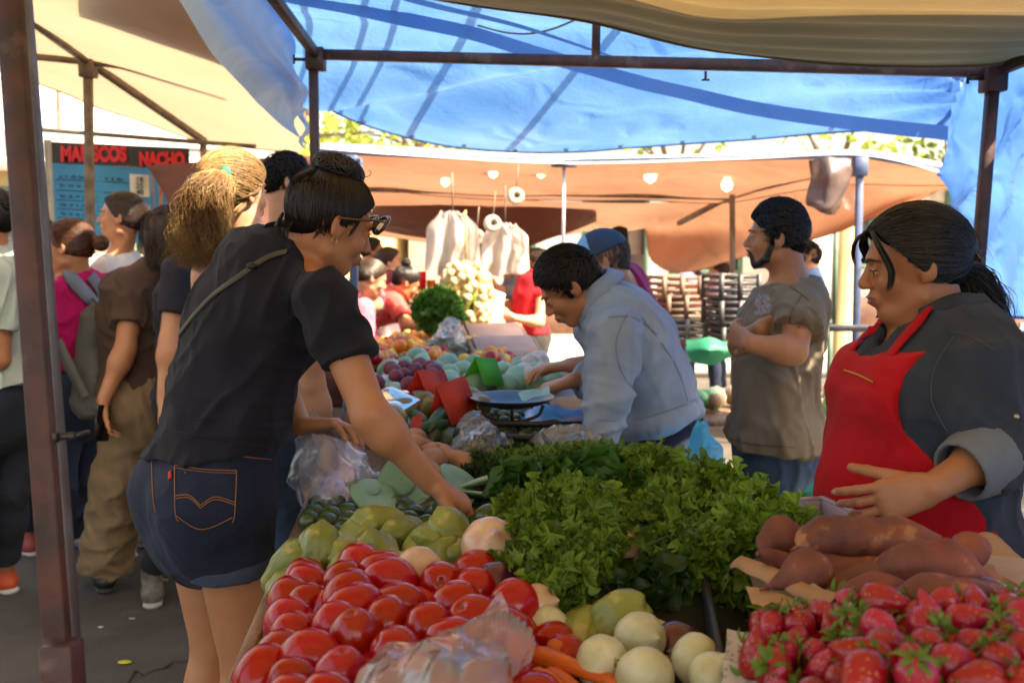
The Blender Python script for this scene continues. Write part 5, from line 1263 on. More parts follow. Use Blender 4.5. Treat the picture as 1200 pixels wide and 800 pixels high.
def film(name, label, base, rows, amp=.012, f=16, m=None, thick=False, group=None, seed=0, n=(46, 46), facet=True, cat='plastic bag'):
    """crumpled plastic sheet through control rows"""
    Gd = sheet_grid(rows, n[0], n[1]); Nn = np.cross(np.gradient(Gd, axis=0), np.gradient(Gd, axis=1)); Nn /= np.linalg.norm(Nn, axis=-1)[..., None]+1e-9
    a = NZ[seed % 12](Gd*f, .6); b = NZ[(seed+4) % 12](Gd*f*2.3, .6); d = amp*(1-2*np.abs(a))+amp*.45*(1-2*np.abs(b)); Gd = Gd+Nn*d[..., None]
    mb = MB(); mb.grid(Gd); o = mb.build(name, m or plastic(), None, smooth=not facet); return tag(o, label, cat, group)
def sheet_grid(rows, nu, nv):
    R = np.array([spline(r, nv) for r in rows]); return np.stack([spline(R[:, j], nu) for j in range(nv)], 1)

def text_mesh(body, size, extrude=.001, bold=0, name='lettering', spacing=1.0):
    cu = bpy.data.curves.new(name, 'FONT'); cu.body = body; cu.size = size; cu.extrude = extrude; cu.offset = bold; cu.align_x = 'CENTER'; cu.align_y = 'CENTER'; cu.space_character = spacing
    o = bpy.data.objects.new(name, cu); C.objects.link(o); dg = bpy.context.evaluated_depsgraph_get(); me = bpy.data.meshes.new_from_object(o.evaluated_get(dg)); bpy.data.objects.remove(o); return me

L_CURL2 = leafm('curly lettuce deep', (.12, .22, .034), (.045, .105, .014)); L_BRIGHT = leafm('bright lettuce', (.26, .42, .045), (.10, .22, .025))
def frill_leaf(base, tip, nrm_, W, g, nu=40, nv=33):
    """one big lettuce leaf: arched midrib, margin gathered into frills"""
    base = np.asarray(base, float); tip = np.asarray(tip, float); L = np.linalg.norm(tip-base); x = (tip-base)/L; n = nrm(nrm_-x*(x@nrm_)); y = np.cross(n, x)
    u = np.linspace(.0, 1, nu)[:, None]; v = np.linspace(-1, 1, nv)[None]; w = W*(.10+.90*np.sin(np.clip(u, 0, 1)**1.25*PI*.80)**.9)*np.where(u > .93, .93, 1)
    p = g.uniform(0, 6.28, 6); e = np.abs(v)**2.2+np.clip((u-.72)/.28, 0, 1)**2*.9; e = np.clip(e, 0, 1.15); k1, k2 = g.integers(6, 9), g.integers(15, 21)
    s_ = u+.30*v*np.sign(v)*np.clip((u-.6)/.4, 0, 1)+.07*v
    ruf = 1.35*e*(.30*np.sin(k1*6.28*s_*.5+p[0]+1.5*np.sign(v))+.38*e*np.sin(k2*6.28*s_*.5+p[1]+2*np.sign(v))+.10*e**2*np.sin(37*s_*3.1+p[2]))*W*.55
    lat = v*w*(1+.10*e*np.sin(k2*3.1*s_+p[3])); lon = u*L*(1-.06*np.abs(v)**2)+.05*W*e*np.sin(k1*4*s_+p[4])
    arch = .16*L*np.sin(u*PI*.95)-.05*L*u**2; cup = .30*W*v**2*np.cos(u*2.4)+.05*W*NZ[int(p[5]) % 12](np.stack([u*6+0*v, v*4+0*u, 0*u*v+p[4]], -1), 1)
    z = arch+cup+ruf; P = base+lon[..., None]*x+lat[..., None]*y+z[..., None]*n
    rib = base+(u*L)*x+(arch+.002)*n
    return P, rib
def lettuce_head(label, base, tips, W, ml, seed, dk=None):
    """clumps of ruffled leaf rims carried on broad leaves that spring from one base"""
    g = np.random.default_rng(seed); base = np.asarray(base, float); root = thing('curly_lettuce', label, 'lettuce', tuple(base), 'curly lettuce heads'); mb = MB(); rb = MB(); cen = np.mean([t for t, _ in tips], 0); S = SDF()
    view = nrm(V(0, -.75, .66)); clumps = []
    for t, k in tips:
        t = np.asarray(t, float); S.cone(base-view*.02, t*.9+base*.1-view*.045, .030, .022, .03)
        for f_ in (1.0, .72, .45):
            if f_ < 1 and k < 6: continue
            clumps.append((t*f_+base*(1-f_)+g.normal(size=3)*.014-view*(.016 if f_ < 1 else 0), (.040+.0016*k)*(1 if f_ == 1 else .92)))
        P, rib = frill_leaf(base+(t-base)*.2-view*.03, t-view*.012, nrm(view+nrm(t-cen)*.5), W*.42, g); mb.grid(P, 1); rb.tube(rib[:22:2], np.linspace(.0045, .0015, 11), 5)
    for c, r in clumps:
        ax = nrm(c-base+g.normal(size=3)*.02)
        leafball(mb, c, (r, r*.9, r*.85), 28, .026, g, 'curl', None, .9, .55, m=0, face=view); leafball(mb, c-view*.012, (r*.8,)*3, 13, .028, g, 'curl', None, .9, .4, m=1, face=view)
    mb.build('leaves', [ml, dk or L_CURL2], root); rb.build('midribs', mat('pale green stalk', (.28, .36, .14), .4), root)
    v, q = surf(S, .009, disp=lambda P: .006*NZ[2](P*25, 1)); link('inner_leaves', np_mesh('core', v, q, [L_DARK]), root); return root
def build_produce():
    g = np.random.default_rng(5)
    # --- tomatoes in front
    zt = lambda x, y: .845+.075*np.clip((x-(330-(y-640)*.45))/110, 0, 1)+.02*np.clip((y-640)/100, 0, 1)
    Pt = scatter([(308, 790), (340, 700), (358, 672), (420, 662), (470, 675), (560, 672), (602, 700), (612, 760), (560, 830), (296, 830)], zt, .060, 60, 1)
    Pt2 = scatter([(318, 790), (350, 700), (420, 670), (600, 700), (620, 830), (306, 830)], lambda x, y: zt(x, y)-.040, .064, 50, 2)
    r = scatter_things('tomato', 'tomato', 'plum tomatoes heaped at the front of the stall', 'glossy red plum tomato in the front heap beside the wooden table edge', [tomato(k) for k in range(5)], Pt+Pt2, (1.02, 1.34), seed=3)
    for (px, py), lab in (((360, 688), 'plum tomato at the back left top of the heap below the chayotes'), ((510, 700), 'large upright plum tomato near the centre back of the heap'), ((318, 716), 'plum tomato lying nearest the wooden table edge'), ((382, 765), 'orange-tinged plum tomato low in the front left of the heap')): relabel(r, G(px, py, .93), lab)
    # --- chayotes, onions, limes
    ch = [(341, 664, .87), (372, 645, .90), (398, 650, .89), (442, 612, .905), (440, 648, .89), (415, 662, .89), (497, 642, .885), (529, 622, .92), (505, 633, .9), (470, 625, .9), (598, 622, .93), (545, 655, .88), (522, 655, .88), (720, 727, .92), (682, 742, .90), (345, 684, .85), (455, 668, .87), (425, 630, .88)]
    r = scatter_things('chayote', 'chayote', 'chayotes behind the tomatoes', 'yellow-green wrinkled chayote between the tomatoes and the limes', [chayote(k) for k in range(4)], [G(*c) for c in ch], (.9, 1.1), flat=(1.4, 0), seed=8)
    relabel(r, G(442, 612, .905), 'largest dark-edged chayote lying behind the others near the reaching hand'); relabel(r, G(529, 622, .92), 'round chayote perched topmost under the reaching hand'); relabel(r, G(341, 664, .87), 'leftmost chayote touching the patterned table cloth'); relabel(r, G(720, 727, .92), 'chayote in the shade just under the curly lettuce')
    on = [(641, 736, .905, .040), (750, 748, .93, .043), (706, 776, .925, .042), (756, 792, .93, .043), (816, 772, .925, .040), (838, 794, .93, .039), (770, 750, .90, .036)]
    for i, (px, py, z, rr) in enumerate(on):
        o = onion(i, M_ONION, rr*.84)(); o.location = G(px, py, z); o.rotation_euler = ((2.2, .4, 0), (1.2, .3, .4), (-1.9, .1, .5), (1.9, .5, .2), (1.4, -.4, 1), (.3, .3, 0), (1, 1, 1))[i]
        tag(o, ('white onion showing its root end left of the lettuce', 'large white onion under the right lettuce bunch', 'white onion with a shaded side above the carrots', 'white onion at the bottom edge between two others', 'white onion beside the newspaper lined box', 'lowest right white onion at the picture edge', 'white onion half hidden behind the large one')[i], 'onion', 'white onions in front of the lettuce')
    for i, (px, py, z, rr) in enumerate([(575, 640, .955, .050), (490, 668, .93, .040), (631, 708, .93, .031), (764, 668, .90, .036), (730, 640, .95, .03)]):
        o = onion(i+10, M_PONION, rr)(); o.location = G(px, py, z) if i != 3 else A(762, 672, 1.60); o.rotation_euler = ((.9, .2, 0), (1.6, .4, 0), (1.2, 0, 1), (1.3, .2, 0), (1.1, 0, 0))[i]
        tag(o, ('biggest pinkish onion standing between chayotes and lettuce', 'pinkish onion lying just behind the tomatoes', 'small blush onion against the left lettuce bunch', 'pale onion in the dark gap between two lettuce bunches', 'little pale onion tucked between the lettuce bunches')[i], 'onion', 'blush onions')
    for i, (px, py, z) in enumerate([(581, 688, .925), (792, 762, .90), (655, 690, .90)]):
        o = onion(i+20, M_RONION, .040)(); o.location = G(px, py, z); o.rotation_euler = (1.3, .3*i, .3); tag(o, ('dark purple onion at the right end of the tomatoes', 'purple onion in the shade under the right lettuce', 'purple onion deep below the left lettuce bunch')[i], 'onion', 'red onions')
    Pl = scatter([(362, 612), (372, 590), (440, 585), (520, 600), (590, 590), (600, 612), (560, 618), (470, 618), (380, 640)], lambda x, y: .865, .043, 46, 4)
    Pl += [G(594, 585, .87), G(578, 592, .88), G(570, 604, .89), G(592, 604, .88)]
    scatter_things('lime', 'lime', 'dark green limes around the reaching hand', 'small dark green lime in the row behind the chayotes', [rounded('lime', M_LIME, .023, k, (1.1, 1.2, 1.05)[k], .03) for k in range(3)], Pl, (.85, 1.15), seed=4)
    o = rounded('avocado', M_AVO, .037, 7, 1.25, .05, n=(26, 20), tail=.2)(); o.location = A(528, 592, 2.12); o.rotation_euler = (1.2, .3, .5); tag(o, 'dark green avocado gripped by the reaching hand', 'avocado')
    # --- cactus pads
    def pad(k):
        def sh(P, T, Ph, D):
            P = P.copy(); P[..., 2] *= .16; P[..., 0] *= np.interp(D[..., 1], [-1, 1], [.55, 1.1]); P[..., 2] += .25*P[..., 0]**2*3+.1*P[..., 1]; return P
        def mk():
            mb = blob((.055, .085, .055), sh, seed=k, lump=.03, n=(26, 16)); return mb
        return single('cactus_pad', mk, L_NOPAL)
    Pp = [(462, 572), (500, 565), (540, 568), (575, 560), (612, 555), (600, 572), (640, 566), (555, 580), (590, 585), (485, 585), (440, 585), (430, 570), (625, 580), (520, 580)]
    r = scatter_things('cactus_pad', 'cactus pad', 'trimmed cactus pads', 'pale green cactus pad lying flat in the pile behind the limes', [pad(k) for k in range(3)], [G(x, y, .86+.012*(i % 4)) for i, (x, y) in enumerate(Pp)], (.85, 1.15), flat=(0, 0), seed=6)
    o = copy_tree(r[0]); o.location = G(462, 568, .90); o.rotation_euler = (1.1, .5, -.3); o['label'] = 'cactus pad standing on edge left of the pile'
    # --- yams, dark avocados, mangoes
    yp = [(500, 535, .86), (520, 548, .88), (470, 528, .87), (545, 542, .86), (488, 552, .86), (530, 530, .87), (505, 520, .88)]
    scatter_things('yam', 'yam', 'tan yams on the turquoise cloth', 'tan yam beside the forearm of the reaching woman', [tuber(k+30, .16, .030, 'yam', M_YAM) for k in range(3)], [G(*c) for c in yp], (.9, 1.1), flat=(0, 0), seed=9)
    ap = [(520, 500, .88), (548, 512, .88), (505, 516, .86), (532, 516, .86), (560, 500, .87), (512, 484, .87), (486, 508, .86), (545, 492, .9), (470, 500, .86), (530, 486, .9), (570, 515, .86)]
    scatter_things('avocado', 'avocado', 'avocados by the small red price card', 'dark avocado in the pile behind the yams', [rounded('avocado', M_AVO, .036, k, 1.35, .04, tail=.22) for k in range(3)], [G(*c) for c in ap], (.9, 1.15), seed=10)
    mp = [(505, 478), (520, 470), (536, 478), (548, 468), (470, 482), (455, 472), (488, 474), (500, 462), (560, 478), (478, 466), (462, 490), (540, 460)]
    scatter_things('mango', 'mango', 'mangoes under the red price cards', 'green and orange mango under the red price cards', [rounded('mango', M_MANGO, .040, k+3, 1.35, .05) for k in range(3)], [G(x, y, .93-.0*(i % 3)) for i, (x, y) in enumerate(mp)], (.9, 1.2), seed=11)
    cu = mat('cucumber skin', (.05, .12, .03), .35, (.03, .075, .02), nscale=20, bump=.001, objvar=.3)
    scatter_things('cucumber', 'cucumber', 'cucumbers left of the red price cards', 'dark green cucumber left of the red price cards', [rounded('cucumber', cu, .021, k, 3.2, .05) for k in range(3)], [G(440+i*9, 486+(i*7) % 17, .88+.02*(i % 3)) for i in range(9)], (.8, 1.2), flat=(1.45, 0), seed=31)
    Ps = scatter([(560, 505), (565, 480), (600, 478), (650, 500), (640, 515), (590, 515)], lambda x, y: .87, .045, 22, 41)
    scatter_things('lime', 'lime', 'limes beside the scale', 'small lime in the loose pile beside the scale', [rounded('lime', M_LIME, .024, k+5, 1.1, .03, n=(14, 10)) for k in range(2)], Ps, (.8, 1.1), seed=42)
    Ps = scatter([(440, 450), (450, 430), (500, 428), (520, 440), (500, 452)], lambda x, y: .98, .06, 14, 43)
    scatter_things('beetroot', 'beetroot', 'purple beetroots among the squashes', 'purple beetroot among the pale squashes', [rounded('beetroot', mat('beetroot skin', (.20, .03, .07), .5, (.12, .02, .05)), .034, k, .95, .05, n=(14, 10)) for k in range(2)], Ps, (.8, 1.1), seed=44)
    # --- far piles
    Pm = scatter([(432, 470), (440, 432), (500, 418), (560, 425), (640, 432), (660, 452), (600, 452), (520, 455), (450, 478)], lambda x, y: .93, .10, 34, 12)
    scatter_things('squash', 'squash', 'pale green round squashes in the middle of the stall', 'pale green round squash in the mid stall pile', [rounded('squash', M_MELON, .050, k, .85, .03) for k in range(3)], Pm, (.8, 1.15), seed=13)
    Pg = scatter([(420, 470), (420, 448), (470, 445), (470, 480)], lambda x, y: .92, .07, 16, 14); Pg += scatter([(600, 440), (640, 415), (650, 440)], lambda x, y: .95, .07, 8, 15)
    scatter_things('jicama', 'root', 'pale round roots by the squashes', 'pale pinkish root beside the green squashes', [rounded('jicama', M_GARLIC, .045, k, .8, .04) for k in range(2)], Pg, (.8, 1.2), seed=16)
    far = [(432, 428), (430, 405), (470, 392), (520, 388), (560, 396), (600, 412), (640, 420), (560, 425), (500, 418)]
    for sd, nm, m, n_, cat, lab, r0 in ((21, 'orange', M_ORANGE, 90, 'orange', 'orange in the sunlit pile on the far half of the stall', .036), (22, 'far_tomato', M_TOM, 45, 'tomato', 'round red tomato in the sunlit far pile', .034), (23, 'lemon', M_YELLOW, 40, 'lemon', 'yellow fruit in the sunlit far pile', .036), (24, 'green_tomato', M_CHAY, 26, 'green tomato', 'green tomato in the sunlit far pile', .034)):
        Pf = scatter(far, lambda x, y: .90+.04*math.sin(x*.09)*math.sin(y*.2), .062, n_, sd)
        scatter_things(nm if nm != 'far_tomato' else 'tomato', cat, cat+'s in the sunlit far piles', lab, [rounded(nm, m, r0, k, (1.0, .92)[k], .02, n=(14, 10)) for k in range(2)], Pf, (.8, 1.1), seed=sd)
    # --- carrots
    cr = [((620, 768), (725, 806)), ((640, 792), (700, 830)), ((655, 758), (640, 788)), ((690, 790), (745, 826)), ((622, 795), (670, 815))]
    for i, (a, b) in enumerate(cr):
        p, q = G(a[0], a[1], .915-.01*(i % 2)), G(b[0], b[1], .915-.012*(i % 3)); t = np.linspace(0, 1, 14)[:, None]; P = p*(1-t)+q*t+V(0, 0, .006)*np.sin(t*PI); rr = np.interp(t[:, 0], [0, .06, .15, .8, 1], [.006, .014, .016, .007, .002])*(1+.04*np.sin(t[:, 0]*40))
        mb = MB(); mb.tube(P, rr, 12); root = thing('carrot', ('long carrot running down beside the plastic bag', 'carrot at the bottom edge behind the plastic bag', 'short carrot end under the onion', 'carrot below the shaded onion at the bottom edge', 'carrot tip beside the plastic bag')[i], 'carrot', tuple(p), 'carrots at the front'); mb.build('root', M_CARROT, root)
        mb = MB(); mb.tube([P[0]-nrm(q-p)*.012, P[0]], [.004, .006], 7); mb.build('stem_end', M_STEM, root)
    for i, (px, py) in enumerate([(612, 745), (648, 752), (600, 738), (662, 768), (606, 770)]):
        o = tomato(i % 5)(); o.location = G(px, py, .90); o.rotation_euler = (1.4, .4*i, i); tag(o, 'red plum tomato between the plastic bag and the white onions', 'tomato', 'plum tomatoes beside the carrots')
    # --- curly lettuces etc.
    Lb = lambda px, py, Y: A(px, py, Y)
    lettuce_head('curly lettuce head drooping forward over the onions, left of the dark gap', Lb(650, 575, 1.84), [(Lb(618, 632, 1.66), 7), (Lb(632, 700, 1.50), 8), (Lb(668, 708, 1.47), 8), (Lb(700, 668, 1.52), 8), (Lb(612, 668, 1.58), 7), (Lb(655, 655, 1.50), 8), (Lb(712, 620, 1.60), 7), (Lb(650, 606, 1.62), 7), (Lb(690, 590, 1.70), 5), (Lb(612, 596, 1.74), 5)], .15, L_CURL, 1)
    lettuce_head('widest curly lettuce head in the middle right of the greens heap', Lb(770, 590, 1.90), [(Lb(752, 612, 1.68), 6), (Lb(790, 640, 1.58), 8), (Lb(808, 680, 1.52), 7), (Lb(838, 660, 1.54), 7), (Lb(825, 610, 1.60), 8), (Lb(782, 585, 1.72), 6), (Lb(800, 560, 1.80), 5), (Lb(842, 702, 1.50), 5), (Lb(762, 562, 1.84), 5)], .15, L_CURL, 2)
    lettuce_head('brightest curly lettuce head at the right end beside the sweet potatoes', Lb(820, 606, 1.90), [(Lb(893, 620, 1.64), 6), (Lb(876, 598, 1.72), 7), (Lb(845, 578, 1.78), 6), (Lb(862, 634, 1.60), 6), (Lb(850, 606, 1.68), 6)], .12, L_BRIGHT, 3, L_CURL)
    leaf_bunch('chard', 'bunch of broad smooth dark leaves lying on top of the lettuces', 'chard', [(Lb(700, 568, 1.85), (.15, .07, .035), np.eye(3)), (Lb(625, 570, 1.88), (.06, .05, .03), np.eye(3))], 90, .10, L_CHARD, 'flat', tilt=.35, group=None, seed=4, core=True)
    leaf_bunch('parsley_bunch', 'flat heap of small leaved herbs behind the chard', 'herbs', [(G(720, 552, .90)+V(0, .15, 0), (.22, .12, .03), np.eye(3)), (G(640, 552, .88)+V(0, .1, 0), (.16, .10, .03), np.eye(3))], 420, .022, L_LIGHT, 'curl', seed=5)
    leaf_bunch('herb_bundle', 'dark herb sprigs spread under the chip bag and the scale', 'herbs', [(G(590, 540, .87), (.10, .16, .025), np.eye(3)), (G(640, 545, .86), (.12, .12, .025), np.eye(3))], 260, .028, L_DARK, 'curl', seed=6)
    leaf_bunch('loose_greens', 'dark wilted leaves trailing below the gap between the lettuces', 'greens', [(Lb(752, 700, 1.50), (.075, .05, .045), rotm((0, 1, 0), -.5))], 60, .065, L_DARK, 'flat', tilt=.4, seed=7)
    leaf_bunch('parsley_bunch', 'big upright bunch of parsley on the far half of the stall', 'herbs', [(A(514, 366, 5.9), (.13, .12, .14), np.eye(3))], 330, .045, leafm('far parsley', (.09, .24, .03), (.05, .15, .02)), 'curl', seed=8)
    leaf_bunch('leek_bundle', 'small green bundle behind the far parsley', 'herbs', [(A(540, 352, 6.4), (.10, .08, .07), np.eye(3))], 110, .05, L_LIGHT, 'curl', seed=9)
    # --- sweet potatoes (right)
    sp = [((925, 637, 1.42), .15, .036, (.1, 0, .5)), ((1012, 632, 1.36), .25, .046, (.1, -.1, .20)), ((965, 655, 1.36), .16, .036, (0, 0, .9)), ((985, 668, 1.32), .15, .032, (.2, 0, .6)), ((1010, 678, 1.28), .16, .032, (0, .1, .5)),
          ((1060, 665, 1.28), .17, .035, (0, -.2, .35)), ((1110, 668, 1.26), .22, .036, (0, .05, -.12)), ((1032, 692, 1.22), .15, .030, (0, 0, .5)), ((900, 655, 1.38), .13, .030, (0, .2, 1.1)), ((950, 632, 1.48), .15, .034, (0, 0, -.4)), ((1085, 645, 1.36), .18, .034, (0, 0, .2)), ((1070, 690, 1.2), .17, .032, (0, 0, -.1)), ((935, 672, 1.3), .14, .03, (0, 0, .3)), ((1120, 690, 1.18), .16, .03, (0, 0, .4))]
    labs = ['reddish sweet potato with a curled end at the left of the box', 'longest sweet potato lying across the top of the pile', 'sweet potato leaning under the longest one on its left', 'sweet potato with an orange cut tip in the middle row', 'sweet potato in the front row of the box', 'knobbly pale brown sweet potato right of the middle', 'long dark red sweet potato at the right beside the brown paper', 'small sweet potato touching the strawberries', 'small sweet potato against the left wall of the box']
    for i, (c, L, r_, e) in enumerate(sp):
        o = tuber(i, L*.84, r_*.95, bend=.018+.01*(i % 3))(); o.location = A(*c); o.rotation_euler = e; tag(o, labs[i] if i < len(labs) else 'sweet potato low in the pile under the larger ones', 'sweet potato', 'sweet potatoes in the lined boxes')
    # --- strawberries
    zs = lambda x, y: 1.005+.03*np.clip((x-900)/120, 0, 1)
    poly = [(890, 735), (940, 718), (1000, 700), (1060, 700), (1120, 700), (1215, 700), (1215, 830), (905, 830), (885, 770)]
    Ps = scatter(poly, zs, .031, 95, 31)+scatter([(1020, 706), (1215, 700), (1215, 800), (1000, 800)], lambda x, y: zs(x, y)+.030, .036, 40, 32)+scatter(poly, lambda x, y: zs(x, y)-.024, .034, 60, 33)
    r = scatter_things('strawberry', 'strawberry', 'strawberries heaped in the box at the front right', 'red strawberry with green calyx in the front right heap', [strawberry(k) for k in range(6)], Ps, (.85, 1.35), seed=34)
    for (px, py), lab in (((1148, 715), 'large bright strawberry at the top right of the heap'), ((925, 738), 'strawberry at the left corner of the heap by the newspaper')): relabel(r, G(px, py, 1.03), lab)
    leaf_bunch('strawberry_leaves', 'strawberry leaf cluster lying on the berries', 'leaves', [(G(1105, 742, 1.05), (.022, .018, .012), np.eye(3))], 18, .02, L_LIGHT, 'flat', core=False, seed=3)
    leaf_bunch('strawberry_leaves', 'leafy stalk tuft at the right edge of the strawberries', 'leaves', [(G(1175, 765, 1.05), (.03, .018, .014), np.eye(3))], 22, .022, L_DARK, 'flat', core=False, seed=4)
# ------------------------------------------------------------ stall furniture, bags, scale
def build_stall():
    tz = .80; news = mat('newsprint', (.50, .47, .43), .85, (.40, .37, .34), nscale=18, bump=.001, spots=(70, .56, (.16, .15, .15), .8)); kraft = mat('brown paper', (.42, .24, .12), .8, (.33, .18, .09), nscale=10, bump=.002, bscale=30)
    dark = mat('black crate plastic', (.012, .012, .014), .5)
    # long table: top boards, edge rail and legs
    t = thing('market_table', 'long wooden market table carrying the produce from the tomatoes to the far crates', 'table', (-.1, 3.5, 0))
    mb = MB(); c0, c1 = G(255, 800, tz), G(350, 590, tz); d = nrm(c1-c0); d = nrm(V(-.03, 1, 0)); n = V(d[1], -d[0], 0)
    sl = (c1[0]-c0[0])/(c1[1]-c0[1]); e0 = V(c0[0]+sl*(.55-c0[1])+.02, .55, tz); e1 = V(c0[0]+sl*(3.15-c0[1])+.02, 3.15, tz); dd = nrm(e1-e0); nn = V(dd[1], -dd[0], 0)
    far0, far1 = V(e1[0], 3.15, tz), V(-.78, 7.2, tz)
    mb.beam(e0+nn*.42-V(0, 0, .012), e1+nn*.42-V(0, 0, .012), .80, .022, m=0); mb.beam(e1+nn*.42+V(0, .002, -.016), far1+V(.44, 0, -.016), .82, .022)
    mb.build('table_top', M_WOOD, t)
    mb = MB(); mb.beam(e0+nn*.008-V(0, 0, .018), e1+nn*.008-V(0, 0, .018), .024, .060, bev=.003); mb.build('edge_board', M_WOOD, t)
    for y in (.8, 2.9, 5.0, 7.0):
        for s in (.06, .72):
            x = np.interp(y, [.55, 3.15, 7.2], [e0[0], e1[0], -.78]); mb = MB(); mb.beam((x+s, y, 0), (x+s, y, tz-.03), .05, bev=.003); mb.build('leg', M_TANST, t)
    # floral oilcloth strip inside the rail
    Gd = np.zeros((30, 5, 3))
    for i in range(30):
        p = e0+(e1-e0)*(i/29*1.0)+nn*.028
        for j in range(5): Gd[i, j] = p+nn*(j*.022)+V(0, 0, .012+.004*math.sin(i*1.3+j))
    oil = mat('floral oilcloth', (.45, .34, .46), .35, (.30, .10, .22), nscale=38, nmix=.35, spots=(55, .55, (.40, .04, .10), .9), coat=.3); mb = MB(); mb.grid(Gd); tag(mb.build('oilcloth', oil), 'pink and lilac floral oilcloth along the wooden table edge', 'oilcloth')
    mb = MB(); Gd = sheet_grid([[G(470, 540, .825), G(560, 530, .825), G(600, 520, .825)], [G(455, 500, .825), G(560, 490, .825), G(640, 490, .825)]], 12, 12); mb.grid(Gd+V(0, 0, .0)); tag(mb.build('turquoise_cloth', mat('turquoise plastic cloth', (.03, .45, .40), .4)), 'turquoise plastic cloth under the avocados', 'cloth')
    # front right table block
    t2 = thing('side_table', 'low side table under the lettuce, sweet potato boxes and strawberries', 'table', (.9, 1.3, 0))
    mb = MB(); mb.box((.98, 1.18, tz-.02), (1.28, 1.30, .024)); mb.build('table_top', M_WOOD, t2)
    for x, y in ((.42, .62), (1.5, .62), (.42, 1.75), (1.5, 1.75)): mb = MB(); mb.beam((x, y, 0), (x, y, tz-.034), .05); mb.build('leg', M_TANST, t2)
    # crates/boxes
    def openbox(root, c, size, th=.008, m=None, rz=0, lip=0):
        R = rotm((0, 0, 1), rz); sx, sy, sz = size; c = np.asarray(c)
        for nm, o, s in (('base', (0, 0, th/2), (sx, sy, th)), ('side', (-sx/2+th/2, 0, sz/2+th/2), (th, sy, sz-th)), ('side', (sx/2-th/2, 0, sz/2+th/2), (th, sy, sz-th)), ('side', (0, -sy/2+th/2, sz/2+th/2), (sx-2*th, th, sz-th)), ('side', (0, sy/2-th/2, sz/2+th/2), (sx-2*th, th, sz-th))):
            mb = MB(); mb.box(c+R @ V(*o), s, R, 0, th*.25); mb.build(nm, m, root)
    b = thing('sweet_potato_box', 'black cardboard box lined with brown paper holding the sweet potatoes', 'box', (.52, 1.45, .80)); openbox(b, (.57, 1.30, .80), (.60, .42, .15), .01, dark, -.12)
    # paper lining turned over the near-left rims
    def lining(name, lab, pts, w, m, seed=0, cat='paper'):
        P = spline(pts, 40); up = V(0, 0, 1); rows = []
        T = np.gradient(P, axis=0); T /= np.linalg.norm(T, axis=1)[:, None]; Sd = np.cross(T, up)
        for k, (o, z) in enumerate(((-.02, -.06), (-.008, 0), (.0, .006), (.010, 0), (.016, -w*.5), (.018, -w))):
            rows.append(P+Sd*o+up*z+.004*np.stack([NZ[seed](P*30+k, 1)]*3, 1)*(abs(z) > .01))
        mb = MB(); mb.grid(rows); return tag(mb.build(name, m), lab, cat)
    lining('paper_lining', 'paper rim folded over the left black box of sweet potatoes', [A(868, 655, 1.42), A(905, 668, 1.33), A(948, 690, 1.22), A(985, 700, 1.16)], .012, kraft, 1)
    lining('paper_lining', 'pale paper rim of the second sweet potato box', [A(945, 680, 1.27), A(962, 694, 1.21), A(1000, 708, 1.14), A(1040, 716, 1.10)], .018, news, 2)
    b = thing('strawberry_box', 'wooden fruit box lined with newspaper holding the strawberries', 'box', (.62, .98, .80)); openbox(b, (.57, .90, .80), (.64, .44, .17), .012, M_CRATEW, -.02)
    film('newspaper_lining', 'crumpled newspaper folded over the left edge of the strawberry box', None, [[A(852, 735, 1.22), A(880, 742, 1.19), A(905, 745, 1.15)], [A(850, 762, 1.13), A(885, 770, 1.1), A(925, 768, 1.08)], [A(846, 800, 1.05), A(880, 800, 1.03), A(925, 805, 1.0)], [A(842, 850, 1.02), A(880, 850, .98), A(925, 850, .95)]], .004, 14, news, facet=False, cat='newspaper')
    film('torn_newspaper', 'torn pale paper scrap under the black sweet potato box', None, [[A(875, 690, 1.30), A(920, 696, 1.24), A(955, 716, 1.18)], [A(885, 716, 1.22), A(915, 722, 1.17), A(950, 730, 1.14)]], .004, 10, kraft, facet=False, cat='paper')
    film('brown_paper', 'crumpled sheet of brown wrapping paper standing at the right end of the box', None, [[A(1128, 640, 1.55), A(1160, 628, 1.55), A(1195, 655, 1.52), A(1240, 665, 1.5)], [A(1135, 655, 1.44), A(1165, 650, 1.42), A(1200, 668, 1.4), A(1240, 690, 1.38)], [A(1120, 672, 1.34), A(1165, 672, 1.32), A(1205, 690, 1.3), A(1240, 720, 1.28)]], .006, 9, kraft, facet=True, cat='paper')
    film('wrapping_paper', 'pale sheet of wrapping paper lying right of the sweet potatoes', None, [[A(1150, 652, 1.42), A(1200, 655, 1.40), A(1250, 660, 1.4)], [A(1140, 678, 1.3), A(1190, 690, 1.26), A(1250, 720, 1.22)], [A(1150, 705, 1.2), A(1200, 712, 1.17), A(1250, 750, 1.15)]], .004, 8, mat('pale wrapping paper', (.45, .36, .30), .8, (.38, .29, .24)), facet=True, cat='paper')
    film('clear_bag', 'clear film bag over the right sweet potatoes', None, [[A(1085, 662, 1.25), A(1130, 668, 1.22), A(1185, 690, 1.2)], [A(1075, 690, 1.18), A(1120, 695, 1.15), A(1200, 715, 1.12)]], .006, 18)
    # lilac tray behind the lettuce
    tr = thing('plastic_tray', 'pale lilac plastic tray standing behind the sweet potatoes', 'tray', (.58, 1.75, .9)); m = mat('lilac plastic', (.42, .42, .60), .3, (.38, .38, .55))
    openbox(tr, A(962, 612, 1.78)-V(0, 0, .05), (.19, .30, .05), .006, m, .25); mb = MB(); c = A(962, 612, 1.78); 
    R = rotm((0, 0, 1), .25)
    for o, s in (((-.098, 0, .002), (.014, .32, .006)), ((.098, 0, .002), (.014, .32, .006)), ((0, -.153, .0022), (.182, .014, .006)), ((0, .153, .0022), (.182, .014, .006))): mb.box(c+R @ V(*o), s, R, 0, .002)
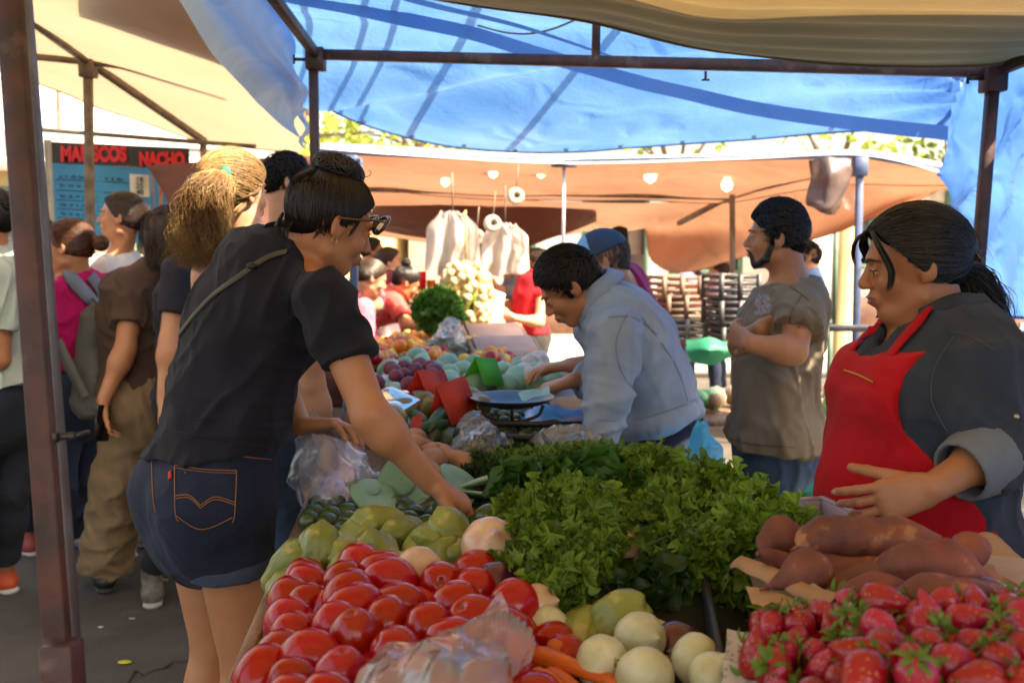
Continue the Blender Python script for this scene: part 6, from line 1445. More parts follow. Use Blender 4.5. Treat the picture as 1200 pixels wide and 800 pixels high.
    mb.build('rim', m, tr)
    mb = MB(); mb.box((.62, 1.72, .83), (.34, .30, .06), None, 0, .01); tag(mb.build('cardboard_riser', kraft), 'flat brown carton propping up the lilac tray', 'carton')
    # heap beds: sloping cardboard and sacks under piles
    S = SDF(); S.ell((-.10, 1.40, .78), (.26, .42, .09), None, .05); S.ell((-.20, 1.9, .78), (.24, .45, .06), None, .05); v, q = surf(S, .02); o = link('produce_sack', np_mesh('sack', v, q, [mat('dark sacking', (.06, .04, .03), .9)])); tag(o, 'dark sacking bedding under the tomato heap', 'sack')
    S = SDF(); S.ell((.20, 1.65, .82), (.28, .32, .12), None, .05); v, q = surf(S, .02); o = link('produce_sack', np_mesh('sack', v, q, [mat('dark green sacking', (.015, .02, .012), .9)])); tag(o, 'dark sacking propping up the lettuce heap', 'sack')
    S = SDF(); S.ell((.57, .92, .90), (.30, .20, .11), None, .03); S.ell((.62, 1.32, .86), (.27, .16, .10), None, .03); v, q = surf(S, .02, disp=lambda P: -.0*P[:, 0]); o = link('straw_bedding', np_mesh('bedding', v, q, [mat('dark crate bedding', (.05, .015, .012), .9)])); tag(o, 'dark bedding inside the strawberry and sweet potato boxes', 'bedding')
    S = SDF(); S.ell((-.25, 4.1, .80), (.42, 1.1, .10), None, .05); S.ell((-.32, 6.0, .80), (.40, 1.1, .10), None, .05); v, q = surf(S, .03); o = link('crate_covering', np_mesh('cover', v, q, [mat('red brown sacking', (.16, .07, .04), .9)])); tag(o, 'red brown sacking under the far fruit piles', 'sack')
    # --- price cards, folded like tents
    def card(lab, c, w, h, dep, rz, col, roll=0, text=None):
        m = mat('card '+col, {'red': (.90, .12, .08), 'green': (.10, .62, .08)}[col], .7, {'red': (.72, .07, .05), 'green': (.08, .54, .07)}[col], transl=.45); r = thing('price_card', lab, 'price card', tuple(c), 'folded price cards on the fruit')
        R = rotm((0, 0, 1), rz) @ rotm((0, 1, 0), roll)
        for s in (-1, 1):
            mb = MB(); a = math.atan2(dep/2, h); L = math.hypot(dep/2, h); Rr = R @ rotm((1, 0, 0), s*a); mb.box(c+R @ V(0, s*dep/4, h/2), (w, .0025, L), Rr, 0); mb.build('panel', m, r)
        return r
    card('larger red folded price card standing on the mangoes, facing left', A(503, 468, 3.35), .14, .10, .12, .95, 'red', .1)
    card('red folded price card leaning right over the mangoes', A(533, 490, 3.15), .13, .125, .10, .85, 'red', -.15)
    card('bright green folded price card among the pale squashes', A(566, 450, 3.7), .11, .10, .12, .8, 'green', .15)
    r = thing('price_tag', 'narrow red paper strip stuck upright among the avocados', 'price tag', tuple(A(487, 520, 2.95))); P = A(487, 517, 2.95); mb = MB(); mb.grid([[P+V(-.015, 0, -.03), P+V(.006, 0, -.035)], [P+V(-.018, .0, .03), P+V(.016, 0, .03)], [P+V(-.010, 0, .075), P+V(.022, .01, .085)]]); mb.build('paper_strip', mat('card red', (.7, .04, .03)), r)
    # --- beam scale
    sc = thing('weighing_scale', 'old cast iron counter scale with shallow steel pan', 'scale', tuple(G(605, 530, .82))); c = A(600, 470, 3.15); iron = mat('cast iron', (.03, .028, .027), .5, (.06, .04, .03), nscale=20, bump=.001)
    prof = [(.001, -.032), (.06, -.030), (.10, -.018), (.135, .0), (.139, .004), (.134, .003), (.10, -.013), (.06, -.025), (.001, -.027)]; mb = MB(); mb.lathe(prof, 40, c+V(.0, 0, .012)); mb.build('pan', mat('worn steel pan', (.10, .12, .16), .35, (.06, .07, .10), metal=.6), sc)
    mb = MB(); b = c-V(0, 0, .15)
    for s in (-1, 1): mb.tube(spline([c+V(s*.10, 0, -.012), c+V(s*.085, 0, -.045), c+V(s*.04, 0, -.062), c+V(0, 0, -.066)], 12), .006, 7)
    for s in (-1, 1): mb.tube(spline([c+V(0, s*.09, -.012), c+V(0, s*.04, -.06), c+V(0, 0, -.066)], 8), .005, 7)
    mb.tube([c-V(0, 0, .062), c-V(0, 0, .11)], .011, 10); mb.build('cradle', iron, sc)
    mb = MB(); mb.box(c+V(.03, 0, -.125), (.16, .05, .022), None, 0, .005); mb.box(c+V(.10, 0, -.105), (.02, .045, .06), None, 0, .005); mb.box(c+V(-.055, 0, -.11), (.02, .045, .05), None, 0, .005); mb.beam(c+V(-.07, 0, -.10), c+V(.20, 0, -.092), .012); mb.build('balance_beam', iron, sc)
    mb = MB(); mb.box(c+V(.02, 0, -.163), (.24, .12, .03), None, 0, .008); mb.build('base', iron, sc)
    mb = MB(); mb.lathe([(.001, -.02), (.022, -.02), (.024, .012), (.012, .016), (.001, .016)], 16, c+V(.13, 0, -.075)); mb.build('counterweight', iron, sc)
    # money / leaves on pan
    film('folded_bag', 'pale turquoise paper packet on the pan of the scale', None, [[c+V(.03, -.05, .015), c+V(.12, -.05, .03)], [c+V(.02, .05, .02), c+V(.12, .06, .04)]], .006, 20, mat('turquoise paper', (.25, .55, .55), .6), cat='packet', n=(14, 14))
    # blue sheet under scale, black crate
    mb = MB(); S = sheet_grid([[G(600, 505, .85), G(660, 500, .86), G(720, 505, .84)], [G(605, 482, .87), G(660, 476, .90), G(715, 482, .86)]], 20, 20); S[..., 2] += .012*NZ[1](S*14, 1); mb.grid(S); tag(mb.build('blue_plastic_sheet', mat('blue plastic sheet', (.05, .28, .62), .3)), 'bright blue plastic sheet crumpled behind the scale', 'plastic sheet')
    cr = thing('plastic_crate', 'black slatted plastic crate under the scale', 'crate', tuple(G(625, 535, .82))); cc = G(622, 532, .84)
    for z in (0, .035, .07):
        for nm, a, b in (('slat', (-.16, -.11), (.16, -.11)), ('slat', (-.16, .11), (.16, .11)), ('slat', (-.16, -.11), (-.16, .11)), ('slat', (.16, -.11), (.16, .11))): mb = MB(); mb.beam(cc+V(a[0], a[1], z), cc+V(b[0], b[1], z), .008, .018); mb.build(nm, dark, cr)
    for sx in (-.16, -.08, 0, .08, .16): mb = MB(); mb.beam(cc+V(sx, -.112, -.01), cc+V(sx, -.112, .08), .012); mb.build('upright', dark, cr)
    # bags of produce
    def sackbag(name, lab, c, r, top, seed, m=None, R=None, neck=True):
        S = SDF(); S.ell(c, r, R, .03)
        if top is not None: S.cone(np.asarray(c)+V(0, 0, r[2]*.6), top, min(r)*.7, min(r)*.55, .03)
        v, q = surf(S, min(r)/11, disp=lambda P: .010*(1-2*np.abs(NZ[seed](P*15, 1)))+.005*(1-2*np.abs(NZ[seed+1](P*38, 1)))); return tag(link(name, np_mesh(name, v, q, [m or plastic()], smooth=False)), lab, 'plastic bag')
    c = A(565, 530, 2.72); sackbag('snack_bag', 'clear plastic bag of yellow-green leaves and nuts on the herbs', c, (.085, .07, .055), A(553, 496, 2.8), 2)
    g = np.random.default_rng(77); mb = MB()
    leafball(mb, c+V(0, 0, -.015), (.065, .05, .032), 70, .026, g); mb.build('leaf_filling', leafm('yellow greens', (.32, .34, .05), (.18, .24, .03))).__setitem__('label', 'yellow-green chopped leaves inside the clear bag'); bpy.context.scene.collection.objects[-1]['category'] = 'chopped leaves'
    c = A(664, 522, 2.72); sackbag('produce_bag', 'clear plastic bag of pale peeled garlic next to the chard', c, (.090, .07, .050), None, 5, plastic('milky film', body=.28)); 
    Pk = [c+V(g.uniform(-.06, .06), g.uniform(-.045, .045), g.uniform(-.035, -.01)) for _ in range(26)]
    scatter_things('garlic_clove', 'garlic', 'peeled garlic inside the clear bag', 'peeled pinkish garlic clove inside the clear bag by the chard', [rounded('garlic_clove', mat('peeled garlic', (.60, .42, .28), .5), .016, k, 1.2, n=(10, 8)) for k in range(2)], Pk, (.8, 1.2), seed=2)
    # big clear bags: foreground and the one in the shopper's hand
    film('plastic_bag', 'crumpled clear plastic bag lying over the front tomatoes', None, [[G(590, 702, .99), G(598, 716, 1.0), G(612, 745, .99), G(620, 775, .97)], [G(545, 728, .985), G(565, 745, 1.02), G(590, 765, 1.03), G(612, 800, .99)], [G(490, 752, .985), G(520, 765, 1.02), G(555, 790, 1.03), G(590, 830, 1.0)], [G(440, 782, .98), G(470, 795, 1.0), G(510, 820, 1.01), G(560, 860, .99)], [G(410, 820, .97), G(450, 830, .98), G(500, 850, .99), G(540, 880, .98)]], .012, 17, plastic('front film', body=.32), seed=2, n=(60, 60))
    film('plastic_bag', 'large clear plastic bag hanging from the hand of the woman in the polo', None, [[A(370, 480, 2.45), A(385, 500, 2.4), A(398, 505, 2.42), A(405, 515, 2.5)], [A(345, 530, 2.42), A(375, 535, 2.30), A(410, 540, 2.32), A(430, 545, 2.45)], [A(338, 560, 2.40), A(370, 575, 2.22), A(410, 575, 2.25), A(442, 565, 2.4)], [A(350, 585, 2.38), A(375, 600, 2.25), A(405, 605, 2.26), A(425, 590, 2.36)], [A(380, 600, 2.36), A(390, 620, 2.27), A(400, 622, 2.28), A(410, 600, 2.34)]], .016, 15, plastic('milky film', body=.28), seed=4, n=(60, 60))
    film('plastic_bag', 'back of the clear carrier bag bunched below the gripping hand', None, [[A(375, 485, 2.52), A(392, 498, 2.52), A(405, 510, 2.55)], [A(352, 545, 2.55), A(390, 545, 2.58), A(430, 548, 2.55)], [A(360, 595, 2.5), A(395, 600, 2.5), A(425, 592, 2.5)]], .016, 15, plastic('milky film', body=.28), seed=6)
    film('red_printed_bag', 'small carrier bag with a red print held on the far side of the table', None, [[A(388, 500, 2.62), A(412, 520, 2.62)], [A(386, 525, 2.6), A(418, 545, 2.6)]], .008, 12, mat('printed film', (.6, .55, .6), .4, (.55, .5, .55), spots=(14, .60, (.6, .1, .2), .7), alpha=.7), n=(14, 14))
    film('dark_film', 'grey plastic film tucked along the lettuce heap', None, [[A(590, 565, 1.85), A(640, 548, 1.95), A(690, 555, 1.9)], [A(600, 590, 1.75), A(640, 575, 1.8), A(690, 580, 1.82)]], .01, 15, plastic('grey film', body=.10))
    # --- mid-ground clutter: white netting bags, dark fish-like eggplants
    eg = mat('aubergine skin', (.03, .02, .05), .2, (.05, .04, .07), coat=.4)
    scatter_things('aubergine', 'aubergine', 'dark aubergines beyond the forearm', 'dark aubergine beside the grey plastic film', [rounded('aubergine', eg, .035, k, 2.0, tail=.4) for k in range(2)], [G(x, y, .93) for x, y in ((500, 452), (510, 462), (482, 456), (525, 458), (492, 470))], (.8, 1.1), seed=3, flat=(1.4, 0))
    film('plastic_bag', 'clear film spread over the pale roots behind the forearm', None, [[G(430, 490, .93), G(465, 478, .96), G(500, 470, .95)], [G(425, 465, .95), G(460, 455, .99), G(505, 455, .97)]], .015, 12, plastic('milky film', body=.28), seed=7)
    # --- far end: crates with pinkish carton tops
    cart = mat('pinkish carton', (.40, .26, .22), .7, (.32, .2, .17)); 
    for i, (px, py, Y, w, h, lab) in enumerate(((592, 420, 5.2, .36, .13, 'nearest slatted crate of the far stack with a string of packing'), (580, 402, 5.8, .36, .13, 'middle slatted crate of the far stack'), (562, 390, 6.4, .34, .12, 'farthest slatted crate at the end of the stall'))):
        r = thing('slatted_crate', lab, 'crate', tuple(A(px, py, Y)), 'slatted crates at the far end'); c = A(px, py, Y); R = rotm((0, 0, 1), .25) @ rotm((1, 0, 0), .35)
        for k in range(3): mb = MB(); mb.box(c+R @ V(0, -.13, -h*.5+k*h*.42), (w, .012, h*.34), R, 0, .003); mb.build('slat', M_CRATEW, r)
        for s in (-1, 1): mb = MB(); mb.box(c+R @ V(s*w*.49, 0, 0), (.018, .26, h), R, 0, .003); mb.build('end_panel', M_CRATEW, r)
        mb = MB(); mb.box(c+R @ V(0, .0, h*.52), (w*.9, .24, .02), R, 0, .003); mb.build('lid', cart, r); mb = MB(); mb.box(c+R @ V(0, .12, 0), (w, .012, h), R, 0, .003); mb.build('back_panel', M_CRATEW, r)
    # garlic net column
    r = thing('garlic_net', 'hanging net of garlic bulbs over the far stall', 'net bag', tuple(A(545, 350, 6.1))); c = A(546, 352, 6.1); g = np.random.default_rng(6); mb = MB()
    for k in range(150):
        z = g.uniform(-.22, .22); a = g.uniform(0, 6.28); rr = .15*math.sqrt(max(.05, 1-(z/.26)**2)); blob(.032, seed=k % 12, n=(9, 7), mb=mb); mb.v[-1] = mb.v[-1]+c+V(rr*math.cos(a), rr*math.sin(a), z)
    mb.build('bulbs', mat('garlic skin', (.66, .52, .30), .6, (.55, .40, .2), nscale=20), r); mb = MB()
    for k in range(14):
        t_ = np.linspace(-1.3, 1.3, 12); a = k*.449; mb.tube([c+V(.175*math.cos(q)**.7*math.cos(a+q*.8), .175*math.cos(q)**.7*math.sin(a+q*.8), .24*math.sin(q)) for q in t_], .0025, 4)
    mb.tube([c+V(0, 0, .22), c+V(0, 0, .55)], .006, 6); mb.build('netting', mat('yellow netting', (.6, .45, .12), .6), r)
    sackbag('bean_bag', 'clear bag of greens standing between parsley and garlic net', A(525, 412, 5.2), (.12, .10, .10), A(528, 385, 5.3), 3, plastic('milky film', body=.28))
    mb = MB(); leafball(mb, A(525, 415, 5.2), (.09, .07, .07), 60, .04, g); o = mb.build('salad_leaves', L_LIGHT); tag(o, 'pale salad leaves inside the clear bag by the parsley', 'leaves')
    film('plastic_bag', 'whitish bag held by the woman in pink checked blouse', None, [[A(445, 385, 6.2), A(468, 382, 6.2)], [A(440, 410, 6.1), A(475, 408, 6.1)]], .03, 6, plastic('milky film', body=.28), n=(14, 14))
    film('plastic_bag', 'white plastic bag opened by the man in the red vest', None, [[A(565, 335, 6.8), A(592, 345, 6.8)], [A(562, 362, 6.7), A(590, 370, 6.7)]], .03, 6, plastic('white film', body=.7), n=(14, 14))
    # behind scale: bag and bottle near capped man, light blue bag on the right
    film('blue_bag', 'sky blue plastic bag hanging behind the work shirt man', None, [[A(818, 490, 2.8), A(822, 492, 2.8), A(828, 492, 2.8)], [A(798, 522, 2.8), A(825, 525, 2.75), A(848, 528, 2.8)], [A(784, 556, 2.8), A(822, 560, 2.7), A(854, 556, 2.8)], [A(795, 580, 3.1), A(825, 585, 3.05), A(845, 580, 3.1)]], .018, 8, mat('sky blue film', (.06, .45, .75), .35, (.04, .38, .68), transl=.4), n=(30, 30))
    film('white_apron_sheet', 'white cloth sheet lying beyond the scale', None, [[A(645, 440, 4.2), A(690, 425, 4.2)], [A(650, 470, 3.9), A(705, 455, 3.9)]], .03, 6, cloth('off white sheet', (.6, .58, .55)), n=(20, 20), cat='cloth')
# ------------------------------------------------------------ the place
def tarp(name, label, rows, m, nu=60, nv=80, disp=None, cat='tarpaulin', kind=None, hem=None):
    Gd = sheet_grid(rows, nu, nv); Nn = np.cross(np.gradient(Gd, axis=0), np.gradient(Gd, axis=1)); Nn /= np.linalg.norm(Nn, axis=-1)[..., None]+1e-9
    u = np.linspace(0, 1, nu)[:, None]+np.zeros((1, nv)); v = np.linspace(0, 1, nv)[None]+np.zeros((nu, 1))
    if disp: Gd = Gd+Nn*disp(Gd, u, v)[..., None]
    mb = MB(); mb.grid(Gd); r = thing(name, label, cat, tuple(Gd[0, 0])); o = mb.build('sheet', m, r)
    if hem:
        mb = MB()
        for e in hem:
            L = {'top': Gd[0], 'bottom': Gd[-1], 'left': Gd[:, 0], 'right': Gd[:, -1]}[e]; mb.tube(L, .007, 6)
        mb.build('hem', m, r)
    return r, Gd
def pole(name, label, pts, w, m, cat='pole', square=True, group=None, parts=()):
    r = thing(name, label, cat, tuple(pts[0]), group); mb = MB()
    for a, b in zip(pts[:-1], pts[1:]): mb.beam(a, b, w, bev=w*.08) if square else mb.tube([a, b], w/2, 10)
    mb.build('tube', m, r)
    for nm, fn, mm in parts: mb = MB(); fn(mb); mb.build(nm, mm, r)
    return r
def tree(label, c, H, cr, seed, ml, group='trees above the market', n=900, size=.30):
    g = np.random.default_rng(seed); root = thing('tree', label, 'tree', tuple(c), group); c = np.asarray(c, float); mb = MB(); top = c+V(0, 0, H*.62); bark = mat('bark', (.11, .075, .05), .9, (.06, .04, .03), nscale=20, bump=.01)
    mb.tube(spline([c, c+V(.1, 0, H*.25), c+V(-.1, .1, H*.45), top], 10), np.linspace(.16, .07, 10)*H/6, 9)
    cl = []
    for i in range(9):
        a = i*2.4+g.normal()*.3; e = top+V(math.cos(a)*cr*g.uniform(.4, .85), math.sin(a)*cr*g.uniform(.4, .85), g.uniform(-.18, .3)*H); cl.append(e); mb.tube(spline([c+V(0, 0, H*g.uniform(.35, .55)), (c+V(0, 0, H*.5)+e)/2+V(0, 0, .1), e], 7), np.linspace(.06, .015, 7)*H/6, 6)
    mb.build('trunk', bark, root); mb = MB()
    for e in cl+[top+V(0, 0, H*.2)]: leafball(mb, e, (cr*.42, cr*.42, cr*.33), n//10, size, g, 'flat', tilt=1.2, depth=.8)
    mb.build('crown', ml, root); return root

def build_place():
    sc = bpy.context.scene
    asp = mat('asphalt', (.085, .070, .056), .9, (.055, .046, .038), nscale=2.5, detail=8, bump=.004, bscale=90, bump2=.008, b2scale=7, spots=(3.5, .60, (.085, .078, .07), .6))
    g = 60; mb = MB(); n = 60; xs = np.linspace(-40, 40, n); ys = np.linspace(-12, 70, n); Gd = np.stack(np.meshgrid(xs, ys, indexing='ij')+[np.zeros((n, n))], -1); mb.grid(Gd); tag(mb.build('ground', asp), kind='structure')
    # crack and litter on the ground
    mb = MB(); gg = np.random.default_rng(3)
    P = np.array([G(150+k*9, 795-k*2.6+gg.normal()*3, .004) for k in range(14)]); P[:, 2] = .004; ribbon_flat(mb, P, .012); tag(mb.build('crack_line', mat('dark crack', (.012, .011, .010), .95)), kind='structure')
    for i, (px, py, sz, c, lab) in enumerate(((146, 776, .025, (.6, .55, .03), 'yellow scrap of leaf on the asphalt'), (118, 735, .012, (.45, .42, .4), 'tiny pale scrap on the asphalt'), (155, 725, .014, (.3, .28, .26), 'small grey pebble on the asphalt near the trainer'))):
        p = G(px, py, .004); mb = blob((sz, sz*.6, .004), seed=i, n=(10, 7)); o = mb.build('litter', mat('litter %d' % i, c, .7)); o.location = p+V(0, 0, .003); tag(o, lab, 'litter')
    kerb = MB(); kerb.box((0, 11.2, .06), (60, .3, .12)); tag(kerb.build('kerb', mat('kerb concrete', (.42, .40, .37), .9, (.34, .32, .3), nscale=6)), kind='structure')
    pv = MB(); pv.box((0, 14.3, .05), (60, 5.9, .10)); tag(pv.build('pavement', mat('pale pavement', (.50, .44, .38), .85, (.42, .37, .32), nscale=3)), kind='structure')
    blue = tarpm('blue', (.12, .31, .66), (.07, .22, .54), .34, .38, nscale=2.2, bump=.02, bscale=5, fine=.003)
    bluelt = tarpm('pale blue', (.42, .58, .80), (.30, .48, .75), .55, .32, nscale=3, bump=.02, bscale=5)
    cream = tarpm('cream', (.50, .39, .27), (.44, .34, .23), .29, .7, nscale=1.2, bump=.012, bscale=4)
    olive = tarpm('olive brown', (.27, .18, .075), (.12, .08, .035), .40, .55, nscale=2, bump=.03, bscale=3, stretch=(.35, 1, 1))
    orange = tarpm('orange brown', (.48, .235, .145), (.36, .17, .10), .27, .7, nscale=1.8, bump=.02, bscale=4)
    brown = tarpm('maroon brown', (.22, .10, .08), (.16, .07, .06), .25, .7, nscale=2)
    white = tarpm('white', (.80, .78, .74), (.74, .72, .68), .5, .6, nscale=2)
    A_ = A
    # ---- blue roof: from the far edge over the bar and back over the camera
    def dblue(Gd, u, v):
        P = Gd; d = .05*NZ[0](P*V(.35, .9, 0), 1)+.022*NZ[1](P*V(.6, 2.4, 0)+3, 1)+.010*NZ[2](P*V(3, 7, 0), 1)
        line = (P[..., 1]-(5.0-.42*(P[..., 0]+.8)))      # the long diagonal fold
        d += -.10*np.exp(-(line/.10)**2)+.05*np.exp(-((line-.3)/.16)**2)
        k = np.exp(-((P[..., 0]-2.1)**2+(P[..., 1]-4.7)**2)/.5); a = np.arctan2(P[..., 1]-4.8, P[..., 0]-2.25); d += .03*k*np.sin(a*16)
        return d*np.clip(u*12+.25, 0, 1)
    rear = [A_(345, 90, 5.3), A_(380, 126, 5.4), A_(440, 150, 5.5), A_(520, 170, 5.6), A_(600, 177, 5.65), A_(680, 177, 5.65), A_(770, 170, 5.6), A_(880, 163, 5.45), A_(1000, 154, 5.25), A_(1112, 147, 5.0)]
    def lift(P, Y, z): return [V(p[0]*.97, Y, zz) for p, zz in zip(P, z if hasattr(z, '__len__') else [z]*len(P))]
    r_, Gd = tarp('blue_tarp', 'large translucent blue tarpaulin roof over the middle of the stall', [rear, lift(rear, 4.6, 2.32), lift(rear, 3.9, 2.42), lift(rear, 3.3, 2.50), lift(rear, 2.7, 2.58)], blue, 90, 110, dblue, hem=['top'])
    eye = mat('brass eyelet', (.35, .27, .14), .4, metal=.7); rope = mat('frayed rope', (.25, .18, .10), .9)
    for k in range(4, 106, 9):
        p = Gd[1, k]; q = Gd[2, k]; dd = nrm(q-p); pp = p+dd*.02; x = nrm(np.cross(dd, V(0, 0, 1))); mb = MB(); mb.tube([pp+(x*math.cos(a)+dd*math.sin(a))*.012-V(0, 0, .004) for a in np.linspace(0, 2*PI, 12, endpoint=False)], .003, 5, closed=True); mb.build('eyelet', eye, r_)
    for a_, b_, l_ in ((Gd[0, 4], A_(376, 172, 7.0), 'thin rope from the left corner of the blue roof to the stall behind'), (Gd[0, -2], A_(1112, 196, 7.0), 'thin rope from the right corner of the blue roof to the stall behind'), (A_(700, 10, 3.7), A_(560, 30, 4.2), 'slack rope slung under the blue roof near the short strut')):
        t__ = np.linspace(0, 1, 14)[:, None]; P = a_*(1-t__)+b_*t__-V(0, 0, .06)*np.sin(t__*PI); mb = MB(); mb.tube(P, .004, 6); tag(mb.build('rope', rope), l_, 'rope')
    # second layer hem strip along the diagonal
    rows = []
    for k in (0, 1): rows.append([A_(x, y+k*17+6, Y) for x, y, Y in ((300, -30, 3.9), (430, 0, 4.1), (540, 22, 4.25), (640, 52, 4.35), (760, 84, 4.5), (880, 112, 4.6), (1000, 130, 4.75), (1110, 142, 4.9))])
    tarp('blue_tarp_flap', 'darker doubled blue edge strip hanging diagonally under the blue tarpaulin', rows, tarpm('deep blue', (.14, .33, .66), (.10, .27, .60), .62, .4), 12, 80, lambda G_, u, v: .02*NZ[3](G_*3, 1), cat='tarp flap')
    rows = [[A_(x, y+k*(16-x*.018), Y) for x, y, Y in ((395, -30, 3.6), (470, -6, 3.7), (560, 16, 3.8), (650, 40, 3.9), (760, 78, 4.1))] for k in (0, 1)]
    tarp('blue_tarp_flap', 'short dark blue strip above the long diagonal one', rows, _mc['tarp deep blue'], 10, 40, lambda G_, u, v: .02*NZ[3](G_*3, 1), cat='tarp flap')
    # right hand hanging side; unseen near stretch runs on to block the sun
    rows = [[V(*rear[-1])]+[V(rear[-1][0]*.97+.005, y_, z_) for y_, z_ in ((4.6, 2.32), (3.9, 2.42), (3.3, 2.50), (2.7, 2.56))]+[V(2.1, 1.2, 2.45), V(2.1, -.8, 2.45)], [A_(1113, 195, 4.9), A_(1142, 190, 4.5), A_(1180, 185, 4.0), A_(1225, 180, 3.5), A_(1320, 180, 2.8), V(2.0, 1.2, 1.9), V(2.05, -.8, 1.9)],
            [A_(1112, 240, 4.8), A_(1145, 250, 4.45), A_(1180, 262, 4.0), A_(1230, 270, 3.5), A_(1330, 300, 2.8), V(2.05, 1.2, 1.4), V(2.1, -.8, 1.4)], [A_(1110, 290, 4.8), A_(1140, 322, 4.45), A_(1180, 366, 4.0), A_(1230, 378, 3.5), A_(1340, 440, 2.8), V(2.1, 1.2, .95), V(2.15, -.8, .95)]]
    tarp('blue_side_tarp', 'blue tarpaulin side sheet hanging at the right behind the maroon pole', rows, tarpm('side blue', (.09, .27, .64), (.06, .20, .54), .32, .4, nscale=3, bump=.03, bscale=7), 60, 50, lambda G_, u, v: .05*NZ[5](G_*V(1, 1, .6)*1.6, 1)+.035*(1-2*np.abs(np.sin((u*1.2+v*2.6)*6+1.5*NZ[6](G_*1.2, 1))))+.012*NZ[8](G_*7, 1), hem=['bottom'])
    # left pale strip
    rows = [[A_(190, -20, 3.5), A_(222, 25, 3.8), A_(258, 72, 4.15), A_(300, 118, 4.6), A_(347, 162, 5.1)], [A_(225, -20, 3.45), A_(262, 18, 3.8), A_(300, 62, 4.15), A_(335, 100, 4.6), A_(352, 140, 5.1)], [A_(262, -25, 3.5), A_(290, 8, 3.8), A_(320, 50, 4.2), A_(345, 88, 4.6), A_(356, 112, 5.15)], [A_(300, -30, 3.6), A_(322, 5, 3.9), A_(345, 45, 4.3), A_(352, 80, 4.7), A_(358, 100, 5.2)]]
    tarp('silver_tarp_edge', 'folded silvery pale blue edge of the tarpaulin at the upper left', rows, bluelt, 36, 60, lambda G_, u, v: .035*np.sin(u*9+1.5*NZ[2](G_*1.2, 1))+.012*NZ[4](G_*6, 1), cat='tarp edge')
    tarp('silver_tarp_edge', 'narrow twisted end of the pale tarp tied to the pole', [[A_(346, 95, 5.2), A_(352, 130, 5.2), A_(354, 175, 5.2)], [A_(360, 100, 5.15), A_(360, 130, 5.15), A_(358, 178, 5.15)]], bluelt, 10, 24, lambda G_, u, v: .02*np.sin(v*20), cat='tarp edge')
    # ---- cream roof left
    rows = [[A_(0, 70, 6.4), A_(60, 98, 6.6), A_(130, 128, 6.9), (A_(235, 166, 7.1)), A_(300, 176, 7.0), A_(352, 184, 6.8)], [A_(-60, 40, 5.6), A_(30, 52, 5.8), A_(110, 74, 6.0), A_(210, 110, 6.2), A_(290, 130, 6.2), A_(356, 150, 6.1)],
            [A_(-80, -5, 5.0), A_(20, 0, 5.0), A_(110, 20, 5.1), A_(220, 55, 5.2), A_(300, 80, 5.2), A_(362, 100, 5.2)], [V(-3.6, 4.0, 2.75), V(-2.9, 4.0, 2.75), V(-2.2, 4.0, 2.72), V(-1.7, 4.0, 2.68), V(-1.3, 4.0, 2.66), V(-1.0, 4.0, 2.62)], [V(-3.8, 1.5, 2.7), V(-3, 1.5, 2.7), V(-2.2, 1.5, 2.7), V(-1.7, 1.5, 2.7), V(-1.3, 1.5, 2.7), V(-1.0, 1.5, 2.65)]]
    tarp('cream_tarp', 'cream canvas roof over the shoppers at the left', rows, cream, 60, 70, lambda G_, u, v: .03*NZ[1](G_*.8, 1)+.012*np.sin(v*30+u*3)*np.clip(.3-u, 0, 1), hem=['top'])
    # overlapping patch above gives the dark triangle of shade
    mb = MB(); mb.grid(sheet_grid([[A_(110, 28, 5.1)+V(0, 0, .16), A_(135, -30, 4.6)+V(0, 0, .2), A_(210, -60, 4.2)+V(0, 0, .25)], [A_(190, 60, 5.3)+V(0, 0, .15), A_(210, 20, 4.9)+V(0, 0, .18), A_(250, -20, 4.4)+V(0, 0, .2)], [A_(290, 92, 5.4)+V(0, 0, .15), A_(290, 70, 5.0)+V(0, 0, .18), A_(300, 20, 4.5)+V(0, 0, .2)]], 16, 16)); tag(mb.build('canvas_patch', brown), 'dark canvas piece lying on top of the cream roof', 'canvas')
    # ---- olive sheet overhead, upper right; unseen rear stretch added to shut out sky light
    rows = [[A_(430, -14, 3.1), A_(560, 8, 3.15), A_(690, 28, 3.2), A_(820, 58, 3.25), A_(930, 76, 3.3), A_(1040, 82, 3.3), A_(1160, 78, 3.3), A_(1240, 60, 3.3)]]
    z0 = [p for p in rows[0]]
    for k, (Y, dz) in enumerate(((2.85, .0), (2.5, .05), (2.0, .20), (1.2, .28), (-1.3, .33))):
        rows.append([V(p[0]*Y/3.2*.9+p[0]*.1 if k < 2 else -1.7+4.1*i/7, Y, 2.06+.06*(i < 3)+dz+.03*(k == 0)) for i, p in enumerate(z0)])
    def dol(G_, u, v):
        y = G_[..., 1]; return .022*(.6+.5*NZ[7](G_*V(.4, 2.0, 0), 1))*np.sin(y*46+3.2*NZ[3](G_*V(.35, 1.6, 0), 1)+G_[..., 0]*1.1)*np.clip(v*2.4-.2, 0, 1)+.03*NZ[5](G_*V(.8, 2, 0), 1)
    tarp('olive_tarp', 'olive brown tarpaulin sagging in folds overhead at the upper right', rows, olive, 110, 70, dol, hem=['top'])
    # ---- orange stall roof at the back
    rows = [[A_(376, 172, 7.0), A_(470, 178, 7.0), A_(560, 184, 7.0), A_(660, 189, 7.0), A_(760, 188, 7.0), A_(860, 184, 7.0), A_(1000, 181, 7.0), A_(1110, 196, 7.0)],
            [A_(376, 214, 8.3), A_(470, 224, 8.3), A_(560, 232, 8.3), A_(660, 236, 8.3), A_(760, 238, 8.3), A_(860, 232, 8.2), A_(1000, 206, 7.9), A_(1112, 212, 7.6)]]
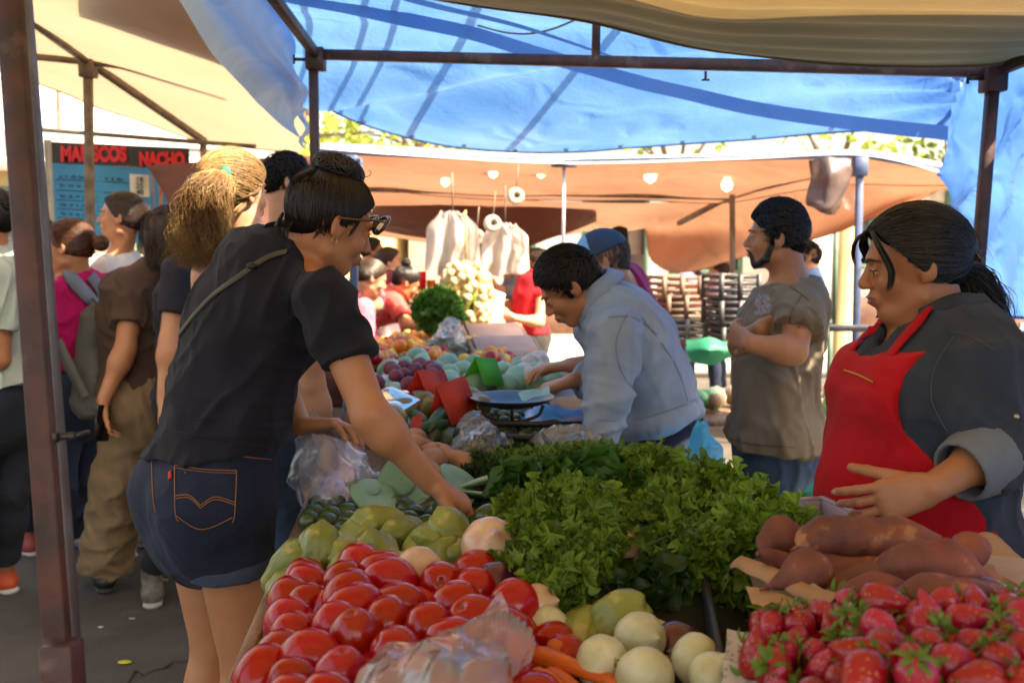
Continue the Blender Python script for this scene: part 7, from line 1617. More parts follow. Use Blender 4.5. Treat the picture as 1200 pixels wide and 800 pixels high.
    tarp('orange_tarp', 'orange brown canvas roof of the stall behind, front slope', rows, orange, 30, 80, lambda G_, u, v: .05*NZ[2](G_*.7, 1)*np.clip(u*4, 0, 1)+.02*NZ[4](G_*2, 1)*np.clip(u*4, 0, 1), hem=['top', 'bottom'])
    rows = [rows[1], [A_(376, 246, 9.4), A_(470, 262, 9.4), A_(560, 262, 9.5), A_(640, 258, 9.5), A_(760, 262, 9.5), A_(860, 262, 9.2), A_(1000, 240, 8.6), A_(1112, 216, 7.7)],
            [A_(376, 262, 10.0), A_(450, 280, 10.0), A_(560, 284, 10), A_(640, 270, 10.0), A_(740, 262, 10.0), A_(790, 316, 9.6), A_(950, 282, 9.0), A_(1112, 218, 7.8)]]
    tarp('orange_tarp', 'rear slope of the orange brown canvas drooping to the right', rows, orange, 40, 90, lambda G_, u, v: (.08*np.sin(v*26+u*3+NZ[1](G_*.6, 1))*u*(v > .3)+.03*NZ[4](G_*1.6, 1))*np.clip(u*4, 0, 1), hem=['bottom'])
    rows = [[A_(440, 240, 8.6), A_(520, 238, 8.6), A_(600, 230, 8.6), A_(640, 236, 8.6), A_(700, 246, 8.7)], [A_(420, 268, 9.2), A_(520, 280, 9.2), A_(600, 290, 9.2), A_(650, 275, 9.1), A_(700, 262, 9.2)]]
    tarp('brown_tarp', 'darker brown sheet hung below the orange canvas in the middle', rows, brown, 24, 50, lambda G_, u, v: .05*NZ[7](G_*1.4, 1))
    rows = [[A_(170, 194, 6.0), A_(250, 188, 6.0), A_(330, 184, 6.0), A_(378, 182, 6.0)], [A_(196, 240, 6.0), A_(250, 242, 6.0), A_(330, 245, 6.0), A_(376, 250, 6.0)], [A_(198, 300, 5.9), A_(250, 300, 5.9), A_(330, 300, 5.9), A_(370, 300, 5.9)]]
    tarp('maroon_tarp', 'maroon sheet hanging beside the menu banner behind the blond woman', rows, brown, 24, 40, lambda G_, u, v: .03*NZ[7](G_*1.4, 1)+.015*np.sin(v*18))
    rows = [[A_(376, 168, 7.02), A_(470, 172, 7.02), A_(660, 182, 7.02), A_(860, 180, 7.02), A_(1010, 176, 7.02), A_(1110, 192, 7.02)], [A_(376, 174, 6.97), A_(470, 182, 6.97), A_(660, 192, 6.97), A_(860, 187, 6.97), A_(1010, 182, 6.97), A_(1110, 205, 6.97)]]
    tarp('roof_hem', 'white rolled hem along the rail of the stall behind', rows, white, 6, 80, None, cat='tarp hem')
    # ---- white roofs far left
    rows = [[A_(-40, 80, 9.0), A_(30, 92, 9), A_(120, 105, 9.0), A_(240, 140, 9)], [A_(-40, 150, 8.0), A_(30, 150, 8.0), A_(120, 156, 8.0), A_(250, 168, 8.0)]]
    tarp('white_tarp', 'sunlit white canvas roof beyond the cream one', rows, white, 14, 30, lambda G_, u, v: .03*NZ[7](G_, 1), hem=['bottom'])
    tarp('white_tarp', 'narrow white canopy edge between the menu banner and the cream roof', [[A_(30, 152, 7.4), A_(120, 158, 7.4), A_(340, 170, 7.4)], [A_(36, 166, 7.0), A_(120, 170, 7.0), A_(340, 186, 7.0)]], white, 8, 30, None)
    # ---- frames
    def clampf(p, w=.07):
        return ('clamp', lambda mb: (mb.box(p, (w, w, .09), None, 0, .004), mb.tube([np.asarray(p)-V(w*.5, 0, 0), np.asarray(p)-V(w*1.2, 0, 0)], .007, 8), mb.tube([np.asarray(p)-V(w*1.2, 0, .018), np.asarray(p)-V(w*1.2, 0, -.018)], .005, 6)), M_RUST)
    PL = pole('near_pole', 'large maroon painted square pole closest to the camera at the left', [A_(12, -20, 1.28)+(A_(12, -20, 1.28)-A_(78, 860, 1.20))*.55, A_(78, 860, 1.20)+(A_(78, 860, 1.20)-A_(12, -20, 1.28))*.8], .030, M_RUST, parts=[
        ('grey_edge', lambda mb: mb.beam(A_(27, -20, 1.292)+(A_(27, -20, 1.292)-A_(94, 860, 1.212))*.54, A_(94, 860, 1.212), .012, .022, bev=.001), M_GREYST), ('sleeve', lambda mb: mb.beam(A_(72, 752, 1.195), A_(78, 860, 1.185), .040, bev=.002), M_RUST),
        ('bolt', lambda mb: (mb.tube([A_(68, 512, 1.20), A_(88, 510, 1.20)], .0045, 8), mb.tube([A_(88, 510, 1.20), A_(104, 506, 1.22)], .003, 8), mb.box(A_(66, 512, 1.2), (.006, .014, .014), None, 0, .002)), mat('dark bolt', (.05, .05, .055), .35, metal=.6))])
    c0 = A_(370, 64, 4.2)
    pole('roof_bar', 'long maroon bar running across under the blue roof', [c0, A_(1166, 84, 3.35)], .040, M_RUST, 'bar')
    mb = MB(); p = A_(827, 84, 3.68); mb.tube([p, p+V(0, 0, -.03)], .005, 7); mb.tube([p+V(-.014, 0, -.03), p+V(.014, 0, -.03)], .004, 6); tag(mb.build('wing_bolt', M_RUST), 'small wing bolt under the long maroon bar', 'bolt')
    pole('tent_pole', 'slim maroon upright between the blond woman and the blue roof', [c0+V(-.01, 0, .03), V(c0[0]-.02, c0[1], 0)], .036, M_RUST, parts=[clampf(c0+V(.0, 0, -.02), .075)])
    pole('roof_bar', 'maroon bar rising to the upper left from the slim upright', [c0, A_(300, -30, 3.2)], .036, M_RUST, 'bar')
    c1 = A_(1164, 92, 3.35); pole('tent_pole', 'maroon upright in front of the blue side sheet at the right', [c1, A_(1147, 300, 3.3), V(A_(1147, 300, 3.3)[0]-.03, 3.28, 0)], .036, M_RUST, parts=[clampf(c1+V(0, 0, .0), .07), ('cord_wrap', lambda mb: [mb.tube([c1+V(.03*math.cos(a), .03*math.sin(a), -.03+.004*a) for a in np.linspace(k, k+6, 12)], .004, 5) for k in range(4)], mat('green cord', (.03, .25, .2), .6))])
    pole('roof_bar', 'short bar leaving the right upright to the upper right', [c1+V(0, 0, .02), A_(1260, 48, 3.1)], .034, M_RUST, 'bar')
    c2 = A_(698, 74, 3.80); pole('roof_strut', 'short upright strut between the maroon bar and the olive sheet', [c2+V(0, 0, .01), c2+V(0, -.05, .34)], .030, M_RUST, 'strut', parts=[('rope_knot', lambda mb: [mb.tube([c2+V(.025*math.cos(a), .025*math.sin(a), .17+.012*a) for a in np.linspace(k, k+6, 12)], .006, 5) for k in range(3)], mat('frayed rope', (.25, .18, .10), .9))])
    h = A_(103, 72, 5.95)
    pole('canopy_rail', 'diagonal grey brown rail under the cream roof', [A_(10, 5, 5.1), h, A_(240, 166, 7.0)], .042, M_TANST, 'rail'); pole('canopy_rail', 'level grey brown rail crossing under the cream roof', [A_(-30, 60, 5.9), h+V(0, .0, -.004), A_(278, 92, 6.1)], .036, M_TANST, 'rail')
    pole('canopy_pole', 'grey upright in front of the menu banner', [h+V(0, 0, .01), V(A_(97, 255, 5.95)[0], 5.95, 0)], .045, M_TANST, parts=[('joint', lambda mb: mb.box(h+V(0, 0, -.04), (.085, .085, .11), None, 0, .004), M_TANST)])
    pole('canopy_rail', 'thin rail running above the menu banner', [A_(20, 150, 6.9), A_(300, 172, 6.9)], .03, M_TANST, 'rail'); pole('canopy_pole', 'thin pole at the far end of the diagonal rail', [A_(238, 165, 7), V(A_(240, 200, 7)[0], 7, 0)], .04, M_TANST)
    pole('canopy_pole', 'thin tan pole at the left beyond the cream roof', [A_(68, 95, 8), V(A_(66, 200, 8)[0], 8, 0)], .03, M_TANST)
    # back stall frame
    pole('back_rail', 'grey rail carrying the front of the orange canvas', [A_(372, 177, 7.0), A_(660, 190, 7.0), A_(1012, 182, 7.0), A_(1112, 200, 7.0)], .035, M_BLUEST, 'rail')
    for x, l in ((1008, 'blue grey upright near the hanging black bag at the right'), (414, 'blue grey upright left of the hanging bags')):
        p = A_(x, 182, 7.0 if x > 600 else 5.6); b = A_(x-2, 340, 7.0 if x > 600 else 5.6); pole('back_pole', l, [p, V(b[0], b[1], 0)], .045, M_BLUEST, parts=[('bracket', lambda mb, p=p: mb.box(p+V(0, 0, -.08), (.09, .09, .13), None, 0, .004), M_BLUEST)])
    pole('back_rail', 'dark rail low under the orange canvas', [A_(424, 222, 8.2), A_(860, 232, 8.1)], .04, M_TANST, 'rail'); pole('back_rail', 'second dark rail at the left of the orange canvas', [A_(424, 257, 9.0), A_(520, 264, 9.0)], .04, M_TANST, 'rail')
    pole('back_rail', 'slanting rail from the right upright down to the left', [A_(1010, 192, 7.2), A_(860, 228, 8.1), A_(795, 262, 9.0)], .04, M_TANST, 'rail')
    pole('back_pole', 'thin tan pole left of the bearded man', [A_(858, 228, 8.0), V(A_(863, 340, 8)[0], 8, 0)], .04, M_TANST); pole('back_pole', 'white thin pole hanging under the orange canvas centre', [A_(661, 192, 7.0), A_(660, 290, 7.0)], .022, mat('white paint', (.65, .68, .75), .4), parts=[('reel', lambda mb: (mb.lathe([(.001, 0), (.09, 0), (.09, .02), (.001, .02)], 20, A_(661, 196, 6.95))), mat('dark reel', (.05, .06, .08), .4))])
    # bars above the blue roof: their shade stripes the tarp
    for i, (x0, x1) in enumerate(((-.62, -.95), (-.38, -.72), (-.26, -.58), (.08, -.28), (.75, .30))):
        mb = MB(); mb.beam((x1+.1, 6.0, 2.70), (x0+.1, 3.4, 2.74), .026 if i > 2 else .018); tag(mb.build('roof_pole', M_TANST), ('first', 'second', 'third', 'fourth', 'fifth')[i]+' pole from the left lying above the blue roof, seen as a shadow', 'pole', 'poles lying on the blue roof')
    # ---- menu banner
    bn = thing('menu_banner', 'black and blue seafood menu banner with red lettering', 'banner', tuple(A_(60, 165, 6.4))); o0 = A_(60, 166, 6.4); ex = (A_(220, 174, 6.4)-o0)/160; ez = V(0, 0, -1)*(6.4/F*1.02)
    BP = lambda x, y, d=0: o0+ex*(x-60)+ez*(y-166)+V(0, -d, 0)
    def rect(mb, x0, y0, x1, y1, d): 
        n = 8; mb.grid([[BP(x0+(x1-x0)*i/n, y0+(y1-y0)*j/n, d+.008*math.sin(i*1.2+x0)) for j in range(n+1)] for i in range(n+1)])
    def piece(nm, boxes, m, d, par=bn): 
        mb = MB(); [rect(mb, *b, d) for b in boxes]; return mb.build(nm, m, par)
    piece('black_band', [(60, 166, 222, 190)], mat('banner black', (.03, .02, .02), .5), 0); piece('blue_panel', [(60, 190, 176, 275)], mat('banner blue', (.02, .30, .52), .4, (.015, .22, .45), nscale=2, spots=(2.2, .6, (.10, .45, .65), .5)), .0)
    piece('photo_panel', [(178, 200, 192, 238), ], mat('printed seafood picture', (.5, .05, .02), .5, (.5, .25, .12), nscale=16), .002); piece('photo_panel', [(178, 241, 192, 262)], mat('printed lime picture', (.35, .5, .05), .5, (.6, .6, .2), nscale=10), .002)
    piece('blue_panel', [(176, 190, 222, 275)], _mc['banner blue'], .0); piece('white_border', [(52, 164, 60, 275)], mat('banner white edge', (.6, .57, .5), .6), .001)
    pb = piece('price_box', [(151, 198, 174, 223), (154, 232, 174, 258)], mat('banner cream box', (.70, .66, .52), .6), .004); ink = mat('banner dark ink', (.02, .04, .09), .6)
    gg = np.random.default_rng(8); mb = MB()
    for y in (204, 214, 226, 236, 246, 256):
        x = 68
        while x < (146 if y != 214 else 100):
            w = gg.uniform(3, 9)
            for k in range(int(w/1.6)): mb.tube([BP(x+k*1.6, y+gg.uniform(-2, 0), .006), BP(x+k*1.6+gg.uniform(-.6, 1.2), y+gg.uniform(1, 3), .006)], .0022, 3)
            x += w+2.5
    mb.build('menu_writing', ink, bn); mb = MB()
    for y in (208, 220, 231, 241, 251): mb.tube([BP(64, y, .006), BP(148, y, .006)], .0022, 4)
    mb.build('ruled_lines', ink, bn)
    redp = mat('banner red ink', (.80, .01, .02), .5)
    for txt, x, y, s, bold, mm in (('MARISCOS', 110, 178.5, .125, .008, redp), ('NACHO', 190, 180.5, .110, .008, redp)):
        me = text_mesh(txt, s, .002, bold); me.materials.append(mm); o = link('lettering', me, bn); o.location = Vector(BP(x, y, .012))-bn.location; o.matrix_parent_inverse = Matrix(); o.rotation_euler = (PI/2, 0, 0); o.scale = (.70, 1.0, 1)
    for txt, x, y in (('18', 163, 204), ('25', 163, 211), ('40', 163, 218), ('70', 164, 238), ('70', 164, 246), ('90', 164, 253)):
        me = text_mesh(txt, .046, .001, .001); me.materials.append(ink); o = link('price', me, pb); o.location = Vector(BP(x, y, .016)); o.rotation_euler = (PI/2, 0, 0)
        o.matrix_parent_inverse = wm(pb).inverted()
    # ---- hanging bag bundles and paper rolls
    def bagbundle(lab, px, py, Y, w, h, seed):
        r = thing('bag_bundle', lab, 'bag bundle', tuple(A_(px, py, Y)), 'bundles of plastic bags hung for customers'); t = A_(px, py, Y); wm_ = mat('white bag film', (.66, .60, .55), .4, (.56, .50, .46), transl=.4)
        for k in range(3):
            z = np.linspace(0, 1, 16)[:, None]; u = np.linspace(-1, 1, 22)[None]; hw = np.interp(z, [0, .1, .22, .3, 1], [.30, .42, .80, .92, 1])*w/2; x = u*hw+(k-1)*.03; y = .03*np.sin(u*7+z*3+seed+k)*(.4+z)+k*.04+.012*NZ[seed](np.stack([u*3+0*z, z*4+0*u, 0*u+0*z+k], -1), 1); zz = -z*h*(1-.10*np.abs(u))+.01*np.sin(u*5+k)
            mb = MB(); mb.grid(np.stack([t[0]+x, t[1]+y, t[2]+zz], -1)); mb.build('bag', wm_, r)
        mb = MB(); mb.tube([t+V(0, .03, -.02), t+V(0, .03, .25)], .005, 6); mb.tube([t+V(-.06, .03, -.03), t+V(0, .03, .0), t+V(.06, .03, -.03)], .008, 6); mb.build('hanger', M_TANST, r)
    bagbundle('largest bundle of white bags hanging over the far greens', 530, 248, 6.4, .30, .42, 1); bagbundle('bundle of white bags hanging below the paper rolls', 592, 262, 6.5, .26, .34, 2); bagbundle('narrow bundle of bags behind the largest one', 548, 300, 6.8, .12, .34, 3)
    for i, (px, py, Y) in enumerate(((604, 230, 6.4), (577, 262, 6.3), (558, 278, 6.6))):
        r = thing('tape_roll', ('topmost pale roll of bags hung by the rail', 'pale roll of bags beside the bag bundles', 'small pale roll half behind the bags')[i], 'roll', tuple(A_(px, py, Y)), 'rolls hung under the orange canvas'); c = A_(px, py, Y); R = rotm((1, 0, 0), PI/2) @ rotm((0, 1, 0), .2)
        mb = MB(); mb.lathe([(.018, -.03), (.052, -.03), (.055, 0), (.052, .03), (.018, .03), (.018, -.03)], 24, c, R); mb.build('roll', mat('pale roll', (.62, .50, .38), .6, (.5, .4, .3)), r); mb = MB(); mb.lathe([(.0175, -.031), (.012, -.031), (.012, .031), (.0175, .031)], 16, c, R); mb.tube([c+V(0, .0, .0), c+V(.02, 0, .2)], .004, 5); mb.build('core', M_TANST, r)
    glow, t_ = nt('lit bulb'); e_ = nd(t_, 'ShaderNodeEmission'); e_.inputs[0].default_value = (1, .88, .70, 1); e_.inputs[1].default_value = 1.0; t_.links.new(e_.outputs[0], nd(t_, 'ShaderNodeOutputMaterial').inputs['Surface'])
    def pend(lab, px, py, Y, r_=.035):
        r = thing('lamp', lab, 'lamp', tuple(A_(px, py, Y)), 'bright bulbs under the orange canvas'); c = A_(px, py, Y); mb = MB(); mb.lathe([(.001, -r_*1.3), (r_*.8, -r_*.8), (r_, 0), (r_*.6, r_*.8), (.015, r_*1.3)], 16, c); mb.build('bulb', glow, r); mb = MB(); mb.lathe([(.016, r_*1.2), (.018, r_*2.2), (.003, r_*2.4)], 12, c); mb.tube([c+V(0, 0, r_*2.2), c+V(0, .0, r_*2+.16)], .004, 5); mb.build('socket', mat('black socket', (.02, .02, .02), .4), r)
    pend('bright bulb left under the orange canvas', 522, 212, 7.6); pend('bright bulb next to the left one', 578, 202, 7.4); pend('bright bulb in the centre under the orange canvas', 634, 202, 7.4); pend('larger bright bulb right of the centre', 762, 205, 7.5, .05); pend('bright bulb near the slanting rail', 852, 216, 7.6, .045)
    # black bag hanging right, clear bag beside it
    rows = [[A_(948, 188, 7.0), A_(970, 186, 6.95), A_(994, 187, 7.0)], [A_(947, 215, 7.0), A_(972, 215, 6.85), A_(992, 212, 7.0)], [A_(946, 232, 7.0), A_(966, 240, 6.88), A_(984, 238, 7.0)], [A_(960, 244, 7.0), A_(968, 250, 6.95), A_(978, 252, 7.0)]]
    film('grey_bag', 'smoke grey cloth bag hanging from the rail above the bearded man', None, rows, .03, 5, mat('smoky bag film', (.16, .10, .09), .35, (.09, .06, .06), transl=.3), facet=False, n=(30, 24), cat='hanging bag')
    rows = [[A_(990, 190, 7.05), A_(1004, 190, 7.05)], [A_(986, 225, 7.0), A_(1006, 232, 7.05)], [A_(988, 245, 7.0), A_(1010, 252, 7.05)]]
    film('grey_bag', 'thin clear bag beside the smoke grey one at the right rail', None, rows, .03, 5, plastic('grey film', body=.10), n=(20, 14), cat='hanging bag')
    mb = MB(); S = sheet_grid([[A_(714, 268, 8.6), A_(735, 268, 8.6)], [A_(712, 300, 8.6), A_(738, 306, 8.6)]], 14, 10); mb.grid(S+NZ[2](S*9, 1)[..., None]*.03); tag(mb.build('hanging_garment', cloth('black garment', (.02, .02, .02))), 'black garment hanging left of the white doorway', 'garment')
    mb = MB(); mb.lathe([(.10, -.14), (.12, .14), (.13, .14), (.11, -.15), (.001, -.15)], 20, A_(737, 318, 8.4)); tag(mb.build('metal_bucket', mat('grey bucket', (.16, .16, .17), .4)), 'grey bucket under the black garment', 'bucket')
    # ---- background street: white houses, shops, fence, column
    plas = mat('white plaster', (.80, .77, .70), .9, (.70, .67, .6), nscale=2, bump=.003); yel = mat('ochre plaster', (.62, .47, .24), .9, (.5, .37, .18), nscale=2); shut = mat('green shutter', (.08, .16, .11), .6); glass = mat('window glass', (.05, .06, .07), .1, spec=.6)
    def house(lab, x0, x1, Y, H, m, wins, roofc, dep=5):
        r = thing('house', lab, 'house', ((x0+x1)/2, Y, 0), 'houses along the sunny street'); mb = MB(); mb.box(((x0+x1)/2, Y+dep/2, H/2), (x1-x0, dep, H)); mb.build('wall', m, r)
        mb = MB(); mb.box(((x0+x1)/2, Y+dep/2-.12, H+.08), (x1-x0+.25, dep+.5, .16)); mb.build('roof', roofc, r)
        mb = MB(); mb.box(((x0+x1)/2, Y-.012, .35), (x1-x0-.02, .03, .7)); mb.build('plinth', mat('plinth paint', (.25, .13, .09), .8), r)
        for (x, z, w, h, dr) in wins:
            f = MB(); 
            for o, s in (((-w/2-.03, 0), (.07, h+.13)), ((w/2+.03, 0), (.07, h+.13))): f.box((x+o[0], Y-.03, z+o[1]), (s[0], .08, s[1]))
            for oz in (-h/2-.03, h/2+.03): f.box((x, Y-.031, z+oz), (w-.004, .078, .066))
            fo = f.build('door' if dr else 'window', shut, r); p = MB(); p.box((x, Y-.006, z), (w-.002, .02, h-.002)); p.build('pane', glass if not dr else mat('dark door', (.10, .06, .04), .6), fo)
            b = MB(); b.box((x, Y-.03, z), (.03, .02, h-.01)); b.build('glazing_bar', shut, fo)
    tile = mat('whitewashed parapet', (.72, .68, .60), .8, (.6, .55, .48), nscale=12)
    house('white plastered house straight behind the stall', -1.6, 4.2, 15.5, 2.45, plas, [(-.2, 1.7, 1.0, 1.2, 0), (1.6, 1.15, .9, 2.1, 1), (3.0, 1.7, 1.0, 1.2, 0)], tile)
    house('taller cream house at the right of the street', 4.3, 10.5, 14.6, 2.35, mat('cream plaster', (.78, .70, .58), .9), [(5.2, 1.8, .9, 1.2, 0), (6.8, 1.15, .9, 2.1, 1), (8.2, 1.8, 1, 1.2, 0)], tile)
    house('ochre shop front at the left end of the street', -9.5, -1.8, 15.2, 2.6, yel, [(-3.2, 1.7, 1.0, 1.2, 0), (-5.2, 1.15, 1.0, 2.1, 1), (-7.4, 1.7, 1.2, 1.2, 0)], tile)
    mb = MB(); mb.lathe([(.15, 0), (.15, .12), (.115, .16), (.11, 2.0), (.115, 2.25)], 20, (3.15, 9.5, 0)); tag(mb.build('stone_column', yel), 'ochre round column in the sun between the bearded man and the seller', 'column')
    # green framed shop window panel in the sunlit wall
    r = thing('display_frame', 'white notice board with green frame behind the bearded man', 'board', tuple(A_(950, 300, 9))); mb = MB(); c = A_(950, 318, 9.3); mb.box(c, (.42, .03, .9)); mb.build('panel', plas, r); mb = MB()
    for s in (-1, 1): mb.box(c+V(s*.225, 0, 0), (.035, .05, .98)); mb.box(c+V(0, 0, s*.47), (.41, .048, .035))
    mb.build('frame', shut, r); 
    mb = MB()
    for s in (-1, 1): mb.beam(c+V(s*.2, 0, -.45), (c[0]+s*.2, c[1], 0), .04)
    mb.build('leg', shut, r)
    # street barrier: rails and posts right
    r = thing('street_railing', 'grey metal railing beyond the seller and the bearded man', 'railing', (3.2, 6.2, 0)); a0, a1 = V(1.5, 6.3, 0), V(4.6, 5.6, 0)
    for z in (.35, .95): mb = MB(); mb.tube([a0+V(0, 0, z), a1+V(0, 0, z)], .022, 8); mb.build('rail', M_GREYST, r)
    for k in range(9): p = a0+(a1-a0)*k/8; mb = MB(); mb.tube([p, p+V(0, 0, 1.0)], .018, 8); mb.build('post', M_GREYST, r)
    # stacked crates (black, brown), red sheet, green sheets, tripod, chair
    def crate(lab, c, s, m, rz=0, grp='stacked crates behind the bearded man'):
        r = thing('storage_crate', lab, 'crate', tuple(c), grp); R = rotm((0, 0, 1), rz); w, d, h = s
        for k in range(4):
            z = h*(.1+.27*k)
            for nm, a, b in (('slat', (-w/2, -d/2), (w/2, -d/2)), ('slat', (-w/2, d/2), (w/2, d/2)), ('slat', (-w/2, -d/2), (-w/2, d/2)), ('slat', (w/2, -d/2), (w/2, d/2))): mb = MB(); mb.beam(c+R @ V(a[0], a[1], z), c+R @ V(b[0], b[1], z), .015, h*.16); mb.build(nm, m, r)
        for sx in (-w/2, 0, w/2):
            for sy in (-d/2, d/2): mb = MB(); mb.beam(c+R @ V(sx, sy, 0), c+R @ V(sx, sy, h), .03); mb.build('upright', m, r)
        mb = MB(); mb.box(c+R @ V(0, 0, .012), (w, d, .02), R); mb.build('base', m, r)
    blk = mat('sun faded crate plastic', (.05, .05, .055), .5); brn = mat('brown crate plastic', (.22, .13, .09), .6); gry = mat('grey crate plastic', (.20, .19, .18), .6)
    for i, (px, py, Y, m, lab) in enumerate(((795, 372, 7.0, brn, 'brown crate below the top one left of the black stack'), (796, 398, 7.0, gry, 'grey brown crate third from the top'), (826, 384, 7.3, gry, 'grey crate between the brown and the black crates'), (856, 350, 6.6, blk, 'topmost black crate of the stack'), (856, 380, 6.6, blk, 'second black crate of the stack'), (858, 410, 6.6, blk, 'third black crate of the stack'), (790, 350, 7.0, brn, 'topmost brown crate next to the red sheet'))):
        crate(lab, A_(px, py, Y), (.26, .30, .165), m, .2)
    for (x0, y0, x1, y1, Y, m, nm, lab, ct) in ((770, 330, 820, 400, 7.4, mat('red sheet', (.5, .02, .03), .6), 'red_sheet', 'red plastic sheet hanging behind the brown crates', 'sheet'), (804, 398, 862, 424, 5.6, mat('green sheet', (.02, .30, .16), .6, transl=.3), 'green_sheet', 'bright green sheet draped behind the work shirt', 'sheet'), (1125, 520, 1200, 640, 3.6, blk, 'black_sheet', 'black cloth over a low stand right of the seller', 'cloth')):
        film(nm, lab, None, [[A_(x0, y0, Y), A_((x0+x1)/2, y0-4, Y), A_(x1, y0+6, Y)], [A_(x0, (y0+y1)/2, Y), A_((x0+x1)/2, (y0+y1)/2, Y-.1), A_(x1, (y0+y1)/2, Y)], [A_(x0+6, y1, Y), A_((x0+x1)/2, y1+4, Y), A_(x1-4, y1-6, Y)]], .014, 9, m, facet=True, n=(30, 30), cat=ct)
    # baskets of goods on low benches behind (bright, out of focus)
    bench = thing('low_bench', 'low wooden bench with goods in the sun behind the work shirt man', 'bench', (1.2, 5.2, 0)); mb = MB(); mb.box((1.35, 5.3, .55), (1.1, .5, .03)); mb.build('seat', M_WOOD, bench)
    for x, y in ((.9, 5.1), (1.8, 5.1), (.9, 5.5), (1.8, 5.5)): mb = MB(); mb.beam((x, y, 0), (x, y, .53), .05); mb.build('leg', M_WOOD, bench)
    gg = np.random.default_rng(4)
    Pf = [V(gg.uniform(.9, 1.85), gg.uniform(5.08, 5.5), .60+gg.uniform(0, .05)) for _ in range(26)]
    scatter_things('bundle', 'bundle', 'wrapped goods on the low bench', 'small wrapped bundle on the low bench in the sun', [rounded('bundle', m, .05, k, .8, .12, n=(10, 8)) for k, m in enumerate((mat('pink wrap', (.5, .15, .15), .6), mat('cream wrap', (.7, .6, .4), .6), mat('green wrap', (.1, .35, .15), .6), mat('brown wrap', (.25, .13, .06), .6)))], Pf, (.8, 1.3), seed=2)
    mb = MB(); c = A_(944, 590, 4.4); mb.lathe([(.001, -.10), (.15, -.10), (.20, .10), (.215, .105), (.205, .09), (.145, -.08), (.001, -.085)], 30, c); tag(mb.build('plastic_basin', mat('dark green basin plastic', (.01, .2, .12), .4)), 'dark green plastic basin low behind the jeans of the bearded man', 'basin')
    mb = MB(); mb.lathe([(.001, -c[2]+.0), (.16, -c[2]), (.16, -.105), (.001, -.105)], 20, c); tag(mb.build('stool', M_TANST), 'round stool carrying the green basin', 'stool')
    # small objects beyond scale: bottle & colourful garments far left stall
    for i, (px, py, Y, w, h, c, lab) in enumerate(((492, 318, 7.8, .10, .22, (.75, .02, .03), 'red cloth hanging by the far herbs'), (505, 328, 7.8, .07, .16, (.75, .18, .03), 'orange cloth hanging by the far herbs'), (513, 332, 7.7, .06, .14, (.6, .02, .25), 'magenta cloth hanging by the far herbs'))):
        c0_ = A_(px, py, Y); mb = MB(); Gs = np.array([[c0_+V(-w/2+w*u_, .03*math.sin(u_*9+v_*2), -h*v_*(1-.15*abs(u_-.5))) for u_ in np.linspace(0, 1, 12)] for v_ in np.linspace(0, 1, 8)]); mb.grid(Gs); tag(mb.build('hanging_cloth', mat('cloth hang %d' % i, c, .7, transl=.3)), lab, 'cloth', 'cloths hanging by the far herbs')
    # shopping bag with fruit seen at the left between legs
    r = thing('fruit_bag', 'bag of tomatoes and limes carried among the shoppers at the left', 'bag', tuple(A_(112, 520, 4.6))); S = SDF(); S.ell(A_(114, 522, 4.6), (.075, .06, .07), None, .02); S.cone(A_(114, 508, 4.6), A_(112, 490, 4.6), .03, .02, .03); v, q = surf(S, .008, disp=lambda P: .006*NZ[2](P*20, 1)); link('bag', np_mesh('bag', v, q, [mat('tomato filled film', (.45, .08, .03), .25, (.25, .30, .06), nscale=22, coat=.6)]), r)
    # far left stall table under banner
    r = thing('food_counter', 'white counter of the seafood stall under the menu banner', 'counter', (-3.2, 7.2, 0)); mb = MB(); mb.box((-3.2, 7.3, .5), (3.2, .8, 1.0), None, 0, .01); mb.build('cabinet', mat('white enamel', (.55, .53, .5), .4), r); mb = MB(); mb.box((-3.2, 7.3, 1.02), (3.3, .9, .04), None, 0, .005); mb.build('worktop', M_GREYST, r)
    # goods table at the far left row behind the pink shoppers
    r = thing('far_table', 'far table piled with goods behind the stooping women', 'table', (-1.5, 9.2, 0)); mb = MB(); mb.box((-1.2, 9.3, .86), (2.4, .8, .04)); mb.build('table_top', M_WOOD, r); mb = MB(); mb.box((-1.2, 9.3, .42), (2.3, .7, .84)); mb.build('cloth_skirt', brown, r)
    # ---- trees
    tl = leafm('tree sunlit', (.34, .40, .07), (.16, .22, .04), rough=.6, scale=3); td = leafm('tree dark', (.22, .28, .05), (.10, .15, .03), rough=.6, scale=3)
    for i, (x, y, H, cr, m) in enumerate(((-4.2, 17.5, 6.2, 2.4, tl), (-1.8, 20.5, 6.6, 2.6, td), (-.8, 16.8, 4.7, 1.5, tl), (6.3, 19.5, 5.2, 1.7, tl), (8.6, 20, 5.2, 1.8, td), (3.6, 22, 5.4, 1.9, tl), (10.8, 17.5, 5.4, 2.2, tl))):
        tree(('leafy tree above the ochre shop at the left', 'darker tree behind the gap over the orange canvas left', 'small yellow-green tree just left of the white house', 'thin tree behind the cream house', 'darker tree behind the cream house at the right', 'sparse tree behind the middle of the white house', 'big tree at the far right of the street')[i], (x, y, 0), H, cr, i+1, m, n=(700, 420, 160, 120, 380, 60, 300)[i], size=.24)

def ribbon_flat(mb, P, w):
    T = np.gradient(P, axis=0); Sd = np.stack([T[:, 1], -T[:, 0], 0*T[:, 0]], 1); Sd /= np.linalg.norm(Sd, axis=1)[:, None]; ww = w*(.4+rng.random(len(P)))[:, None]; mb.grid(np.stack([P-Sd*ww/2, P+Sd*ww/2], 1))

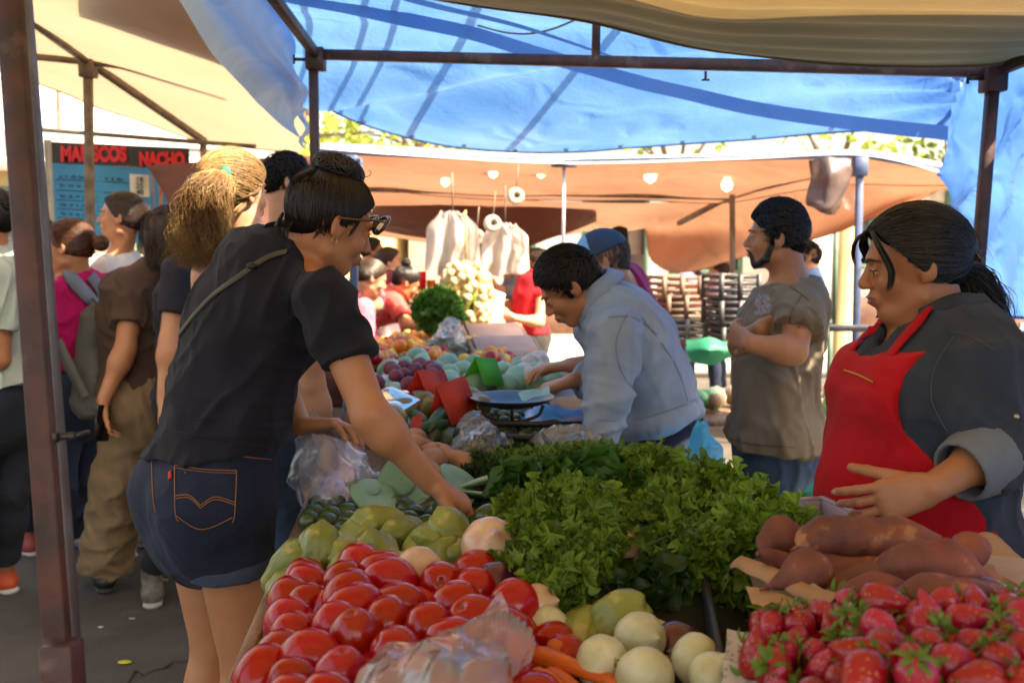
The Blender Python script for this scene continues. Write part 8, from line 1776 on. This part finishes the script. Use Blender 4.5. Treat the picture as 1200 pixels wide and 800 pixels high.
def build_light():
    sc = bpy.context.scene; w = bpy.data.worlds.new("World"); sc.world = w; w.use_nodes = True; t = w.node_tree; t.nodes.clear(); o = nd(t, 'ShaderNodeOutputWorld'); b = nd(t, 'ShaderNodeBackground'); s = nd(t, 'ShaderNodeTexSky'); s.sky_type = 'NISHITA'; s.sun_disc = False
    el, az = math.radians(52), math.radians(SUN_AZ)     # azimuth measured from +Y towards +X
    s.sun_elevation = el; s.sun_rotation = az; s.air_density = 1.2; s.dust_density = 5; s.ozone_density = 1; b.inputs[1].default_value = SKY
    t.links.new(s.outputs[0], b.inputs[0]); t.links.new(b.outputs[0], o.inputs[0])
    d = V(math.sin(az)*math.cos(el), math.cos(az)*math.cos(el), math.sin(el)); L = bpy.data.lights.new('sun', 'SUN'); L.energy = SUN; L.angle = math.radians(.53); L.color = (1, .93, .82); so = bpy.data.objects.new('sun', L); C.objects.link(so); so.rotation_euler = Vector(d).to_track_quat('Z', 'Y').to_euler()
    cam = bpy.data.cameras.new('camera'); co = bpy.data.objects.new('camera', cam); C.objects.link(co); co.location = (0, 0, CAMZ); co.rotation_euler = (PI/2-PITCH, 0, 0); cam.lens = F/1200*36; cam.sensor_width = 36; cam.clip_end = 400; cam.clip_start = .05
    cam.dof.use_dof = True; cam.dof.focus_distance = 1.95; cam.dof.aperture_fstop = 5.0; sc.camera = co
    sc.view_settings.view_transform = 'Standard'; sc.view_settings.look = 'None'; sc.view_settings.gamma = 1; sc.view_settings.exposure = EXPO
    sc.view_settings.use_white_balance = True; sc.view_settings.white_balance_temperature = WB; sc.view_settings.white_balance_tint = 10
    cy = sc.cycles; cy.use_denoising = True; cy.max_bounces = 10; cy.transparent_max_bounces = 14; cy.diffuse_bounces = 5; cy.transmission_bounces = 6; cy.sample_clamp_indirect = 6; cy.caustics_reflective = False; cy.caustics_refractive = False
SUN, SKY, EXPO, SUN_AZ = 5.0, .15, 2.05, 112
WB = 8200
build_place(); build_cast(); build_stall(); build_produce(); build_light()
